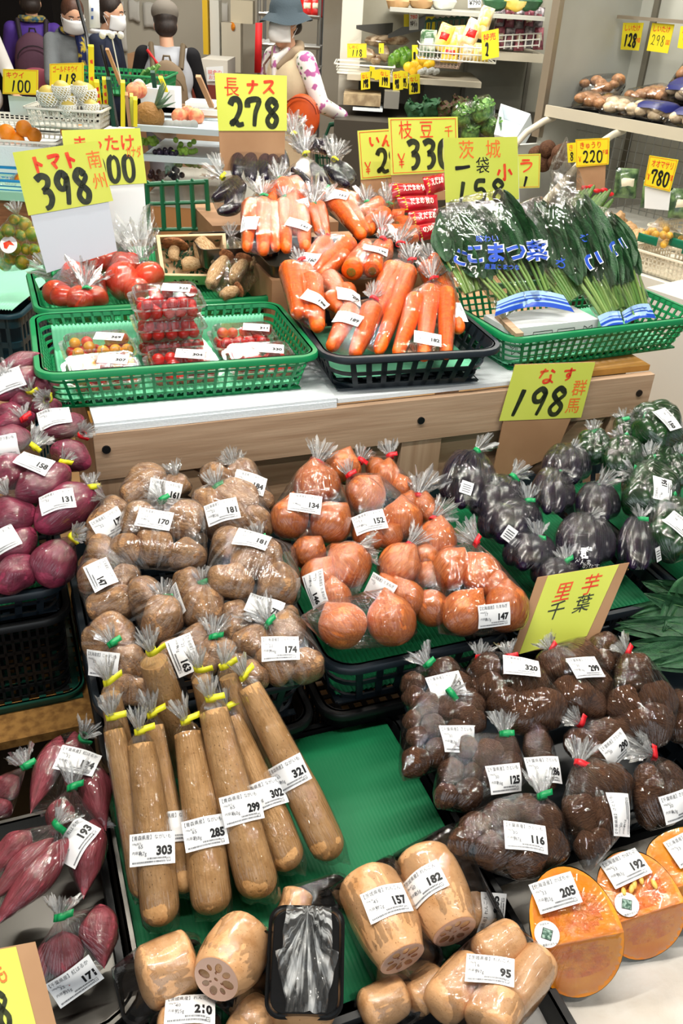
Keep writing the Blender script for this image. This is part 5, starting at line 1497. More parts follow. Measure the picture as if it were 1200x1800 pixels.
for k in range(160):
    c=ins(lerp(lerp(TL,TR,rnd.random()),lerp(BL,BR,rnd.random()),rnd.random()),.08)-nn*.03
    d=(TR-TL).normalized()*rnd.uniform(-1,1)+(TL-BL).normalized()*rnd.uniform(-1,1)+nn*rnd.uniform(.1,.7)
    d=d.normalized()*.02; s=d.cross(nn).normalized()*.0035
    q.add([c,c+d*.5+s,c+d,c+d*.5-s],[(0,1,2,3)])
o=q.build('fern_lining',FERN,bx,smooth=False); o['kind']='stuff'
bsl=bxp.back(.016)
mushroom(None,BZ,bsl,(915,770),(925,690),30,68,'mushroom with a broad dark cap at the near end of the wooden box')
mushroom(None,BZ,bsl,(1130,800),(1050,665),62,0,'thick mushroom stem lying aslant in the wooden box')
mushroom(None,BZ,bsl,(960,800),(1050,790),38,0,'stubby cut mushroom at the bottom of the wooden box')
o=q=None
mbp=lambda px,py:on_slope(px,py,.90,.60,.25)
t=thing('mushroom_bag',mbp(420,470),'crinkled clear bag of mushrooms leaning on the wooden box','bag of mushrooms')
pts=[]
for a,b,r,c in (((1110,900),(1190,760),42,60),((1230,880),(1290,780),40,56),((1330,800),(1400,740),30,44),((1170,960),(1260,930),34,44)):
    pts+=mushroom(t,BZ,mbp,a,b,r,c,top=False)
pts+=[mbp(368,505),mbp(412,508),mbp(480,462),mbp(440,425)]
film(t,pts,mbp(405,415),FILM_CRISP,.08,seed=9,crush=.05); tuft(t,mbp(405,415),mbp(405,395)-mbp(405,415)+Z3*.02,.03,seed=3)
sign('variety_card','small card tucked under the mushroom bag beside the wooden box',[(368,478),(376,470),(372,502),(364,508)],Plane(mbp(370,490),EYE-mbp(370,490)),[('t','松茸',.1,.3,.4,.8,REDM)],card=WHITE,cat='card')

# ---------------------------------------------------------------- carrots
C1=(450,400,2.667); C2=(350,200,2.667)
def car_slope(px,py):return on_slope(px,py,0.885,0.05,0.26)
def cb(label,fr,*a,**k):return bag('carrot',label,fr,car_slope,*a,**k)
o=part_box('raised_box',0.50,1.0,0.46,0.90,0.8005,0.915,CARD,None); tag(o,'brown carton raising the rear heap of carrots','carton')
q=MB(); tray_geo(q,BM(0.72,0.60,0.917,0),0.22,0.13,.03)
o=q.build('metal_tray',STEEL,None,M=BM(0.72,0.60,0.917,0)); tag(o,'shallow steel tray under the rear heap of carrots','tray')
cb('bag of carrots against the edamame packs, rearmost by the red packs',C2,[(870,470,790,555,46,'L'),(920,420,850,400,42,'L'),(960,480,900,470,38,'L')],(880,425),(890,385),'g',(0,0,0,'')[:0] or None,rise=0)
cb('bag of carrots tied green in the rear middle of the heap',C2,[(850,430,740,470,48,'L'),(830,500,760,540,46,'L')],(785,420),(780,385),'g',rise=.004)
cb('bag of carrots priced 152 with carrots lying to the front, rear middle',C2,[(605,380,770,580,50,'L'),(660,380,790,560,44,'L'),(730,400,640,440,40,'L')],(600,365),(575,340),'g',(645,378,14,'152'),rise=.012)
cb('narrow bag of carrots with a green tie between the 157 and 152 bags',C2,[(560,430,600,590,36,'L'),(530,440,560,560,34,'L')],(535,430),(550,380),'g',rise=.008)
cb('bag of carrots priced 157, rearmost by the long eggplants',C2,[(390,330,480,470,50,'L'),(440,320,530,450,44,'L'),(320,360,350,430,40,'L')],(372,310),(375,275),'g',(492,455,68,'157'),rise=.004)
cb('bag of upright carrots with a green tie at the rear tray corner',C2,[(240,420,225,640,44,'L'),(300,420,300,655,50,'L'),(345,430,360,640,40,'L')],(295,388),(300,350),'g',(235,515,85,''),rise=.014)
cb('bag of upright carrots priced 142',C2,[(395,420,410,645,46,'L'),(470,450,500,640,46,'L'),(430,400,450,560,44,'L')],(400,395),(405,370),'g',(465,520,22,'142'),rise=.018)
cb('bag of carrots with a red tie behind the long carrot bag',C2,[(880,560,980,540,44,'L'),(930,520,1010,500,38,'L')],(850,548),(860,515),'r')
cb('small bag of carrots with a red tie beside the komatsuna',C2,[(940,600,1020,580,40,'L'),(960,560,1030,540,36,'L')],(935,610),(945,570),'r',rise=.004)
cb('bag of carrots under the heap with a half seen label',C1,[(330,240,420,330,58,'L'),(420,290,440,400,50,'L'),(340,330,400,390,50,'L')],(300,240),None,None,(438,318,-4,'209'),rise=-.012)
cb('bag of carrots lying aslant with a white label, tied red at both ends',C1,[(440,75,255,215,56,'L'),(330,70,220,170,48,'L'),(420,130,300,230,44,'L')],(330,60),(300,35),'r',(240,150,22,'160'),rise=.008)
cb('bag of carrots priced 149 with two crowns pointing to the front',C1,[(445,210,520,70,52,'L',.03,.0),(545,205,580,70,46,'L',.03,0),(600,130,620,70,40,'L')],(590,55),(600,30),'r',(560,105,10,'149'),rise=.014)
cb('bag of carrots priced 198 at the basket end by the tomato packs',C1,[(160,190,200,415,62,'L'),(255,240,290,480,60,'L'),(225,190,250,420,48,'L')],(205,160),(200,140),'r',(280,335,32,'198'),rise=.022)
cb('tall bag of long carrots leaning in the middle of the basket',C1,[(715,195,570,590,54,'L'),(640,180,480,540,52,'L'),(680,180,520,500,44,'L')],(722,158),(720,120),'r',rise=.014,corners=[(560,290)])
cb('bag of carrots leaning behind the 182 bag at the basket end',C1,[(835,150,955,490,58,'L'),(800,180,880,400,50,'L')],(815,155),(790,110),'r',(938,395,80,''),rise=.006)
cb('bag of carrots priced 189 low in front, tied red',C1,[(445,390,350,570,54,'L'),(545,380,460,600,58,'L')],(545,335),(560,300),'r',(430,425,28,'189'),rise=.026)
cb('bag of upright carrots priced 182 at the basket front',C1,[(750,330,660,600,52,'L'),(815,290,785,620,54,'L'),(890,300,890,610,52,'L')],(826,245),(822,195),'r',(803,522,6,'182','521g'),rise=.028)

# ---------------------------------------------------------------- long eggplants
LZ=(350,200,2.667)
def lon_slope(px,py):return on_slope(px,py,1.00,0.80,0.42)
o=part_box('raised_box',0.47,0.86,0.955,1.25,0.0,0.93,CARD,None); tag(o,'brown carton carrying the bags of long eggplants','carton')
def lb(label,*a,**k):return bag('long_eggplant',label,LZ,lon_slope,*a,filmm=FILM_CRISP,group=None,**k)
lb('bag of long eggplants standing in front of the 278 sign',[(175,140,175,300,38,'L'),(240,130,245,320,40,'L'),(300,140,305,310,36,'L')],(330,70),(310,0),None,rise=.01,corners=[(150,130),(330,130)],tuftlen=.07)
lb('bag of long eggplants beside the standing one',[(350,160,340,330,38,'L'),(390,170,395,320,32,'L')],(370,130),(345,60),None,rise=.012,tuftlen=.06)
lb('bag of long eggplants with a big rosette of film tied yellow',[(440,260,540,380,40,'L'),(530,240,600,370,38,'L')],(495,190),(480,120),'y',rise=.02,tuftlen=.07)
lb('bag of long eggplants farthest back under a crumpled rosette',[(450,150,560,130,36,'L'),(560,130,600,180,36,'L')],(440,95),(440,40),'y',tuftlen=.06)
lb('bag of long eggplants with a yellow tie at the heap end',[(590,250,700,340,38,'L'),(640,230,730,310,34,'L')],(630,212),(650,150),'y',rise=.014,tuftlen=.06)
lb('bag of long eggplants drooping over the steel tray',[(70,400,190,300,40,'L'),(130,440,210,330,38,'L'),(90,460,200,430,34,'L')],(110,300),(70,260),'y',rise=.022,tuftlen=.06)
q=MB(); Mb=Matrix.Translation(on_slope(395,425,.95,.8,.1)) @ Matrix.Rotation(TA,4,'Z')
tray_geo(q,Mb @ Matrix.Translation((0.03,0.02,-.05)),.11,.09,.05)
o=q.build('metal_tray',STEEL,None,M=Mb); tag(o,'deep steel tray under the drooping bag of long eggplants','tray')
o=part_box('raised_box',0.40,0.495,0.50,0.88,0.8005,0.86,CARD,None) if False else None

# ---------------------------------------------------------------- edamame packs
EDM=mat('red_pack_film',(190,22,40),.25,.5,rgb2=(160,14,30),nscale=30,coat=.4)
EDY=mat('pale_pack_print',(246,236,220),.4,.4)
def edamame(label,corners,k,txt,v):
    pl=stand(v,.98,35)
    TL,TR,BR,BL=[pl(*c) for c in corners]; n=pl.n
    t=thing('edamame_pack',(BL+BR)/2,label,'pack of edamame','red packs of edamame')
    nx,ny=14,8
    def fn(x,y,o=0.0):return (BL*(1-x)+BR*x)*(1-y)+(TL*(1-x)+TR*x)*y+n*(o+.016*math.sin(math.pi*min(max(x,0),1))**.5*math.sin(math.pi*min(max(y,0),1))**.5+.002*noise.noise(Vector((x*5,y*3,k))))
    q=MB()
    for s in (1,-1):
        q.add([fn(i/nx,j/ny) if s>0 else fn(i/nx,j/ny)*1-n*2*.012*math.sin(math.pi*i/nx)**.5*math.sin(math.pi*j/ny)**.5 for j in range(ny+1) for i in range(nx+1)],[(j*(nx+1)+i,j*(nx+1)+i+1,(j+1)*(nx+1)+i+1,(j+1)*(nx+1)+i) for j in range(ny) for i in range(nx)])
    q.build('pouch',EDM,t)
    asp=(TR-TL).length/(TL-BL).length
    q=MB(); write(q,txt,.25*asp,.38,.34,lambda x,y:fn(x/asp,y,.0012),wmax=.6*asp,bold=.02)
    q.build('pack_lettering',EDY,t,smooth=False)
    q=MB()
    for i in range(6):q.add([fn(.04+.1*math.sin(i*2)**2,.1+.14*i,.0012),fn(.16,.1+.14*i,.0012),fn(.14,.18+.14*i,.0012)],[(0,1,2)])
    q.build('gold_print',TAPE_Y,t,smooth=False)
edamame('red edamame pack lowest, pointing down beside the carrots',[(722,398),(768,390),(770,418),(738,424)],1,'の味',.50)
edamame('red edamame pack lettered in white, third from the top',[(716,372),(770,366),(772,396),(722,402)],2,'えだまめ',.53)
edamame('red edamame pack second from the top',[(696,346),(768,342),(770,370),(706,374)],3,'だまめ 秋の',.56)
edamame('red edamame pack topmost under the 330 sign',[(682,322),(760,322),(764,346),(690,350)],4,'えだまめ 秋の',.59)
edamame('red edamame pack standing askew beside the 330 sign',[(742,312),(780,304),(782,334),(750,344)],5,'えだまめ',.57)

# ---------------------------------------------------------------- komatsuna greens in printed bags
KOMS=mat('komatsuna_stalk',(150,184,96),.4,.4,rgb2=(96,146,66),nscale=3,rnd=.15)
KOML=mat('komatsuna_leaf',(38,82,44),.45,.4,rgb2=(24,60,34),nscale=10,bump=.3,bscale=40,rnd=.2)
BLUEP=mat('blue_bag_print',(24,70,176),.4,.4)
PALEB=mat('pale_blue_bag_print',(150,184,222),.4,.4)
_KL=[]
for sd in range(4):
    q=MB(); q.add(*leaf_geo(1,.5,.3,.1,.10,sd*2.3+9)); _KL.append(q.data('leaf',KOML))
def kom_slope(px,py):return on_slope(px,py,0.885,0.10,0.80)
K3=(750,200,2.667)
def komatsuna(label,bot,top,wb,wm,wt,rise,prints=(),band=None,extra=(),seed=0):
    _bagn[0]+=1
    P=lambda x,y:(K3[0]+x/K3[2],K3[1]+y/K3[2])
    def S(x,y,up=0.0):p=kom_slope(*P(x,y)); return p+(EYE-p).normalized()*(rise+up)
    rnd=random.Random(seed)
    A,B=S(*bot),S(*top)
    t=thing('komatsuna_bag',A,label,'bag of komatsuna','bags of komatsuna greens')
    wb,wm,wt=wb*1.08,wm*1.18,wt*1.25
    dx,dy=top[0]-bot[0],top[1]-bot[1]; l=math.hypot(dx,dy); nx,ny=-dy/l,dx/l
    pts=[]
    for i in range(13):
        s=(i/12-.5)*2*rnd.uniform(.85,1.0); up=rnd.uniform(-.012,.012)*(1-.5*abs(s))
        a=S(bot[0]+nx*wb*s*.75,bot[1]+ny*wb*s*.75,up)
        m=S(lerp(bot[0],top[0],.4)+nx*wm*s*.85,lerp(bot[1],top[1],.4)+ny*wm*s*.85,up+.008)
        e=S(lerp(bot[0],top[0],.7)+nx*wm*s,lerp(bot[1],top[1],.7)+ny*wm*s,up)
        q=MB(); q.tube([a,(a+m)/2+Z3*.002,m,e],[.0042,.0036,.0032,.002],7); q.build('stalk',KOMS,t)
        pts+=[a,m]
        w=(EYE-m).normalized()
        for kk in range(2):
            f=rnd.uniform(.30,.48) if kk else .5
            la=S(lerp(bot[0],top[0],f)+nx*wm*s*.9,lerp(bot[1],top[1],f)+ny*wm*s*.9,up+.010+.006*kk)
            lb_=S(lerp(bot[0],top[0],rnd.uniform(.86,1.1))+nx*wt*s,lerp(bot[1],top[1],rnd.uniform(.86,1.1))+ny*wt*s,up+.006)
            x=lb_-la; y=w.cross(x.normalized()).normalized(); L=x.length
            M=frame(x,y,la) @ Matrix.Rotation(rnd.uniform(-.6,.6),4,'X') @ Matrix.Diagonal((L,rnd.uniform(.08,.13),L*.6,1))
            o=bpy.data.objects.new('leaf',_KL[rnd.randrange(4)]); put(o,t,M)
            pts+=[lb_+w*.012,(la+lb_)/2+w*.016,lb_-w*.01]
    for s in (-1,1):
        pts+=[S(bot[0]+nx*wb*s,bot[1]+ny*wb*s,z) for z in (-.015,.02)]
        pts+=[S(top[0]+nx*wt*s,top[1]+ny*wt*s,z) for z in (-.01,.012)]
    for e in extra:pts.append(S(*e))
    c=sum(pts,Vector())/len(pts)
    fm,bv=film(t,pts,B+(B-A).normalized()*.02,FILM_CRISP,.03,60,44,1.012,seed,.03)
    def px_fn(x,y,o=.0016):
        d=ray(*P(x,y)).normalized(); h=bv.ray_cast(EYE,d)[0]
        if h is None:h=S(x,y,.02)
        return h-d*o
    def let_fn(x,y,o):
        d=ray(*P(x,y)).normalized(); ts=[]
        for ex,ey in ((0,0),(28,0),(-28,0),(0,28),(0,-28),(20,20),(-20,-20),(20,-20),(-20,20)):
            e=ray(*P(x+ex,y+ey)).normalized(); q_=bv.ray_cast(EYE,e)[0]
            if q_ is not None:ts.append((q_-EYE).length)
        if not ts:return S(x,y,.02)
        return EYE+d*(.5*min(ts)+.5*sum(ts)/len(ts)-.004-o)
    for (s,x,y,ang,h,m) in [p_[:5]+(w_,) for p_ in prints for w_ in ((WHITE,BLUEP) if p_[4]>40 else (BLUEP,))]:
        q=MB(); a=math.radians(ang)
        f=lambda u,v:let_fn(x+u*math.cos(a)+v*math.sin(a),y+u*math.sin(a)-v*math.cos(a),.0 if m is WHITE else .0014)
        write(q,s,0,0,h,f,bold=.07 if m is WHITE else .04 if h>40 else .01)
        q.build('bag_lettering',m,t,smooth=False)
    if band:
        cs,rows=band
        base=MB(); st=MB()
        G=lambda u,v:(lerp(lerp(cs[3][0],cs[2][0],u),lerp(cs[0][0],cs[1][0],u),v),lerp(lerp(cs[3][1],cs[2][1],u),lerp(cs[0][1],cs[1][1],u),v)-rows*math.sin(math.pi*u))
        def stripe(mb,v0,v1,o):
            n=16
            mb.add([px_fn(*G(i/n,v),o) for v in (v0,(v0+v1)/2,v1) for i in range(n+1)],[(r*(n+1)+i,r*(n+1)+i+1,(r+1)*(n+1)+i+1,(r+1)*(n+1)+i) for r in range(2) for i in range(n)])
        stripe(base,0,1,.0012); stripe(st,.02,.30,.0018); stripe(st,.42,.56,.0018); stripe(st,.68,.73,.0018)
        b=base.build('printed_band',PALEB,t); st.build('blue_stripes',BLUEP,b)
    return t
komatsuna('bag of komatsuna greens farthest to the carrots, only its edge in view',(230,830),(120,460),70,100,70,-.005,[('こ',120,690,20,60,BLUEP)],None,seed=1)
komatsuna('bag of komatsuna greens behind the lettered front one',(700,860),(470,450),80,95,80,.0,[('わ',600,690,60,40,BLUEP)],None,seed=2)
komatsuna('bag of komatsuna greens lettered in blue with a striped band on the white carton',(480,880),(230,470),140,150,130,.022,[('味わい',232,600,-2,26,BLUEP),('こまつ菜',190,694,-3,70,BLUEP),('産直こまつな',270,725,2,20,BLUEP)],([(330,880),(640,850),(692,932),(318,950)],36),extra=[(90,410),(400,390)],seed=3)
komatsuna('bag of komatsuna greens in the middle with crumpled clear top',(870,930),(650,440),75,105,80,.018,[('こ',735,670,62,66,BLUEP),('わ',715,570,62,34,BLUEP)],([(800,950),(905,925),(925,1000),(830,1030)],10),extra=[(600,270),(700,230),(560,400)],seed=4)
komatsuna('bag of komatsuna greens nearest the basket end with a pale striped foot',(985,940),(800,510),70,90,55,.010,[('こ',850,610,58,64,BLUEP)],([(912,930),(1040,890),(1075,960),(930,985)],14),extra=[(740,420),(890,540)],seed=5)
# white printed carton in the komatsuna basket
cx0=W(1.02,0.085,0.818)
ct=thing('printed_carton',cx0,'low white carton with black flower pattern inside the komatsuna basket','carton')
CM=BM(1.075,0.125,0.818,4) @ Matrix.Diagonal((1,1,1.22,1))
q=MB(); q.box((-.13,-.045,0),(.13,.06,.062),CM); q.build('carton_body',WHITE,ct,smooth=False)
q=MB(); f=lambda x,z:CM @ Vector((x,-.0458,z))
for cx in (-.10,.10):
    for k in range(6):
        a=k*math.pi/3; pr=None
        pts=[(cx+.024*math.cos(a+s*.5)*r,.031+.024*math.sin(a+s*.5)*r) for s,r in ((0,.2),(.8,.7),(0,1),(-.8,.7))]
        for i in range(4):
            p0,p1=pts[i],pts[(i+1) % 4]; dx,dz=p1[0]-p0[0],p1[1]-p0[1]; l=math.hypot(dx,dz); ox,oz=-dz/l*.0007,dx/l*.0007
            q.add([f(p0[0]-ox,p0[1]-oz),f(p1[0]-ox,p1[1]-oz),f(p1[0]+ox,p1[1]+oz),f(p0[0]+ox,p0[1]+oz)],[(0,1,2,3)])
for x0,x1,z0,z1 in ((-.06,-.005,.012,.05),(.01,.06,.012,.05),(.03,.05,.02,.04)):
    for a,b,c,d in ((x0,z0,x1,z0+.0012),(x0,z1,x1,z1+.0012),(x0,z0,x0+.0012,z1),(x1,z0,x1+.0012,z1)):
        q.add([f(a,b),f(c,b),f(c,d),f(a,d)],[(0,1,2,3)])
write(q,'静岡県産',-.05,.026,.008,lambda x,y:f(x,y))
q.build('carton_print',INK,ct,smooth=False)
sw_=MB(); sw_.hexa([W(.935,.02,.893),W(.955,.02,.893),W(.975,.15,.893),W(.955,.15,.893)],[W(.935,.02,.903),W(.955,.02,.903),W(.975,.15,.903),W(.955,.15,.903)])
o=sw_.build('wood_strip',WOOD,None,M=UVW,smooth=False); tag(o,'short bare wood strip laid on the komatsuna basket rim beside the carrots','wood strip')

# ---------------------------------------------------------------- tall signs on the table
BOARDW=mat('white_board_paper',(206,214,226),.6,.3)
P398=stand(.66,1.1,8,0,.05)
sign('price_sign','yellow sign for tomatoes priced 398 on a white board',[(22,268),(172,247),(199,353),(50,379)],P398,
     [('b','トマト',.17,.63,.15,.26,.07,.04,REDM),('b','398',.16,.06,.19,.52,.12,.03,MARK),('t','南',.82,.60,.22,.16,ORM),('t','州',.82,.26,.20,.16,ORM)],
     backs=[([(24,270),(172,250),(206,441),(82,480)],BOARDW,'white_board',.0015)])
P100=stand(.80,1.1,8,0,.2)
sign('price_sign','yellow mushroom sign half hidden behind the 398 sign',[(108,229),(246,225),(258,322),(120,330)],P100,
     [('t','まったけ',.14,.64,.22,.76,REDM),('b','3000',.14,.06,.16,.46,.10,.03,MARK),('t','カナダ',.78,.5,.16,.2,ORM)],
     backs=[([(110,231),(246,228),(260,420),(130,430)],WHITE,'white_board',.0015)])
P278=stand(1.02,1.2,6,0,.5)
sign('price_sign','yellow sign for long eggplants priced 278 on brown cardboard',[(377,128),(504,133),(504,230),(384,230)],P278,
     [('t','長',.12,.64,.26,.2,REDM),('b','ナス',.42,.66,.18,.24,.06,.05,REDM),('b','278',.16,.08,.22,.48,.125,.04,MARK)],
     backs=[([(380,132),(502,136),(500,300),(388,300)],CARD,'backing_card',.0015)])
P29=stand(.90,1.1,8,0,.9)
sign('price_sign','yellow green-bean sign with red frame lines, partly behind the 330 sign',[(628,230),(722,224),(728,308),(634,316)],P29,
     [('r',.03,.03,.97,.97,.012,REDM),('b','いん',.20,.66,.2,.22,.05,.03,REDM),('b','298',.3,.10,.24,.48,.11,.0,MARK),('b','¥',.08,.1,.13,.26,.03,0,REDM)],
     backs=[([(628,232),(722,226),(730,340),(636,346)],CARD,'backing_card',.0015)])
P330=stand(.74,1.1,8,0,.9)
sign('price_sign','yellow edamame sign priced 330 with red frame lines',[(682,207),(804,205),(806,302),(687,308)],P330,
     [('r',.03,.03,.97,.97,.012,REDM),('t','枝',.14,.66,.24,.19,REDM),('t','豆',.44,.66,.24,.19,REDM),('b','330',.24,.10,.2,.48,.12,.03,MARK),('b','¥',.10,.12,.12,.26,.03,0,REDM),('t','千',.80,.66,.16,.12,REDM)],
     backs=[([(684,210),(804,208),(808,350),(690,356)],CARD,'backing_card',.0015)])
P150=stand(.50,1.1,10,0,1.0)
sign('price_sign','pale yellow sign for one bag of greens at 158, standing behind the komatsuna',[(779,243),(909,240),(912,350),(783,356)],P150,
     [('t','茨',.20,.70,.22,.2,ORM),('t','城',.56,.70,.22,.2,ORM),('b','一',.14,.47,.2,.14,.07,0,INK),('t','袋',.42,.46,.2,.18,INK),('b','小',.70,.32,.22,.26,.055,0,REDM),('b','158',.12,-.02,.2,.34,.08,.05,MARK)],
     backs=[([(779,245),(909,242),(916,440),(788,446)],WHITE,'white_board',.0015)])
PRA=stand(.62,1.1,10,0,1.2)
sign('price_sign','yellow sign of one red character showing beside the 158 greens sign',[(890,272),(950,270),(948,330),(892,332)],PRA,
     [('r',.03,.03,.97,.97,.012,REDM),('b','ラ',.36,.48,.4,.36,.07,0,REDM),('b','1',.4,.05,.3,.3,.1,0,INK)])

# ================================================================ behind the stall
def at_y(px,py,Y):
    d=ray(px,py); return EYE+d*(Y/d.y)
def ypl(Y,lean=0,yaw=0):
    n=Matrix.Rotation(math.radians(yaw),3,'Z') @ Vector((0,-math.cos(math.radians(lean)),math.sin(math.radians(lean))))
    return lambda px,py,_p=None:at_y(px,py,Y)
class YP(Plane):
    def __init__(s,px,py,Y,lean=6,yaw=0):
        n=Matrix.Rotation(math.radians(yaw),3,'Z') @ Vector((0,-math.cos(math.radians(lean)),math.sin(math.radians(lean))))
        Plane.__init__(s,at_y(px,py,Y),n)
def wbox(name,lo,hi,m,label=None,cat=None,group=None,kind=None,parent=None,M=None):
    mb=MB(); mb.box(lo,hi,M)
    o=mb.build(name,m,parent,M=M if M is not None else (Matrix.Translation(((lo[0]+hi[0])/2,(lo[1]+hi[1])/2,lo[2])) if parent is None else None),smooth=False)
    return tag(o,label,cat,group,kind)
def small_sign(label,px,py,w,h,Y,name,price,lean=6,skew=0,yaw=0,nm2='',border=True,thin=False,group='small yellow price cards'):
    """a little price card: centre, size in pixels"""
    c=[(px-w/2,py-h/2+skew),(px+w/2,py-h/2-skew),(px+w/2+skew*.3,py+h/2-skew),(px-w/2+skew*.3,py+h/2+skew)]
    its=[('t',name,.10,.66,.20,.72,REDM)] if name else []
    if border:its.append(('r',.03,.03,.97,.97,.014,REDM))
    if price:
        k=len(price); wd=min(.17,.62/k)
        if thin:its.append(('b',price,.16,.10,wd,.42,.03,.03,INK))
        else:its.append(('b',price,.22,.10,wd,.46,.085,.03,INK))
    if nm2:its.append(('t',nm2,.82,.3,.14,.14,REDM))
    return sign('price_card',label,c,YP(px,py,Y,lean,yaw),its,card=YELLOW2,cat='price card',group=group,thick=.002)
GREYP=mat('grey_metal_panel',(196,198,190),.5,.4,rgb2=(176,176,166),nscale=1.5)
GREYD=mat('worn_cooler_back',(168,166,152),.6,.3,rgb2=(132,126,108),nscale=2.2,ramp=(.4,.75))
SHELFM=mat('cream_shelf_edge',(206,198,178),.45,.4)
POSTM=mat('brushed_post',(170,158,140),.4,.5,metal=.6)
WIREM=mat('wire_rack',(150,150,146),.35,.5,metal=.8)
ORANGE=mat('orange_peel',(244,144,26),.4,.5,bump=.2,bscale=12,rnd=.06)
LEMON=mat('lemon_peel',(246,196,40),.4,.5,rnd=.06)
LIME=mat('green_citrus_peel',(104,150,40),.4,.5,rgb2=(214,176,40),nscale=1.2,ramp=(.4,.65),rnd=.15)
LETT=mat('lettuce_leaf',(128,176,84),.4,.4,rgb2=(60,120,44),nscale=3,bump=.8,bscale=6,rnd=.15)
REDLEAF=mat('red_lettuce_leaf',(84,40,40),.5,.4,rgb2=(60,90,40),nscale=4,bump=.8,bscale=6)
FOAMNET=mat('white_foam_net',(236,238,234),.7,.3,bump=.9,bscale=30)
BROWNM=mat('brown_mushroom',(178,132,92),.5,.4,rgb2=(140,96,62),nscale=3,rnd=.15)
PALEM=mat('pale_mushroom',(226,206,176),.5,.4,rgb2=(206,180,146),nscale=3,rnd=.1)
NAVY=mat('navy_label',(26,34,104),.4,.5)
GINGER=mat('ginger_skin',(196,160,116),.6,.3,rgb2=(166,128,86),nscale=3,rnd=.12)
_S={}
def ball(name,m,p,r,label=None,cat=None,group=None,parent=None,sc=(1,1,1),rot=0,amp=.04):
    k=(name,m.name)
    if k not in _S:_S[k]=blob(name,m,len(_S)+200,3,amp,1.5,.01)
    o=bpy.data.objects.new(name,_S[k])
    put(o,parent,Matrix.Translation(p) @ Matrix.Rotation(rot,4,'Y') @ Matrix.Rotation(random.uniform(0,6),4,'Z') @ Matrix.Diagonal((r*sc[0],r*sc[1],r*sc[2],1)))
    return tag(o,label,cat,group)
def pillow_geo(hx,hy,hz,nx=10,ny=10,seed=0):
    vs,fs=[],[]
    for s in (1,-1):
        b=len(vs)
        for j in range(ny+1):
            for i in range(nx+1):
                x,y=i/nx*2-1,j/ny*2-1
                z=hz*((1-x*x)*(1-y*y))**.4*(1+.25*noise.noise(Vector((x*2+seed,y*2,s))))
                vs.append(Vector((x*hx,y*hy,s*z)))
        for j in range(ny):
            for i in range(nx):fs.append((b+j*(nx+1)+i,b+j*(nx+1)+i+1,b+(j+1)*(nx+1)+i+1,b+(j+1)*(nx+1)+i))
    return vs,fs
def snack(label,px,py,w,h,Y,m,m2,group,rot=0,lean=20,name='snack_bag',cat='snack bag'):
    """printed pillow bag standing at Y"""
    p=at_y(px,py,Y); k=depth(p)/F
    M=Matrix.Translation(p) @ Matrix.Rotation(math.radians(90-lean),4,'X') @ Matrix.Rotation(math.radians(rot),4,'Z')
    t=thing(name,p-Z3*h*k/2,label,cat,group)
    q=MB(); v,f=pillow_geo(w*k/2,h*k/2,.03,seed=px*.1); q.add([M @ a for a in v],f); q.build('pouch',m,t)
    q=MB(); v,f=pillow_geo(w*k*.3,h*k*.16,.012,6,6); q.add([M @ (a+Vector((0,-.02*h*k,.024))) for a in v],f); q.build('front_print',m2,t)
    return t

# ---------------------------------------------------------------- fruit stand along the aisle
fs=thing('fruit_stand',(-1.35,3.6,0),'wooden fruit stand with stepped tops along the aisle','stand')
wbox('stand_front',(-2.6,3.30,0.0),(-1.02,3.34,.80),mat('reddish_wood',(150,96,66),.6,.3,rgb2=(120,74,50),nscale=12,stretch=(1,8,8)),parent=fs)
wbox('stand_top',(-2.6,3.28,.80),(-1.02,4.0,.83),mat('pale_green_board',(150,196,176),.6,.3),parent=fs)
wbox('stand_step',(-2.6,3.62,.83),(-1.04,4.3,.93),FOAM_WHITE,parent=fs)
def zbasket(name,px,py,hx,hy,h,Y,m,label,cat='basket',group=None,rot=0,bands=None,solid=False,pitch=.022,barw=.006):
    p=at_y(px,py,Y)
    M=Matrix.Translation(p) @ Matrix.Rotation(math.radians(rot),4,'Z')
    return basket(name,0,0,p.z,p.z+h,hx,hy,0,m,label,cat,bands=bands or [(0,.12),(.3,.38),(.55,.62),(.85,1)],pitch=pitch,barw=barw,inset=.012,rim=.008,M=M,r=.02,group=group,solid=solid,holes_floor=False)
BLUEB=mat('blue_basin_plastic',(24,132,190),.35,.5)
zbasket('plastic_basin',5,332,.14,.12,.06,3.42,BLUEB,'blue plastic basin of bagged yellow fruit on the fruit stand','basin',solid=True)
zbasket('plastic_basket',40,262,.17,.11,.05,3.75,WHITEP,'white plastic basket of oranges on the fruit stand','basket')
zbasket('plastic_basket',125,222,.145,.10,.075,3.7,WHITEP,'white plastic basket holding pale fruit in foam nets','basket')
zbasket('plastic_basket',40,222,.2,.10,.04,4.1,WHITEP,'white plastic tray behind the oranges','basket')
for i,(px,py,r) in enumerate([(12,228,15),(42,220,14),(60,232,13),(118,226,12),(140,224,11),(30,240,13)]):
    p=at_y(px,py+6,3.72); ball('orange',ORANGE,p,r*depth(p)/F,['orange at the frame edge in the white basket','orange with a stalk scar standing highest in the white basket','orange beside the highest one in the white basket','orange under the basket of netted fruit','small orange under the netted fruit, second one','orange low in front in the white basket'][i],'orange','oranges on the fruit stand')
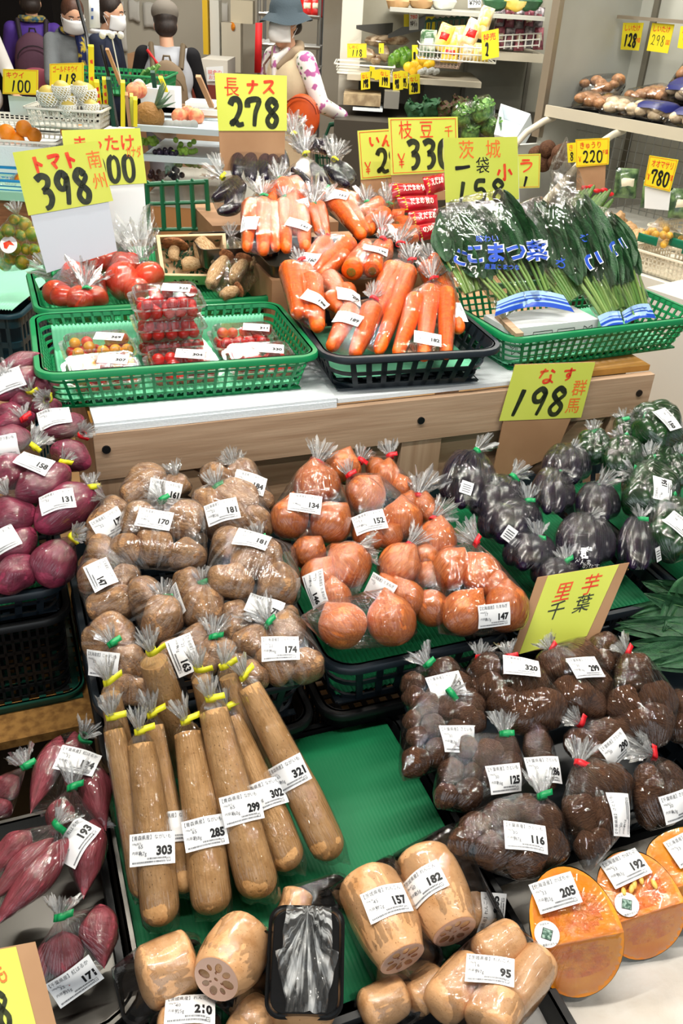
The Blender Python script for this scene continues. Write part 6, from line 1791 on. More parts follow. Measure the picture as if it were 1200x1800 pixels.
def citrus_bag(label,items,fr,Y,m,tie,filmm=None,sticker=False,cat='bag of citrus'):
    _bagn[0]+=1
    pts=[]; cen=[]
    t=thing('citrus_bag',at_y(fr[0]+items[0][0]/fr[2],fr[1]+items[0][1]/fr[2],Y)-Z3*.05,label,cat,'bags of citrus fruit')
    for i,(x,y,r) in enumerate(items):
        p=at_y(fr[0]+x/fr[2],fr[1]+y/fr[2],Y)+Vector((0,.02*math.sin(i*2.3),0))
        rr=r/fr[2]*depth(p)/F
        ball('citrus_fruit',m,p,rr,parent=t)
        pts+=[p+d*rr*1.03 for d in FIB[::4]]
    tp=at_y(fr[0]+tie[0]/fr[2],fr[1]+tie[1]/fr[2],Y-.02)
    fm,bv=film(t,pts,tp,filmm or FILM_CRISP,.06,40,26,seed=_bagn[0]); tuft(t,tp,Z3+Vector((0,-.4,0)),.035,seed=_bagn[0])
    if sticker:
        px,py=fr[0]+sticker[0]/fr[2],fr[1]+sticker[1]/fr[2]
        d=ray(px,py).normalized(); loc=bv.ray_cast(EYE,d)[0]
        if loc is not None:
            q=MB(); k=sticker[2]/fr[2]*depth(loc)/F
            q.add([loc-d*.004+(RX*math.cos(a*.3142)+DN*math.sin(a*.3142))*k for a in range(20)],[tuple(range(20))])
            s=q.build('round_sticker',LABELW,t,smooth=False); q=MB()
            q.add([loc-d*.0046+RX*k*x+DN*k*y for x,y in ((-.6,-.2),(.1,-.5),(.7,.1),(.1,.0),(-.2,.5),(-.5,.4))],[tuple(range(6))]); q.build('sticker_print',REDM,s,smooth=False)
CZ=(0,200,3.0)
citrus_bag('bag of oranges leaning on the white basket',[(150,320,36),(200,300,36),(120,345,34),(260,300,38),(60,380,34),(100,370,32)],CZ,3.5,ORANGE,(180,300))
citrus_bag('bag of oranges behind the mushroom sign',[(270,310,38),(330,290,34),(225,335,34),(350,275,30),(290,345,32)],CZ,3.56,ORANGE,(230,280))
citrus_bag('bag of small oranges at the frame edge',[(20,410,28),(50,415,28),(35,440,26)],CZ,3.48,ORANGE,(40,390))
citrus_bag('bag of yellow fruit in the blue basin',[(10,460,34),(55,450,34),(100,470,28),(20,495,30),(70,500,32)],CZ,3.42,LEMON,(60,420))
citrus_bag('net of green and yellow citrus with a round sticker, on the pale green mat',[(75,560,28),(120,590,38),(55,610,36),(165,640,40),(110,640,34),(80,700,40),(30,700,36),(60,760,36),(120,780,38),(15,805,34),(190,710,32),(205,770,30),(130,720,30),(20,640,30)],CZ,2.72,LIME,(90,530),None,(45,690,46))
wbox('crate_stack',(-1.55,2.62,0.0),(-0.93,3.2,.615),DKGREEN,'stack of dark green crates beside the display table','crates') if False else None
for k in range(3):
    M=Matrix.Translation((-1.33,2.92,.012+.2*k))
    basket('stacking_crate',0,0,M.translation.z,M.translation.z+.19,.27,.30,0,mat('petrol_plastic',(18,58,70),.4,.5),['petrol green crate lowest in the stack below the citrus net','petrol green crate in the middle of the stack below the citrus net','petrol green crate topmost below the citrus net'][k],'crate',bands=[(0,.2),(.4,.5),(.75,1)],inset=.006,pitch=.03,barw=.012,M=M,holes_floor=False)
o=liner(Matrix.Translation((-1.33,2.92,0)),.25,.28,.606,'pale green foam mat under the net of citrus',m=mat('mint_foam',(150,214,186),.6,.3))
# netted pears on the basket
for i,(px,py,r) in enumerate([(85,172,19),(118,178,19),(150,168,20),(108,160,16),(140,158,14),(88,190,14),(120,192,14),(160,190,14)]):
    p=at_y(px,py,3.62+.03*(i % 3)); rr=r*depth(p)/F
    t=thing('netted_pear',p-Z3*rr,['pale fruit in a foam net at the near end of the basket','pale fruit in a foam net facing front in the middle','pale fruit in a foam net standing highest by the card ends','pale fruit peeping out behind the middle net','pale fruit half hidden behind the highest net','pale fruit low under the end net','pale fruit low under the middle net','pale fruit low by the card ends'][i],'netted fruit','fruits in foam nets')
    ball('pear',mat('pear_skin',(196,176,92),.45,.4,rnd=.1),p+Z3*rr*.12,rr*.95,parent=t)
    q=MB(); n=16
    ring=[[p+Vector((math.cos(a*2*math.pi/n+j*.2)*rr*1.03*math.sin(f),math.sin(a*2*math.pi/n+j*.2)*rr*1.03*math.sin(f),-math.cos(f)*rr*1.03+.12*rr)) for a in range(n)] for j,f in enumerate((.35,.8,1.2,1.6,1.95))]
    for j in range(4):
        for a in range(n):
            q.tube([ring[j][a],ring[j+1][a]],.0022,4,False); q.tube([ring[j][a],ring[j+1][(a-2) % n]],.0022,4,False)
    for a in range(n):q.tube([ring[4][a],ring[4][(a+1) % n]],.003,4,False)
    q.build('foam_net',FOAMNET,t)
small_sign('yellow card reading 100 for kiwi fruit at the fruit stand',36,144,62,44,3.75,'キウイ','100',skew=-1)
small_sign('yellow card reading 118 for gold kiwi at the fruit stand',117,133,60,44,3.85,'ゴールドキウイ','118',skew=1)
p0,p1=at_y(14,168,3.77),at_y(66,205,3.77)
wbox('card_holder',(p0.x,3.77,p1.z),(p1.x,3.775,p0.z),mat('pale_blue_plastic',(190,214,214),.3,.5),'pale plastic board under the card reading 100','board')
# cards seen on edge, on sticks
for i,(x0,y0,x1,y1,Y,w) in enumerate([(160,82,162,200,3.9,10),(188,88,212,150,4.0,6),(170,145,176,192,3.8,9),(184,140,186,192,3.8,9),(190,140,200,223,3.75,8),(216,146,216,223,3.72,8),(222,168,228,222,3.72,6),(238,176,238,223,3.7,7),(231,170,232,222,3.74,6),(268,128,272,155,4.2,8),(282,138,292,162,4.2,7),(348,136,372,190,4.1,9)]):
    A,B=at_y(x0,y0,Y),at_y(x1,y1,Y); k=w*depth(A)/F/2; hd=Vector((B.x,B.y,0)).normalized()*.12
    q=MB(); q.hexa([B+Vector((-k,0,0)),B+Vector((k,0,0)),B+hd+Vector((k,0,0)),B+hd-Vector((k,0,0))],[A+Vector((-k,0,0)),A+Vector((k,0,0)),A+hd+Vector((k,0,0)),A+hd-Vector((k,0,0))])
    t=thing('edge_on_card',B,['yellow card on edge standing by the tall rod','slanting yellow card on edge under the white clips','lettered yellow card on edge beside the netted fruit','second lettered card on edge beside the netted fruit','leaning card on edge behind the mushroom sign','yellow card on edge by the pineapple, taller one','dark green card on edge by the pineapple','last card on edge before the glass case','brown card on edge in the row by the pineapple','small card on edge by the backpack of the shopper','slanting small card on edge by the backpack','card on edge slanting beside the cash desk'][i],'price card','cards seen on edge')
    q.build('card',[YELLOW2,CARD,YELLOW2,YELLOW,DKGREEN][i % 5] if i not in (0,2,3) else YELLOW2,t,smooth=False)
    if i in (0,2,3):
        q=MB()
        for s in range(3):q.add([lerp(A,B,.2+.25*s)+Vector((dx,-.001,dz)) for dx,dz in ((-k*.5,0),(k*.5,.004),(k*.5,-.012),(-k*.4,-.010))],[(0,1,2,3)])
        q.build('card_print',REDM,t,smooth=False)
q=MB(); q.tube([at_y(136,0,4.3),at_y(152,60,4.25),at_y(155,84,4.2)],.008,8); q.tube([at_y(178,80,4.1),at_y(190,130,4.05),at_y(206,222,3.9)],.007,8)
tag(q.build('sign_rod',BLACK,None,M=Matrix.Translation(at_y(206,222,3.9))),'thin black rods of a sign stand rising among the card ends','rod')
q=MB(); q.tube([at_y(196,62,3.95),at_y(212,140,3.95)],.003,6); q.tube([at_y(180,60,3.95),at_y(205,58,3.95)],.006,6)
for x in (180,196,212):q.sphere(at_y(x,62,3.94),.014,8,6)
tag(q.build('card_clip',WHITEP,None,M=Matrix.Translation(at_y(212,140,3.95))),'white clip stand with small clips by the shoppers','clip')
q=MB(); q.add([at_y(*c,4.15) for c in ((156,0),(174,0),(176,49),(158,49))],[(0,1,2,3)])
o=q.build('hanging_notice',WHITE,None,M=Matrix.Translation(at_y(166,20,4.15))); s_=o.modifiers.new('t','SOLIDIFY'); s_.thickness=.004; tag(o,'narrow white notice hanging in front of the shoppers','notice')
q=MB()
for y in (14,28):q.add([at_y(*c,4.14) for c in ((160,y),(164,y),(164,y+6),(160,y+6))],[(0,1,2,3)])
q.build('notice_print',mat('blue_print',(60,90,160)),o,smooth=False)

# ---------------------------------------------------------------- glass cooler counter with fruit
gc=thing('glass_counter',(-0.75,4.4,0),'low glass-fronted cooler counter of grapes and peaches','cooler')
gx0,gx1=at_y(240,280,4.0).x,at_y(430,280,4.0).x
zt=at_y(300,229,4.0).z
z2=at_y(300,281,4.0).z; z1=at_y(300,366,4.0).z
wbox('cabinet',(gx0,4.02,0),(gx1,4.9,z1),mat('counter_wood',(176,130,84),.5,.3),parent=gc)
wbox('floor_plate',(gx0,4.02,z1),(gx1,4.9,z1+.02),GREYP,parent=gc)
for z in (zt,z2):wbox('rail',(gx0,4.0,z-.012),(gx1,4.03,z+.012),mat('pale_blue_metal',(190,206,216),.3,.5),parent=gc)
wbox('rail',(gx0,4.4,at_y(300,194,4.4).z-.012),(gx1,4.43,at_y(300,194,4.4).z+.012),WHITEP,parent=gc)
wbox('shelf_plate',(gx0,4.04,zt-.012),(gx1,4.5,zt-.006),mat('pale_blue_metal',(190,206,216)),parent=gc)
wbox('shelf_plate',(gx0,4.04,z2-.012),(gx1,4.6,z2-.006),mat('pale_blue_metal',(190,206,216)),parent=gc)
wbox('back_wall',(gx0,4.88,z1),(gx1,4.9,zt),CARD,parent=gc)
q=MB(); q.box((gx0,4.0,z1+.02),(gx1,4.004,z2-.012)); q.build('glass_pane',film_mat('counter_glass',.03,.03,.03,wr=.0),gc,smooth=False)
GRAPE=mat('green_grape',(150,190,70),.25,.5,rnd=.12); DKGR=mat('dark_grape',(40,28,50),.3,.5,rnd=.1)
PEACH=mat('peach_skin',(224,110,84),.5,.4,rgb2=(236,170,120),nscale=1.5)
def cluster(label,px,py,Y,m,n,sx,sy,r,name='grape_bunch',cat='grapes',seed=0):
    rnd=random.Random(seed); c=at_y(px,py,Y)
    t=thing(name,c,label,cat,cat+' in the glass counter')
    for i in range(n):
        ball('grape',m,c+Vector((rnd.uniform(-1,1)*sx,rnd.uniform(-.6,.6)*sx,abs(rnd.gauss(0,.5))*sy)),r,parent=t,amp=.01)
cluster('bunch of green grapes nearest the mushroom sign in the glass counter',258,252,4.15,GRAPE,16,.04,.03,.013,seed=1)
cluster('bunch of green grapes on white paper in the glass counter',320,268,4.15,GRAPE,20,.06,.03,.012,seed=2)
cluster('bunch of dark grapes between the green bunches',290,270,4.12,DKGR,16,.05,.02,.012,seed=3)
cluster('bunch of green grapes on the lower plate of the counter',330,292,4.3,GRAPE,18,.06,.04,.013,seed=4)
cluster('bunch of dark grapes on the lower plate of the counter',292,312,4.25,DKGR,18,.07,.03,.014,seed=5)
for i,(px,py,Y,m) in enumerate([(315,205,4.3,PEACH),(345,205,4.3,PEACH),(330,200,4.35,PEACH),(235,160,4.35,PEACH),(245,158,4.4,PEACH)]):
    p=at_y(px,py,Y); ball('peach',m,p,.036,['peach on the counter top nearest the white eggs','peach on the counter top nearest the long eggplant sign','peach behind the other two on the counter top','red peach beside the white foam cup','red peach behind the white foam cup'][i],'peach','peaches by the counter')
for i in range(9):
    p=at_y(280+i*7.5,219+(i % 2),4.12); ball('egg',FOAMNET,p,.020,'white foam-netted fruit in the even row on the counter top','netted fruit','white fruits in a row')
for i,(px,py,r) in enumerate([(244,152,12),(268,160,13),(252,165,11)]):
    p=at_y(px,py,4.45); t=ball('netted_apple',FOAMNET,p,r*depth(p)/F,['white netted apple behind the red peach','white netted apple on the counter by the pineapple','white netted apple low beside the red peach'][i],'netted fruit','white netted apples')
p=at_y(285,175,4.45); wbox('foam_box',(p.x-.09,4.4,p.z-.06),(p.x+.07,4.56,p.z+.05),FOAM_WHITE,'white foam box on the counter behind the pineapple','box')
wbox('foam_box',(at_y(322,190,4.4).x,4.45,at_y(340,192,4.4).z),(at_y(372,190,4.4).x,4.6,at_y(340,182,4.4).z),FOAM_WHITE,'flat white foam tray on the cooler counter','box')
pn=at_y(262,205,4.1); t=thing('pineapple',pn,'pineapple with a spiky crown beside the card ends','pineapple')
ball('body',mat('pineapple_skin',(150,110,60),.6,.3,bump=.9,bscale=5),pn,.06,parent=t,sc=(1.3,1,1))
for k in range(14):
    a=k*2.4; d=Vector((.35+.1*math.cos(a),math.sin(a)*.6,.55+.5*math.cos(a*1.7))).normalized(); b=pn+Vector((.03,0,.04))
    q=MB(); q.tube([b,b+d*.05,b+d*.10+Z3*.01],[.008,.006,.001],5); q.build('crown_leaf',mat('pineapple_leaf',(96,124,100),.5,.4),t)
# green lattice crate end behind the tomato tray
lp=thing('lattice_panel',at_y(310,400,2.9),'dark green lattice crate side standing behind the mushroom box','crate side')
q=MB()
cs=[at_y(*c,2.75) for c in ((258,320),(362,315),(368,402),(262,404))]
L4=lambda u,v:(cs[3]*(1-u)+cs[2]*u)*(1-v)+(cs[0]*(1-u)+cs[1]*u)*v
for i in range(5):
    u=i/4; q.tube([L4(u,0),L4(u,.95),L4(min(1,u+.04),1.0)],.0075,8)
for v,r in ((0,.006),(.55,.006),(.95,.008)):q.tube([L4(0,v),L4(1,v)],r,8)
q.build('lattice',mat('lattice_green',(16,96,62),.4,.5),lp)
t=thing('shopping_basket',at_y(215,158,4.9),'green shopping basket in front of the shoppers with leeks and bags','basket')
bk=zbasket('basket_body',215,164,.25,.15,.10,4.75,mat('shop_basket_green',(24,130,74),.4,.5),None,None)
WMb=WM[bk.name]; bk.parent=t; bk.matrix_basis=WM[t.name].inverted() @ WMb
for k in ('label','category'):
    if k in bk:del bk[k]
q=MB(); c=at_y(255,132,4.75)
for i in range(7):q.tube([c+Vector((-.06+.01*i,.02*(i % 3),-.05)),c+Vector((.0+.012*i,.02*(i % 2),.02+.005*i))],[.006,.010],6)
tag(q.build('leek_bundle',mat('leek_green',(60,120,60),.5,.4,rgb2=(160,190,110),nscale=20),None,M=Matrix.Translation(c)),'bundle of leeks sticking up from the green shopping basket','leeks',None)
c=at_y(300,140,5.3)

# ---------------------------------------------------------------- back of the shop
PAPER=mat('pinned_paper',(232,230,222),.7,.2)
wbox('doorway_shade_block',(-5.0,7.9,0),(-2.55,8.39,2.7),mat('recess_shade_colour',(30,28,28),.9,.1),'dark block coloured as the shaded doorway behind the purple jacket','recess',kind='structure')  # solid block; the darkness of the opening is put into its colour
for i,(x0,y0,x1,y1) in enumerate([(203,0,218,30),(224,0,246,38),(250,5,292,52),(195,42,224,90),(372,2,400,40),(384,44,398,90),(245,0,250,6)][:6]):
    A,B=at_y(x0,y0,8.35),at_y(x1,y1,8.35)
    q=MB(); n=6
    q.add([Vector((lerp(A.x,B.x,i_/n),8.37-.02*math.sin(3*j/n)*(.4+.6*i_/n)-.004,lerp(A.z,B.z,j/n)+.01*math.sin(i_))) for j in range(n+1) for i_ in range(n+1)],[(j*(n+1)+k,j*(n+1)+k+1,(j+1)*(n+1)+k+1,(j+1)*(n+1)+k) for j in range(n) for k in range(n)])
    o=q.build('pinned_paper',PAPER,None,M=Matrix.Translation((A+B)/2)); s_=o.modifiers.new('t','SOLIDIFY'); s_.thickness=.002
    tag(o,['small white sheet pinned beside the dark shopper','white sheet pinned in the middle of the stained wall','curled white sheet pinned above the cap','long white sheet pinned low by the dark shopper','sheet pinned high beside the hanging tools','sheet pinned below the hanging tools'][i],'paper','papers on the back wall')
wbox('carton',(at_y(225,120,7.2).x,7.2,0),(at_y(252,95,7.2).x,7.5,at_y(250,96,7.2).z),CARD,'brown carton behind the dark shopper','carton')
cab=thing('cash_cabinet',at_y(375,180,6.6),'pale cabinet and cash desk with a paper notice behind the long eggplant sign','cabinet')
A,B=at_y(352,104,6.6),at_y(400,190,6.6)
wbox('desk_body',(A.x-.1,6.6,0),(B.x+.1,7.2,at_y(375,150,6.6).z),mat('desk_red',(120,52,40),.5,.4),parent=cab)
wbox('register',(A.x,6.62,at_y(375,150,6.6).z),(B.x,7.0,A.z),mat('register_grey',(206,202,192),.5,.4),parent=cab)
q=MB(); q.add([at_y(*c,6.6) for c in ((362,118),(392,116),(394,142),(364,143))],[(0,1,2,3)]); nt_=q.build('notice',WHITE,cab,smooth=False)
q=MB(); f=lambda x,y:at_y(365+x,132-y,6.595); write(q,'現金の',0,2,6,f); write(q,'お支払',2,-7,6,f); q.build('notice_lettering',REDM,nt_,smooth=False)
for i,(x0,x1,y0,y1,m,lb_) in enumerate([(355,366,0,96,mat('yellow_tool',(232,190,40),.5,.4),'yellow tool hanging by the cash desk'),(366,384,0,100,WHITEP,'white cable trunk on the wall by the cash desk'),(385,420,40,130,SHELFM,'tall cream door leaf behind the cash desk'),(400,440,0,44,mat('cream_box',(214,204,178),.6,.3),'cream meter box high on the wall')]):
    A,B=at_y(x0,y0,7.6),at_y(x1,y1,7.6)
    wbox('wall_fitting',(A.x,7.6+.05*i,B.z),(B.x,7.75+.05*i,A.z),m,lb_,'fitting',None,'structure')
ball('orange_tape_roll',ORANGE,at_y(408,47,7.72),.04,'orange tag hanging on the meter box','tag',None,None,(1.3,.4,.8))
# wire rack with red snack bags and a red banner
rk=thing('wire_rack',at_y(530,140,6.9),'wire shelf rack with red snack bags behind the hatted shopper','rack')
for x in (455,562):
    for dy in (0,.35):
        a=at_y(x,0,6.7); q=MB(); q.tube([Vector((a.x,6.7+dy,0)),Vector((a.x,6.7+dy,2.1))],.012,8); q.build('post',WIREM,rk)
for yy in (28,82,120):
    z=at_y(520,yy,6.7).z; xa,xb=at_y(455,yy,6.7).x,at_y(562,yy,6.7).x
    q=MB()
    for k in range(8):q.tube([Vector((xa,6.7+.05*k,z)),Vector((xb,6.7+.05*k,z))],.005,5)
    q.tube([Vector((xa,6.69,z)),Vector((xb,6.69,z))],.012,6); q.build('shelf',WIREM,rk)
REDB=mat('red_snack_pack',(206,34,30),.3,.5); WHB=mat('white_print_pack',(236,226,200),.4,.4)
for i,x in enumerate((520,540,556)):
    snack(['red snack bag on the wire rack nearest the hat','red snack bag in the middle of the wire rack','red snack bag at the end of the wire rack'][i],x,12,22,34,6.75,REDB,WHB,'red snack bags on the rack')
for i,x in enumerate((462,472,482)):
    ball('egg_carton_cup',FOAMNET,at_y(x,78,6.8),.035,['white netted fruit on the rack behind the mask, first','white netted fruit on the rack behind the mask, middle one','white netted fruit on the rack behind the mask, last'][i],'netted fruit','white fruit on the wire rack')
q=MB(); q.add([at_y(*c,6.67) for c in ((449,40),(461,40),(459,128),(447,128))],[(0,1,2,3)]); o=q.build('banner',mat('red_banner',(196,30,34),.6,.3),None,M=Matrix.Translation(at_y(450,128,6.66))); s_=o.modifiers.new('t','SOLIDIFY'); s_.thickness=.004; tag(o,'narrow red banner hanging on the wire rack','banner')

# ---------------------------------------------------------------- cooler wall facing the aisle
AX0,AX1=at_y(600,100,6.1).x,1.15
wbox('wall_column',(at_y(598,80,6.0).x,6.0,0),(at_y(634,80,6.0).x,6.6,2.75),mat('white_column_paint',(222,218,204),.6,.3),kind='structure')
ca=thing('open_cooler',(.55,6.1,0),'open wall cooler with worn pale back panel and stepped shelves','cooler')
wbox('back_panel',(AX0,6.30,.5),(1.75,6.34,2.6),GREYD,parent=ca)
for px in (742,815,925):
    a=at_y(px,150,6.28); wbox('slotted_rail',(a.x-.012,6.275,.6),(a.x+.012,6.298,2.5),mat('rail_grey',(120,116,104),.5,.4),parent=ca)
zA=at_y(720,137,5.6).z
wbox('shelf',(at_y(610,130,5.6).x,5.6,zA-.03),(at_y(838,130,5.9).x,6.27,zA),SHELFM,parent=ca)
zB=at_y(900,92,5.7).z
wbox('shelf',(at_y(838,92,5.7).x,5.7,zB-.045),(at_y(950,92,5.7).x+.02,6.27,zB),SHELFM,parent=ca)
zC=at_y(800,20,5.6).z
wbox('shelf',(at_y(685,20,5.6).x,5.6,zC-.02),(at_y(960,15,5.6).x,6.27,zC),GREYP,parent=ca)
for (x0,y0,x1,y1) in ((688,40,626,44),(760,20,682,60)):
    q=MB(); a,b=at_y(x0,y0,6.2),at_y(x1,y1,5.9); q.hexa([a+Vector((0,0,-.09)),b+Vector((0,0,-.02)),b+Vector((.01,.01,-.02)),a+Vector((.01,.01,-.09))],[a,b,b+Vector((.01,.01,0)),a+Vector((.01,.01,0))]); q.build('bracket',WIREM,ca,smooth=False)
wbox('lower_deck',(AX0,5.3,0),(1.3,6.28,at_y(700,205,5.6).z),mat('dark_deck',(62,58,50),.5,.4),parent=ca)
zbasket('plastic_tray',640,130,.17,.16,.06,5.75,WHITEP,'cream tray of mushrooms and bags on the cooler shelf','tray',solid=True)
zbasket('plastic_basket',776,118,.11,.10,.045,5.85,mat('pinkish_basket',(206,180,164),.5,.4),'pinkish basket beside the lemons on the cooler shelf','basket')
for i,(px,py,r) in enumerate([(697,100,9),(705,96,9),(712,94,9),(690,106,9),(718,98,8),(700,108,8),(710,106,9),(688,112,7)]):
    p=at_y(px,py,5.75+.02*(i % 3)); ball('green_mango',mat('lime_skin',(110,160,50),.3,.5,rgb2=(70,120,40),nscale=2),p,r*depth(p)/F,'one of the glossy green fruits piled on the cooler shelf beside the lemons','green fruit','green fruits on the cooler shelf',None,(1,1,1.3))
for i,(px,py) in enumerate([(718,118),(730,114),(742,108),(748,114),(736,120),(755,112),(726,124)]):
    p=at_y(px,py,5.68); ball('lemon',LEMON,p,8.5*depth(p)/F,'one of the yellow lemons piled on the cooler shelf','lemon','lemons on the cooler shelf',None,(1.15,1,1))
for i in range(8):
    p=at_y(738+i*4.3,127-(i % 3)*2,5.64); ball('garlic_bulb',FOAMNET,p,.016,'one of the white garlic bulbs in a row before the lemons','garlic','garlic bulbs on the cooler shelf')
for i,(px,py,w,h) in enumerate([(648,96,24,20),(660,104,20,18),(676,94,18,26),(690,70,60,16),(660,72,40,18)]):
    p=at_y(px,py,5.85 if i<3 else 6.1)
    M=Matrix.Translation(p); k=depth(p)/F; q=MB(); v,f=pillow_geo(w*k/2,.06,h*k/2,seed=i); q.add([M @ a for a in v],f)
    tag(q.build('produce_bag',mat('pale_bagged_produce',(190,168,138),.3,.5,rgb2=(120,88,60),nscale=30,coat=.5),None,M=M),['bag of brown mushrooms at the end of the cream tray','crinkled bag in the cream tray','tall pale bag beside the green fruits','long wrapped roots lying behind the green fruits','white bag of roots behind the cream tray'][i],'bag','produce bags on the cooler shelf')
small_sign('yellow card reading 118 at the end of the cooler shelf',627,89,34,25,5.7,'しめじ','118')
small_sign('yellow card on edge of the mushroom bags on the cooler shelf',670,85,9,18,5.75,'','1',border=False)
small_sign('yellow card reading 10 between green fruits and lemons',729,93,10,28,5.62,'','10',border=False)
for i,(px,py,w,h,pr,lb_) in enumerate([(642,142,16,30,'198','first of the yellow cards hanging under the cooler shelf, by the column'),(654,127,9,20,'1','narrow card hanging between the first two'),(664,131,12,18,'','blank-looking card hanging askew under the cooler shelf'),(676,138,19,31,'199','yellow card reading 199 hanging under the cooler shelf'),(699,142,18,33,'98','yellow card reading 98 hanging under the cooler shelf'),(710,140,14,30,'195','yellow card half over the one reading 98'),(728,148,19,34,'280','yellow card reading 280, last in the hanging row')]):
    small_sign(lb_,px,py,w,h,5.58,'なし' if h>29 else '',pr,skew=(-1)**i*1.2,border=False,lean=-8,group='cards hanging under the cooler shelf')
small_sign('yellow card clipped behind on the cooler back panel',756,42,16,26,6.0,'','1',border=False)
small_sign('small yellow card beside the white notice on the cooler',714,36,9,22,6.0,'','',border=False)
sign('price_card','white notice card with red print hanging in the cooler',[(719,18),(736,16),(735,52),(719,53)],YP(727,35,5.95),[('t','780',.1,.55,.2,.8,REDM),('t','特価',.1,.2,.22,.8,INK)],card=WHITE,cat='price card')
sign('price_card','white card reading 790 on the top cooler shelf',[(822,-10),(846,-10),(845,13),(822,14)],YP(834,5,5.6),[('t','¥790',.1,.2,.35,.85,INK)],card=WHITE,cat='price card')
# wire basket of yellow snack bags
wbk=thing('wire_basket',at_y(800,108,5.3),'white wire basket full of yellow snack bags on the cooler','basket')
A,B,z0_,z1_=at_y(736,100,5.3).x,at_y(872,100,5.3).x,at_y(800,107,5.3).z,at_y(800,82,5.3).z
q=MB()
for i in range(22):
    x=lerp(A,B,i/21); q.tube([Vector((x,5.3,z1_)),Vector((x,5.3,z0_)),Vector((x,5.6,z0_))],.0025,5)
for z in (z0_,(z0_+z1_)/2,z1_):q.tube([Vector((A,5.6,z)),Vector((A,5.3,z)),Vector((B,5.3,z)),Vector((B,5.6,z))],.004,6)
q.build('wires',WHITEP,wbk)
YB=mat('yellow_snack_pack',(236,196,60),.3,.5,rgb2=(240,222,150),nscale=9); WB=mat('clear_snack_pack',(232,220,190),.3,.5,rgb2=(210,170,90),nscale=24); GB=mat('green_snack_pack',(60,96,60),.3,.5,rgb2=(210,214,200),nscale=24)
for i,(px,py,w,h,m,rot) in enumerate([(752,76,28,44,GB,0),(780,66,26,46,YB,-18),(795,78,22,44,WB,0),(806,70,24,46,YB,6),(828,60,28,50,WB,-20),(850,40,24,54,WB,-14),(822,88,26,34,WB,0),(790,94,30,30,YB,0),(846,92,28,30,YB,0)]):
    snack(['green and white snack bag at the end of the wire basket','yellow snack bag slanting in the wire basket','clear snack bag low in the wire basket','yellow snack bag in the middle of the wire basket','white snack bag slanting in the wire basket','tall white snack bag standing highest in the wire basket','clear snack bag in front under the tall one','yellow snack bag low in front in the wire basket','snack bag at the wire basket end under the 298 card'][i],px,py,w,h,5.42+.02*(i % 4)-(.06 if i>5 else 0),m,[WHB,REDB,YB][i % 3],'snack bags in the wire basket',rot)
small_sign('large yellow card with 298 and a dark blue picture on the wire basket',861,78,30,50,5.24,'特売','2',skew=3,border=False)
q=MB(); a,b=at_y(748,38,5.75),at_y(828,30,5.75)
for i in range(9):x=lerp(a,b,i/8); q.tube([x-Z3*.09,x,x+(b-a)/16+Z3*.012,x+(b-a)/8],.006,6)
q.tube([a,b],.006,6); tag(q.build('divider_rail',DKGREEN,None,M=Matrix.Translation(a)),'dark green loop rail standing behind the snack bags','rail')
PB_=mat('purple_sweet_pack',(120,44,66),.3,.5,rgb2=(190,120,130),nscale=24); GP=mat('grey_sweet_pack',(100,92,96),.3,.5,rgb2=(200,190,196),nscale=30)
for i in range(10):
    px=878+(i % 5)*17; py=66-(i // 5)*34+(i % 3)*2
    snack('%s packet on the cooler shelf, %s in the %s row from the snack basket' % (['purple','grey','purple','grey','purple'][i % 5],['first','second','third','fourth','fifth'][i % 5],['lower','upper'][i // 5]),px,py,18,36,5.75+.1*(i // 5),[PB_,GP][i % 2],[WHB,PB_][i % 2],'purple packets on the cooler shelf',(-1)**i*3)
q=MB(); a,b=at_y(876,66,5.68),at_y(950,62,5.68)
for dz in (0,.03,.06):q.tube([a-Z3*(.05-dz),b-Z3*(.05-dz)],.004,5)
for i in range(7):x=lerp(a,b,i/6); q.tube([x-Z3*.06,x+Z3*.015],.004,5)
tag(q.build('wire_fence',WHITEP,None,M=Matrix.Translation(a)),'low white wire fence before the purple packets','wire fence')
for i,(px,m) in enumerate([(700,GINGER),(740,GINGER),(780,WHITEP),(870,LEAFM),(905,YB),(930,LEAFM)]):
    p=at_y(px,2,5.75); M=Matrix.Translation(p); q=MB(); v,f=pillow_geo(.07,.06,.05,seed=i*3); q.add([M @ a for a in v],f)
    tag(q.build('produce_bag',m,None,M=M),['brown bag at the end of the top cooler shelf','second brown bag on the top cooler shelf','white bag on the top cooler shelf','dark green bag on the top cooler shelf by the 790 card','yellow bag on the top cooler shelf','dark green bag at the end of the top cooler shelf'][i],'bag','bags on the top cooler shelf')
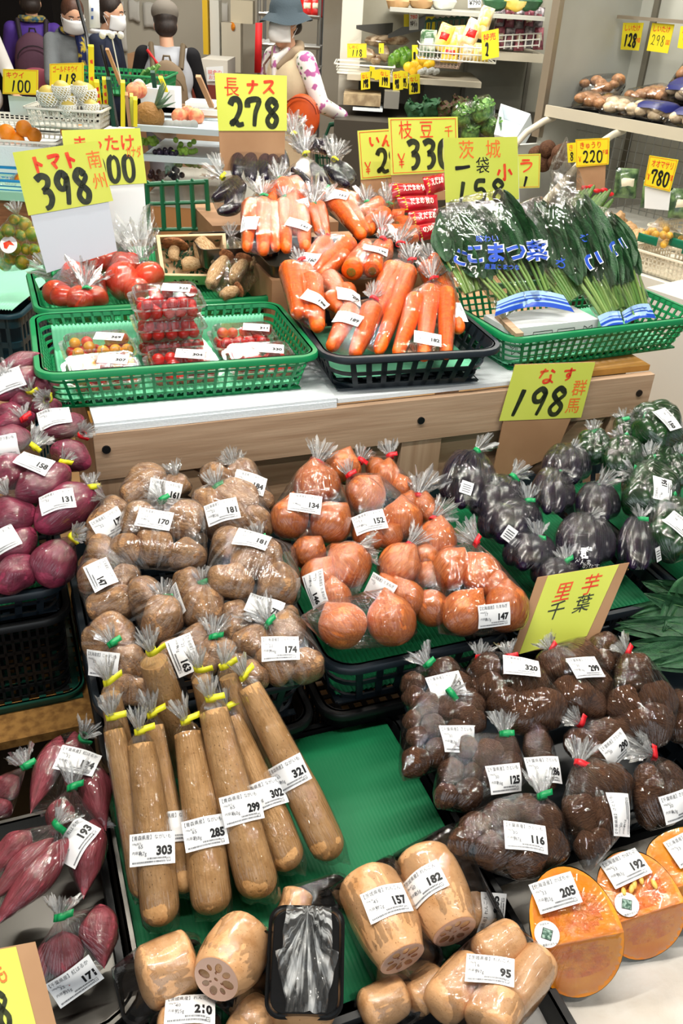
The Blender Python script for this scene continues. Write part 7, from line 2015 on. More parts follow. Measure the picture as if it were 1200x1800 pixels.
# greens and lettuces on the deck
for i,(px,py,r,m) in enumerate([(815,205,22,LETT),(845,196,24,LETT),(862,224,20,LETT),(825,232,20,LETT),(728,196,20,LEAFM),(755,190,20,LEAFM),(780,194,18,REDLEAF),(806,186,18,REDLEAF),(742,206,16,LEAFM)]):
    p=at_y(px,py,5.1 if i<4 else 5.35); rr=r*depth(p)/F
    t=thing('lettuce' if i<4 else 'leafy_vegetable',p-Z3*rr,['wrapped lettuce beside the edamame sign','wrapped lettuce standing highest before the white box','wrapped lettuce at the foot of the white box','wrapped lettuce lowest beside the edamame sign','dark leafy head at the end of the deck','dark leafy head next to the red ones','red lettuce between the green heads','red lettuce beside the highest wrapped lettuce','dark leafy head low in front'][i],'lettuce' if i<4 else 'leafy vegetable','lettuces on the cooler deck')
    ball('heart',m,p,rr*.8,parent=t,amp=.5)
    for k in range(9):
        a=k*2.4; d=Vector((math.cos(a),math.sin(a)*.8-.3,.35+.5*math.sin(k*1.9))).normalized()
        mm=_S.setdefault(('fl',m.name),MB().add(*leaf_geo(1,.9,.5,-.25,.25,4.4)).data('leaf',m))
        o=bpy.data.objects.new('outer_leaf',mm); put(o,t,frame(d,Vector((-d.y,d.x,.2)),p-d*rr*.1) @ Matrix.Diagonal((rr*1.25,rr*1.1,rr,1)))
    if i<4:film(t,[p+d*rr*1.1 for d in FIB[::3]],p+Vector((.3,-.2,.9))*rr*1.3,FILM_CRISP,.05,36,22,seed=i)
fb=thing('foam_box',at_y(890,235,5.0),'white styrofoam box tilted on its side behind the lettuces','box')
c8=[at_y(*c,Y) for c,Y in (((868,236),4.9),((905,245),4.75),((932,200),5.2),((880,182),5.3))]
n_=(c8[1]-c8[0]).cross(c8[3]-c8[0]).normalized(); n_=n_ if n_.z>0 else -n_
ins8=[c+((c8[0]+c8[1]+c8[2]+c8[3])/4-c)*.14 for c in c8]
q=MB(); q.hexa([c-n_*.09 for c in c8],[c-n_*.07 for c in c8]); q.build('bottom',FOAM_WHITE,fb,smooth=False)
for i in range(4):
    j=(i+1) % 4; q=MB(); q.hexa([c8[i]-n_*.07,c8[j]-n_*.07,ins8[j]-n_*.07,ins8[i]-n_*.07],[c8[i],c8[j],ins8[j],ins8[i]]); q.build('wall_side',FOAM_WHITE,fb,smooth=False)
for i,(x0,y0,x1,y1,m,lb_) in enumerate([(604,164,668,188,mat('pickle_pack',(150,130,100),.3,.5,rgb2=(196,176,140),nscale=20),'flat packs of brown pickles on the cooler deck'),(620,188,672,197,FOAM_WHITE,'long white foam tray on the cooler deck'),(676,160,700,192,mat('clear_bin',(130,128,120),.3,.5),'slanting grey plastic bin on the cooler deck')]):
    A,B=at_y(x0,y0,5.5),at_y(x1,y1,5.5)
    wbox('deck_tray',(A.x,5.5,B.z),(B.x,5.75,A.z),m,lb_,'tray')

# ---------------------------------------------------------------- mushroom shelves along the side
E1=Vector((.62,-.78,0)).normalized(); E2=Vector((.78,.62,0)).normalized()
PB=at_z(962,184,1.1)
BF=Matrix.Translation((PB.x,PB.y,0)) @ Matrix((E1,E2,Z3)).transposed().to_4x4()
def LB(a,b,z):return BF @ Vector((a,b,z))
def at_e2(px,py,b):
    d=ray(px,py); return EYE+d*(((LB(0,b,0)-EYE).dot(E2))/d.dot(E2))
cbn=thing('side_cooler',LB(.8,.3,0),'grey side cooler with a mushroom shelf and a lower vegetable deck','cooler')
def bbox(nm,lo,hi,m):return wbox(nm,lo,hi,m,parent=cbn,M=BF)
bbox('end_panel',(-.05,.02,0),(-.02,.62,2.6),GREYP)
bbox('end_panel',(-.05,-.5,0),(-.02,.02,.92),GREYP)
bbox('front_post',(-.06,-.012,.95),(-.015,.02,2.6),POSTM)
bbox('back_panel',(-.02,.60,.2),(2.4,.63,2.6),GREYP)
for a in (.06,.75,1.4):bbox('slotted_rail',(a,.585,.7),(a+.03,.60,2.5),mat('rail_grey',(120,116,104)))
bbox('shelf',(.0,0,1.055),(2.2,.55,1.08),SHELFM)
bbox('shelf_lip',(.0,-.012,1.05),(2.2,.0,1.10),SHELFM)
bbox('shelf_mat',(.0,.0,1.081),(2.2,.54,1.087),BLACK)
bbox('shelf_rail',(.0,.40,1.475),(2.2,.42,1.49),POSTM)
bbox('shelf',(.55,.42,1.478),(2.2,.60,1.486),GREYP)
bbox('deck',(.3,-.66,.60),(2.4,.60,.655),WHITEP)
bbox('deck_lip',(.3,-.675,.56),(2.4,-.66,.665),WHITEP)
bbox('plinth',(.3,-.55,0),(2.4,.6,.55),mat('dark_plinth',(40,38,36),.6,.3))
bbox('white_side_board',(1.36,-.9,0),(2.0,-.69,.70),WHITEP)
q=MB()
for a in (.0,.42):
    q=MB(); q.tube([LB(a+.02,.04,1.045),LB(a+.02,-.03,1.03),LB(a-.0,-.12,.98),LB(a-.03,-.30,.80),LB(a-.05,-.40,.70)],.016,10); q.build('tube_brace',SHELFM,cbn)
q=MB()
for i in range(26):q.tube([LB(.02+.045*i,.25,.66),LB(.02+.045*i,.25,1.05)],.0025,4)
for i in range(8):q.tube([LB(0,.25,.68+.05*i),LB(1.2,.25,.68+.05*i)],.0025,4)
tag(q.build('wire_mesh',WIREM,None,M=BF),'dark wire mesh panel under the mushroom shelf','mesh panel')
def tray_pack(label,a,b,z,m,n,hx,hy,r,group,rot=0,lab=None,top=None,tilt=0.0,seed=0):
    M=BF @ Matrix.Translation((a,b,z)) @ Matrix.Rotation(rot,4,'Z') @ Matrix.Rotation(tilt,4,'X')
    t=thing('mushroom_pack',M.translation,label,'mushroom pack',group)
    q=MB(); tray_geo(q,M,hx,hy,.02); q.build('foam_tray',TRAYM,t)
    rnd=random.Random(seed); pts=[M @ Vector((x*hx,y*hy,.015)) for x in (-1,1) for y in (-1,1)]
    for i in range(n):
        p=M @ Vector((rnd.uniform(-.8,.8)*hx,rnd.uniform(-.75,.75)*hy,.02+r*rnd.uniform(.5,1.4)))
        ball('mushroom',m,p,r*rnd.uniform(.8,1.15),parent=t,sc=(1,1,.75)); pts+=[p+d*r for d in FIB[::9]]
    fm,bv=film(t,pts,M @ Vector((0,0,-.01)),WRAPF,0,36,24,1.01,seed,.006)
    if lab:
        q=MB(); n_=10
        X,Y=M.to_3x3() @ Vector((1,0,0)),M.to_3x3() @ Vector((0,1,0)); c=M.translation+Z3*.05-Y*.01
        vs=[]
        for j in range(7):
            for i in range(n_+1):
                d=(X*lerp(-.8,.8,i/n_)*hx*1.2-Y*hy*lerp(.9,-.5,j/6)+Z3*.05); o_=M.translation+Z3*.01; h=bv.ray_cast(o_+d*4,-d)[0] or bv.find_nearest(o_+d)[0]
                vs.append(h+d.normalized()*.002)
        q.add(vs,[(j*(n_+1)+i,j*(n_+1)+i+1,(j+1)*(n_+1)+i+1,(j+1)*(n_+1)+i) for j in range(6) for i in range(n_)])
        q.build('pack_label',lab,t)
g_='mushroom packs on the side shelf'
for i,(a,b,z,m,n,rot,tilt,lab,lb_) in enumerate([
 (.10,.26,1.105,BROWNM,12,.4,.5,None,'mushroom pack leaning at the far end of the side shelf'),
 (.22,.10,1.09,BROWNM,22,.2,0,None,'mushroom pack with bright glints near the shelf end'),
 (.38,.28,1.10,BROWNM,20,.1,.2,None,'mushroom pack behind the glinting one'),
 (.52,.40,1.17,BROWNM,22,.1,.5,None,'mushroom pack stacked highest in the middle of the side shelf'),
 (.40,.08,1.09,PALEM,18,.1,0,None,'pale mushroom pack next to the navy labelled ones'),
 (.56,.10,1.09,PALEM,18,0,0,NAVY,'navy labelled mushroom pack in front, nearest the pale pack'),
 (.58,.28,1.14,PALEM,18,0,.3,NAVY,'navy labelled mushroom pack upper row nearest the shelf end'),
 (.76,.08,1.09,PALEM,18,0,0,NAVY,'navy labelled mushroom pack in front beside the green tipped pack'),
 (.78,.28,1.14,PALEM,18,0,.3,NAVY,'navy labelled mushroom pack upper row in the middle'),
 (.84,.44,1.20,BROWNM,18,0,.5,NAVY,'navy labelled mushroom pack at the back top'),
 (1.02,.36,1.17,PALEM,18,0,.3,None,'pale mushroom pack at the frame edge, upper row'),
 (.74,.47,1.50,BROWNM,18,0,.3,None,'mushroom pack on the upper shelf at the frame edge'),
 (.98,.47,1.50,BROWNM,18,0,.3,None,'second mushroom pack on the upper shelf')]):
    tray_pack(lb_,a,b,z+.04*(b>.2)+.045*(b>.3),m,n,.10,.085,.030,g_,rot,lab,None,tilt,i)
GT=mat('green_pack_foot',(16,110,80),.35,.5)
for i,(a,b,dz) in enumerate([(.98,.06,0),(1.14,.06,0)]):
    t=thing('enoki_pack',LB(a,b,1.12+dz),['long pale enoki pack with a green foot on the side shelf','second green footed enoki pack at the frame edge'][i],'enoki pack','enoki packs on the side shelf')
    A,B=LB(a-.06,b-.03,1.125),LB(a+.06,b+.26,1.15)
    q=MB(); q.tube([lerp(A,B,k/8) for k in range(9)],[.03,.042,.042,.042,.043,.044,.044,.04,.03],14); q.build('pouch',mat('enoki_pouch',(232,216,172),.3,.5,rgb2=(214,186,120),nscale=40,stretch=(1,1,1),coat=.5),t)
    q=MB(); q.tube([lerp(A,B,k/8) for k in (-.4,.3,1,1.8)],[.026,.036,.044,.044],14); q.build('green_foot',GT,t)
def b_sign(label,corners,b,items,**k):return sign('price_card',label,corners,Plane(LB(.8,b,1),-E2),items,card=YELLOW2,cat='price card',group='cards at the side cooler',thick=.002,**k)
b_sign('yellow card reading 128 for shiitake above the mushroom shelf',[(1095,40),(1131,40),(1122,89),(1090,87)],.45,[('t','しいたけ',.12,.72,.18,.75,REDM),('b','128',.14,.12,.2,.46,.1,.03,INK),('t','中国',.78,.3,.14,.2,REDM)])
b_sign('yellow card with thin digits 298 for shiitake above the mushroom shelf',[(1146,40),(1185,43),(1173,94),(1136,89)],.42,[('t','しいたけ',.12,.72,.18,.75,REDM),('b','298',.12,.22,.18,.36,.03,.04,INK),('t','国',.8,.3,.14,.16,REDM)])
b_sign('yellow card cut by the frame edge above the mushroom shelf',[(1196,46),(1232,48),(1228,92),(1190,84)],.40,[('t','えのき',.12,.72,.18,.75,REDM),('b','98',.2,.12,.2,.46,.1,.03,INK)])
b_sign('yellow card reading 220 for cucumbers standing on the lower deck',[(1011,245),(1071,242),(1069,289),(1012,294)],-.30,[('r',.03,.03,.97,.97,.014,REDM),('t','きゅうり',.14,.66,.20,.62,REDM),('b','220',.22,.12,.18,.42,.085,.03,INK),('b','¥',.08,.16,.1,.22,.03,0,REDM),('t','千葉',.80,.4,.14,.18,REDM)],backs=[([(1014,288),(1064,286),(1062,332),(1012,336)],CARD,'card_box',.01)])
b_sign('yellow card half hidden behind the 220 card',[(996,252),(1014,250),(1012,285),(998,286)],-.26,[('t','き',.2,.62,.26,.6,REDM),('b','8',.3,.1,.4,.4,.085,.0,INK)])
b_sign('yellow card reading 780 for big chestnuts on the lower deck',[(1141,273),(1192,281),(1177,337),(1131,326)],-.42,[('r',.03,.03,.97,.97,.014,REDM),('t','オオマサリ',.14,.68,.19,.75,REDM),('b','780',.22,.12,.2,.44,.09,.02,INK),('b','¥',.07,.2,.1,.22,.03,0,REDM),('t','千葉',.84,.34,.14,.14,REDM)],backs=[([(1133,328),(1178,336),(1174,370),(1132,366)],WHITE,'card_holder',.01)])
zdk=.657
def bbasket(label,a,b,hx,hy,h=.085):
    M=BF @ Matrix.Translation((a,b,zdk))
    return basket('plastic_basket',0,0,zdk,zdk+h,hx,hy,0,mat('cream_basket',(226,216,194),.45,.4),label,'basket',bands=[(0,.14),(.3,.36),(.5,.56),(.7,.76),(.88,1)],pitch=.018,barw=.006,inset=.012,rim=.008,M=M,r=.02,group='cream baskets on the lower deck',holes_floor=False)
bbasket('cream basket of green cucumbers on the lower deck',.62,-.33,.10,.13)
bbasket('cream basket of ginger on the lower deck',.92,-.47,.11,.15)
bbasket('cream basket of yellow packs at the frame edge of the deck',1.22,-.47,.16,.15)
bbasket('cream basket standing behind the 780 card',1.0,-.10,.15,.12)
CUC=mat('cucumber_skin',(52,96,44),.35,.5,rgb2=(120,150,70),nscale=6,stretch=(8,1,1),rnd=.2)
CUCM=rod('cucumber',CUC,lambda t:max(.05,math.sin(math.pi*t)**.35),7,12,14,.05,.1)
for i in range(9):
    A=LB(.55+.018*i,-.42,.70+.004*(i % 3)); B=LB(.555+.022*i,-.33,.83+.012*(i % 4))
    x=B-A; o=bpy.data.objects.new('cucumber',CUCM); put(o,None,frame(x,Vector((x.y,-x.x,0)),A) @ Matrix.Diagonal((x.length,.014,.014,1))); tag(o,'slender green cucumber standing in the tight bunch on the lower deck','cucumber','cucumbers on the lower deck')
for i in range(5):
    q=MB(); c=LB(.57+.035*i,-.33,.845+.01*(i % 2)); q.sphere(c,.012,8,5,(1.4,.6,.8)); tag(q.build('red_tape',TAPE_R,None,M=Matrix.Translation(c)),'red tape tie at the tips of the cucumber bunch','tape','red tapes on the cucumbers')
rnd=random.Random(12)
for i in range(16):
    p=LB(.92+rnd.uniform(-.085,.085),-.47+rnd.uniform(-.12,.12),.745+rnd.uniform(0,.03)); ball('ginger_root',GINGER,p,rnd.uniform(.02,.03),'knobbly pale ginger root in the cream basket on the deck','ginger','ginger roots in the basket',None,(1.3,1,.9),rnd.uniform(0,3),.4)
YP_=mat('yellow_bean_pack',(236,176,50),.3,.5,rgb2=(200,120,30),nscale=30,coat=.5)
for i,(a,b) in enumerate([(1.12,-.50),(1.22,-.44),(1.32,-.50),(1.18,-.36)]):
    t=thing('bean_pack',LB(a,b,.75),['bag of yellow chestnuts at the near end of its basket','bag of yellow chestnuts in the middle of its basket','bag of yellow chestnuts at the frame edge','bag of yellow chestnuts behind the others'][i],'bag of chestnuts','bags of chestnuts on the deck'); pts=[]
    for k in range(16):
        p=LB(a+rnd.uniform(-.05,.05),b+rnd.uniform(-.05,.05),.75+rnd.uniform(0,.05)); ball('chestnut',mat('yellow_chestnut',(238,184,66),.35,.5,rnd=.12),p,.014,parent=t); pts+=[p+d*.015 for d in FIB[::11]]
    film(t,pts,LB(a-.02,b-.02,.85),FILM_CRISP,.06,36,24,seed=i); q=MB(); v,f=pillow_geo(.045,.018,.004); q.add([LB(a-.01,b-.085,.775)+E1*w_.x*1.0+Z3*w_.y*.9-E2*w_.z for w_ in v],f); q.build('green_label',GT,t)
for i,(px,py,r) in enumerate([(945,272,15),(962,262,15),(985,270,16),(975,285,13),(955,288,14),(995,262,12)]):
    p=at_e2(px,py,-.12); ball('taro_corm',TARM,p,r*depth(p)/F,['brown root nearest the lettuces behind the komatsuna','brown root leaning on the tube brace','brown root under the 220 card','brown root low behind the komatsuna tops','brown root lowest by the red character sign','small brown root half behind the cards'][i],'root','brown roots on the deck end',None,(1.2,1,1))
for i in range(3):
    p=at_e2(1110+34*i,318+12*i,-.10); snack(['dark green wrapped bunch behind the cucumber basket','dark wrapped bunch behind the 780 card','dark wrapped bunch at the frame edge'][i],1100+48*i,322+18*i,40,50,p.y,mat('dark_green_pack',(44,70,48),.3,.5,rgb2=(110,140,90),nscale=30,coat=.6),WHB,'dark bunches on the deck',name='wrapped_bunch',cat='wrapped bunch')
c=at_e2(985,300,-.25)
pts=[c+d*.05 for d in FIB[::3]]+[c+Vector((0,0,.12))]
t=thing('empty_bag',c-Z3*.05,'crumpled clear bag before the brown roots','plastic bag'); film(t,pts,c+Z3*.14,FILM_CRISP,.3,36,24,seed=4,crush=.15)
# dark crate on the floor by the table end
M=Matrix.Translation((1.42,3.2,.012)) @ Matrix.Rotation(TA,4,'Z')
basket('stacking_crate',0,0,.012,.30,.22,.16,0,BLACK,'black slatted crate on the tan floor beyond the table end','crate',bands=[(0,.1),(.3,.36),(.55,.6),(.85,1)],inset=.01,M=M,pitch=.02,barw=.006)

# ================================================================ shoppers
def remesh(parts,voxel=.009,smooth=6,loc=Matrix.Identity(4)):
    mb=MB()
    for p in parts:
        if p[0]=='c':
            _,a,b,ra,rb=p
            a,b=Vector(a),Vector(b); n=9; pts=[]; rs=[]
            d=(b-a); L=d.length; d=d.normalized()
            for k in range(4):f=math.pi/2*k/4; pts.append(a-d*ra*math.cos(f)); rs.append(max(.0008,ra*math.sin(f)))
            for k in range(n):pts.append(a+d*L*k/(n-1)); rs.append(lerp(ra,rb,k/(n-1)))
            for k in range(1,5):f=math.pi/2*k/4; pts.append(b+d*rb*math.sin(f)); rs.append(max(.0008,rb*math.cos(f)))
            mb.tube(pts,rs,14)
        else:
            _,c,rx,ry,rz=p[:5]; M=p[5] if len(p)>5 else None
            mb.sphere(c,1,20,14,(rx,ry,rz),M)
    me=bpy.data.meshes.new('tmp'); me.from_pydata(mb.v,[],mb.f)
    bm=bmesh.new(); bm.from_mesh(me); bmesh.ops.remove_doubles(bm,verts=bm.verts,dist=1e-6); bmesh.ops.recalc_face_normals(bm,faces=bm.faces); bm.to_mesh(me); bm.free()
    o=bpy.data.objects.new('tmp',me); COL.objects.link(o)
    r=o.modifiers.new('r','REMESH'); r.mode='VOXEL'; r.voxel_size=voxel
    s=o.modifiers.new('s','SMOOTH'); s.factor=.5; s.iterations=smooth
    out=bpy.data.meshes.new_from_object(o.evaluated_get(bpy.context.evaluated_depsgraph_get()))
    bpy.data.objects.remove(o); bpy.data.meshes.remove(me)
    out.polygons.foreach_set('use_smooth',[True]*len(out.polygons))
    return out
SKIN=mat('skin',(222,172,142),.5,.4,sss=.1)
MASK=mat('white_face_mask',(238,240,242),.7,.2)
HAIRK=mat('dark_hair',(34,26,24),.5,.4,rgb2=(52,40,34),nscale=30,stretch=(8,8,1))
HAIRB=mat('brown_hair',(70,44,34),.5,.4,rgb2=(96,62,46),nscale=30,stretch=(8,8,1))
def hand(wr,d,up,s=1.0):
    """palm, five fingers: parts for remesh; d = direction of the fingers, up = back of the hand"""
    d=Vector(d).normalized(); up=Vector(up).normalized(); sd=d.cross(up).normalized(); up=sd.cross(d)
    P=[('e',wr+d*.045*s,.040*s,.016*s,.036*s,Matrix((d,up,sd)).transposed().to_4x4())]
    for k,(o,L) in enumerate(((-.027,.062),(-.009,.072),(.009,.068),(.026,.054))):
        a=wr+d*.075*s+sd*o*s; m=a+(d*.6-up*.35)*L*.55*s; e=m+(d*.35-up*.75)*L*.5*s
        P+=[('c',a,m,.0085*s,.008*s),('c',m,e,.008*s,.0065*s)]
    a=wr+d*.03*s-sd*.034*s; m=a+(d*.7-sd*.55-up*.2).normalized()*.035*s
    P+=[('c',a,m,.010*s,.009*s),('c',m,m+(d*.8-up*.5).normalized()*.028*s,.009*s,.007*s)]
    return P
def person(label,px,Y,s,face,top,trousers,hair,hairlong,pose,head_tilt=(0,0),mask=True,coat_long=.0,top2=None,hat=None,vest=None):
    """a standing shopper; px = where the neck stands in the frame, Y distance, s scale, face = heading in degrees (0 = to the camera); pose = ((elbow, wrist), (elbow, wrist)) in body axes: x right of the body seen from behind..., y forward"""
    base=at_y(px,120,Y); R=Matrix.Translation((base.x,Y,0)) @ Matrix.Rotation(math.radians(face),4,'Z') @ Matrix.Diagonal((s,s,s,1))
    t=thing('person',(base.x,Y,0),label,'person')
    B=lambda x,y,z:Vector((x,y,z))            # body axes: -y is forward
    hx,hy=head_tilt
    hc=B(hx*.06,-.03-hy*.06,1.555-abs(hy)*.02)
    Rh=Matrix.Rotation(math.radians(hx*30),4,'Z') @ Matrix.Rotation(math.radians(hy*25),4,'X')
    H=lambda x,y,z:hc+Rh @ Vector((x,y,z))
    sh=[B(-.175,0,1.36),B(.175,0,1.36)]
    el=[B(*pose[0][0]),B(*pose[1][0])]; wr=[B(*pose[0][1]),B(*pose[1][1]) if len(pose[1][1])==3 and pose[1][1][2]<3 else R.inverted() @ at_y(*pose[1][1])]
    P=[('e',H(0,0,.03),.076,.095,.105),('c',H(0,-.03,-.05),H(0,-.045,-.085),.052,.038),('e',H(0,-.098,-.012),.013,.016,.02),('e',H(-.078,.005,0),.010,.02,.03),('e',H(.078,.005,0),.010,.02,.03),('c',H(0,-.086,-.055),H(0,-.088,-.06),.018,.018),
         ('c',B(0,.01,1.36),H(0,.0,-.06),.055,.05),('e',B(0,0,1.22),.165,.105,.19),('e',B(0,0,1.02),.145,.10,.16),('e',B(0,.01,.90),.165,.115,.13)]
    for k in (0,1):
        P+=[('c',sh[k],el[k],.047,.038),('c',el[k],wr[k],.037,.026)]
        P+=hand(wr[k],(wr[k]-el[k]).normalized(),(0,0,1) if abs((wr[k]-el[k]).normalized().z)<.8 else (0,-1,0))
        x=-.085 if k==0 else .085
        P+=[('c',B(x,0,.86),B(x,-.015,.48),.082,.056),('c',B(x,-.015,.48),B(x,.02,.08),.054,.034),('c',B(x,.02,.045),B(x*1.15,-.13,.03),.036,.030)]
    me=remesh(P,.0085); me.materials.append(SKIN); o=bpy.data.objects.new('body',me); put(o,t,R)
    # garments
    def garment(nm,parts,m,voxel=.011,sm=5):
        g=remesh(parts,voxel,sm); g.materials.append(m); ob=bpy.data.objects.new(nm,g); put(ob,t,R); return ob
    G=[('e',B(0,0,1.23),.190,.128,.20),('e',B(0,0,1.03),.178,.128,.20),('e',B(0,0,.90-coat_long*.3),.20,.145,.16+coat_long*.4),('c',B(-.12,0,1.37),B(.12,0,1.37),.055,.055)]
    arms=[]
    for k in (0,1):arms+=[('c',sh[k],el[k],.066,.054),('c',el[k],lerp(el[k],wr[k],.88),.053,.042)]
    if top2:garment('jacket',G,top); garment('sleeves',arms+[('c',sh[0]*.9,sh[1]*.9,.05,.05)] if False else arms,top2)
    else:garment('jacket',G+arms,top)
    L=[]
    for x in (-.09,.09):L+=[('c',B(x,0,.88),B(x,-.01,.48),.105,.082),('c',B(x,-.01,.48),B(x,.02,.10),.080,.062)]
    garment('trousers',L,trousers)
    sh_=[]
    for x in (-.088,.088):sh_+=[('c',B(x,.03,.045),B(x*1.15,-.15,.04),.048,.042)]
    garment('shoes',sh_,BLACK)
    if hair:
        hp=[('e',H(0,.018,.055),.090,.098,.095),('e',H(0,.045,-.01),.085,.065,.07+hairlong)]
        garment('hair',hp,hair,.009,3)
    if mask:
        vs,fs=[],[]; n,m_=14,9
        for j in range(m_+1):
            for i in range(n+1):
                a=math.radians(-78+156*i/n); z=lerp(.008,-.088,j/m_); bul=1+.16*math.sin(math.pi*j/m_)*math.cos(a)
                vs.append(R @ H(math.sin(a)*.088,-math.cos(a)*.098*bul-.012,z+.018*(1-abs(i/n*2-1))*(1 if j==0 else 0)))
        q=MB(); q.add(vs,[(j*(n+1)+i,j*(n+1)+i+1,(j+1)*(n+1)+i+1,(j+1)*(n+1)+i) for j in range(m_) for i in range(n)])
        for sx in (-1,1):
            q.tube([R @ H(sx*.086,-.02,-.01),R @ H(sx*.090,.02,.01)],.002,4); q.tube([R @ H(sx*.086,-.02,-.065),R @ H(sx*.090,.02,-.01)],.002,4)
        mo=q.build('face_mask',MASK,t); s_=mo.modifiers.new('t','SOLIDIFY'); s_.thickness=.003
    for sx in (-1,1):
        q=MB(); q.sphere(R @ H(sx*.031,-.089,.022),.0105*s,10,8,(1,.7,.6)); e=q.build('eye',mat('eye_white',(236,232,226),.3,.5),t)
        q=MB(); q.sphere(R @ H(sx*.031,-.0965,.021),.0056*s,8,6,(1,.6,1)); q.build('iris',mat('dark_iris',(30,20,16),.2,.6),e)
        q=MB(); q.tube([R @ H(sx*.014,-.096,.043),R @ H(sx*.033,-.096,.048),R @ H(sx*.052,-.086,.042)],.0035*s,6); q.build('eyebrow',HAIRK,t)
    return t,R,H,garment
def backpack(label,R,m,m2,strapm,w=.16,h=.24,zc=1.12,badge=None):
    c=R @ Vector((0,.20,zc)); t=thing('backpack',R @ Vector((0,.20,zc-h)),label,'backpack')
    def shell(parts,nm,mm,par=None):g=remesh(parts,.010,6); g.materials.append(mm); o=bpy.data.objects.new(nm,g); put(o,par or t,R); return o
    shell([('e',(0,.20,zc),w,.085,h),('e',(0,.19,zc-h*.35),w*1.02,.09,h*.6),('e',(0,.19,zc+h*.45),w*.9,.075,h*.5)],'main_bag',m)
    shell([('e',(0,.265,zc-h*.38),w*.78,.05,h*.42)],'front_pocket',m2)
    for sx in (-1,1):
        q=MB(); q.tube([R @ Vector(p) for p in ((sx*.10,.15,zc+h*.75),(sx*.115,.05,1.435),(sx*.13,-.09,1.40),(sx*.14,-.135,1.25),(sx*.15,-.06,1.05),(sx*.13,.13,.98))],.020*.8,8); q.build('shoulder_strap',strapm,t)
    q=MB(); q.tube([R @ Vector(p) for p in ((-.03,.16,zc+h*.92),(-.02,.165,zc+h*1.08),(.02,.165,zc+h*1.08),(.03,.16,zc+h*.92))],.007,6); q.build('grab_handle',strapm,t)
    q=MB(); q.tube([R @ Vector((math.sin(a)*w*.8,.27+.02*math.cos(a),zc+h*.2+math.cos(a)*h*.42)) for a in [-1.5+.3*k for k in range(11)]],.004,5); q.build('zip',strapm,t)
    if badge:q=MB(); q.sphere(R @ Vector((0,.295,zc+.02)),.022,12,8,(1,.3,1)); q.build('badge',badge,t)
    return t
PURP=mat('purple_jacket',(84,56,150),.7,.3,rnd=0,bump=.1,bscale=30); MAROON=mat('maroon_backpack',(98,66,84),.7,.3,bump=.1,bscale=60); MAR2=mat('pink_pocket',(180,92,110),.7,.3)
DARKT=mat('dark_trousers',(38,40,48),.8,.2)
t,R,H,G=person('person in a purple jacket seen from behind with a backpack',66,7.0,.84,196,PURP,DARKT,HAIRK,0,(((-.24,-.06,1.08),(-.20,-.20,.95)),((.24,-.06,1.08),(.18,-.22,.95))),(0,.2),mask=False)
q=MB(); q.tube([R @ Vector((.09*math.cos(a),-.01+.085*math.sin(a),1.445)) for a in [k*.3307 for k in range(20)]],.026*.84,8); q.build('scarf',mat('patterned_scarf',(40,90,110),.7,.3,rgb2=(200,170,60),nscale=30),t)
backpack('maroon backpack with a pink pocket worn over the purple jacket',R,MAROON,MAR2,mat('dark_strap',(48,40,48),.7,.3),.17,.26,1.10)
GREYJ=mat('grey_wool_jacket',(128,134,138),.85,.2,bump=.3,bscale=160)
t,R,H,G=person('person in a grey hooded jacket with a white mask looking down',133,6.6,.82,28,GREYJ,DARKT,HAIRB,.05,(((-.23,-.12,1.08),(-.12,-.30,1.0)),((.24,-.10,1.07),(.12,-.30,.98))),(0,.9))
q=MB(); q.tube([R @ Vector((.085*math.cos(a),-.02+.08*math.sin(a),1.44)) for a in [k*.3307 for k in range(20)]],.030*.82,8); q.tube([R @ Vector(p) for p in ((.03,-.10,1.42),(.035,-.145,1.3),(.03,-.15,1.1))],.035*.82,8); q.build('scarf',mat('navy_yellow_scarf',(30,40,90),.7,.3,rgb2=(214,190,60),nscale=22,ramp=(.5,.6)),t)
G('hood',[('e',(0,.09,1.40),.13,.08,.07)],GREYJ)
NAVYT=mat('navy_top',(34,40,58),.8,.2)
t,R,H,G=person('person in a navy top and white mask standing sideways with one forearm out',188,6.3,.84,84,NAVYT,DARKT,HAIRK,.0,(((-.22,-.05,1.07),(-.12,-.30,1.02)),((.22,-.04,1.07),(.14,-.28,1.03))),(0,.5))
q=MB(); q.tube([R @ H(0,.09,-.02),R @ H(0,.12,-.04)],[.05,.03],10); q.build('hair_bun',HAIRK,t)
q=MB(); q.tube([R @ Vector((.09*math.cos(a),-.0+.09*math.sin(a),1.43)) for a in [k*.3307 for k in range(20)]],.014,8); q.build('collar',MASK,t)
GREYS=mat('grey_sweatshirt',(178,182,190),.85,.2); BLKS=mat('black_sleeves',(26,26,30),.85,.2)
t,R,H,G=person('person in a grey raglan top and cap seen from behind',296,5.9,.82,188,GREYS,mat('grey_trousers',(120,126,140),.8,.2),HAIRK,0,(((-.25,-.05,1.08),(-.24,-.2,.92)),((.26,-.04,1.08),(.24,-.2,.95))),(.2,.6),mask=False,top2=BLKS)
G('cap',[('e',H(0,.01,.095),.102,.112,.085),('e',H(0,-.12,.06),.06,.06,.012)],mat('grey_cap',(118,112,104),.8,.2))
q=MB(); q.tube([R @ Vector(p) for p in ((.14,.10,1.40),(.04,.15,1.28),(-.10,.14,1.08),(-.16,.05,.98))],.009,6); tag(q.build('bag_strap',mat('red_strap',(206,40,44),.6,.3),None,M=R),'red shoulder strap crossing the grey raglan top','strap')
backpack('olive backpack with a round badge worn over the grey top',R,mat('olive_backpack',(124,106,84),.75,.3,bump=.1,bscale=60),mat('olive_pocket',(112,94,72),.75,.3),mat('olive_strap',(104,90,70),.75,.3),.15,.25,1.10,mat('gold_badge',(222,190,80),.3,.5))
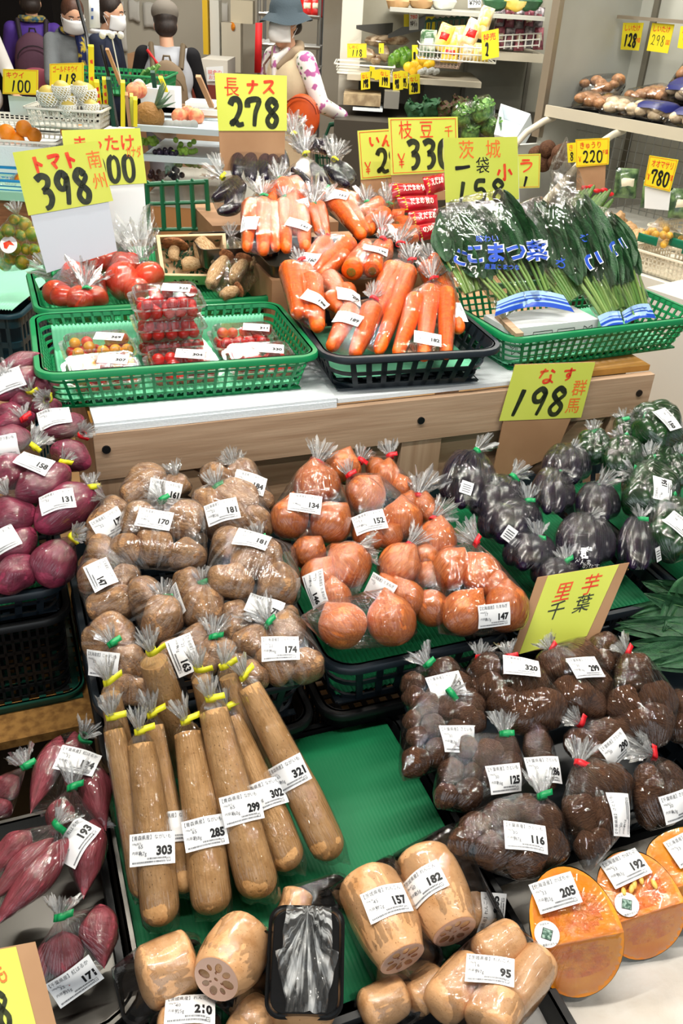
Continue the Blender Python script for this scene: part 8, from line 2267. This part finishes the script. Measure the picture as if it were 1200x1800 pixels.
# hatted shopper in the beige vest
FLOWER=mat('flowered_blouse',(232,228,226),.8,.2,rgb2=(172,96,150),nscale=16,ndetail=2,ramp=(.54,.60),spots=((92,122,84),17,.20))
VEST=mat('beige_vest',(204,186,156),.85,.2,bump=.15,bscale=40)
HATM=mat('slate_sun_hat',(66,78,86),.85,.2,bump=.2,bscale=120)
t,R,H,G=person('older person in a slate sun hat, mask, beige vest and flowered blouse',508,5.45,.86,-48,VEST,VEST,HAIRK,-.02,(((-.25,-.02,1.10),(-.20,-.14,.90)),((.27,.06,1.12),(606,206,5.5))),(.1,.15),top2=FLOWER,coat_long=.5)
G('vest_collar',[('c',(-.10,-.03,1.41),(-.03,-.11,1.32),.035,.02),('c',(.10,-.03,1.41),(.03,-.11,1.32),.035,.02),('c',(-.1,.0,1.42),(0,.08,1.44),.035,.035),('c',(.1,.0,1.42),(0,.08,1.44),.035,.035)],mat('taupe_collar',(150,132,110),.85,.2))
G('blouse_collar',[('c',(-.06,-.06,1.42),(0,-.10,1.36),.022,.03),('c',(.06,-.06,1.42),(0,-.10,1.36),.022,.03),('c',(0,-.11,1.36),(0,-.118,1.26),.03,.02)],FLOWER)
n=28; rings=[]
for rr,z in ((.0,.165),(.06,.162),(.088,.140),(.098,.11),(.104,.075),(.130,.052),(.160,.028),(.163,.025),(.130,.044),(.100,.066)):
    rings.append([R @ H(math.cos(2*math.pi*k/n)*rr*1.0,.005+math.sin(2*math.pi*k/n)*rr*1.08,z+.012*math.sin(3*2*math.pi*k/n)*(1 if rr>.12 else 0)) for k in range(n)])
q=MB(); q.add([p for r_ in rings for p in r_],[(j*n+i,j*n+(i+1) % n,(j+1)*n+(i+1) % n,(j+1)*n+i) for j in range(len(rings)-1) for i in range(n)])
q.build('sun_hat',HATM,t)
# her shoulder bag and shopping basket are held things
OB=mat('orange_leather',(206,84,30),.45,.4,rgb2=(186,70,24),nscale=12)
bc=at_y(531,205,5.22); bt=thing('shoulder_bag',bc-Z3*.09,'round orange leather shoulder bag hanging over the beige vest','handbag')
bm_=Matrix.Translation(bc) @ Matrix.Rotation(math.radians(-20),4,'Z')
q=MB(); q.sphere((0,0,0),1,28,18,(.105,.035,.115)); q.v=[bm_ @ p for p in q.v]; q.build('bag_body',OB,bt)
q=MB()
for yy in (-.030,.0):q.tube([bm_ @ Vector((math.cos(a)*.100,yy-.006,.015+math.sin(a)*.085)) for a in [.1+k*.29 for k in range(11)]],.004,6)
q.build('flap_seam',mat('dark_orange_seam',(130,46,16),.5,.4),bt)
q=MB(); q.sphere(bm_ @ Vector((0,-.038,-.0)),.010,10,6,(1.4,.5,.7)); q.build('clasp',mat('brass_clasp',(210,180,110),.3,.5,metal=.7),bt)
q=MB(); q.tube([bm_ @ Vector((-.08,0,.07)),R @ Vector((-.03,-.16,1.10)),R @ Vector((-.10,-.13,1.32)),R @ Vector((-.12,.0,1.432)),R @ Vector((-.05,.14,1.34)),R @ Vector((.12,.17,1.10)),R @ Vector((.20,-.05,1.02)),bm_ @ Vector((.085,0,.07))],.006,6); q.build('bag_strap',mat('brown_strap',(96,50,34),.5,.4),bt)
wrp=at_y(622,214,5.5)
sb=thing('shopping_basket',wrp-Z3*.36,'dark green wire-sided shopping basket held by the hatted shopper','basket')
SBG=mat('shopping_basket_green',(14,92,64),.4,.5)
Mq=Matrix.Translation(wrp+Vector((.02,.0,-.365)))
tmp=basket('basket_body',0,0,0,.24,.24,.15,0,SBG,None,None,bands=[(0,.06),(.28,.32),(.55,.59),(.9,1)],pitch=.04,barw=.008,inset=.03,M=Mq,r=.03)
Mw=WM[tmp.name]; tmp.parent=sb; tmp.matrix_basis=WM[sb.name].inverted() @ Mw
for k in list(tmp.keys()):
    if k in ('label','category','group'):del tmp[k]
for sy in (-.02,.02):
    q=MB(); q.tube([Mq @ Vector(p) for p in ((-.20,sy*6,.23),(-.16,sy*2,.34),(-.05,sy,.365),(.08,sy,.365),(.18,sy*2,.33),(.21,sy*6,.23))],.009,8); q.build('handle',SBG,sb)
# a shopper cut by the frame edge
t,R,H,G=person('person in a white shirt cut off by the frame edge',-46,6.2,.86,60,mat('white_shirt',(226,224,220),.8,.2),DARKT,HAIRK,0,(((-.24,-.05,1.08),(-.2,-.2,.92)),((.24,-.08,1.08),(.14,-.26,.95))),(0,.2))
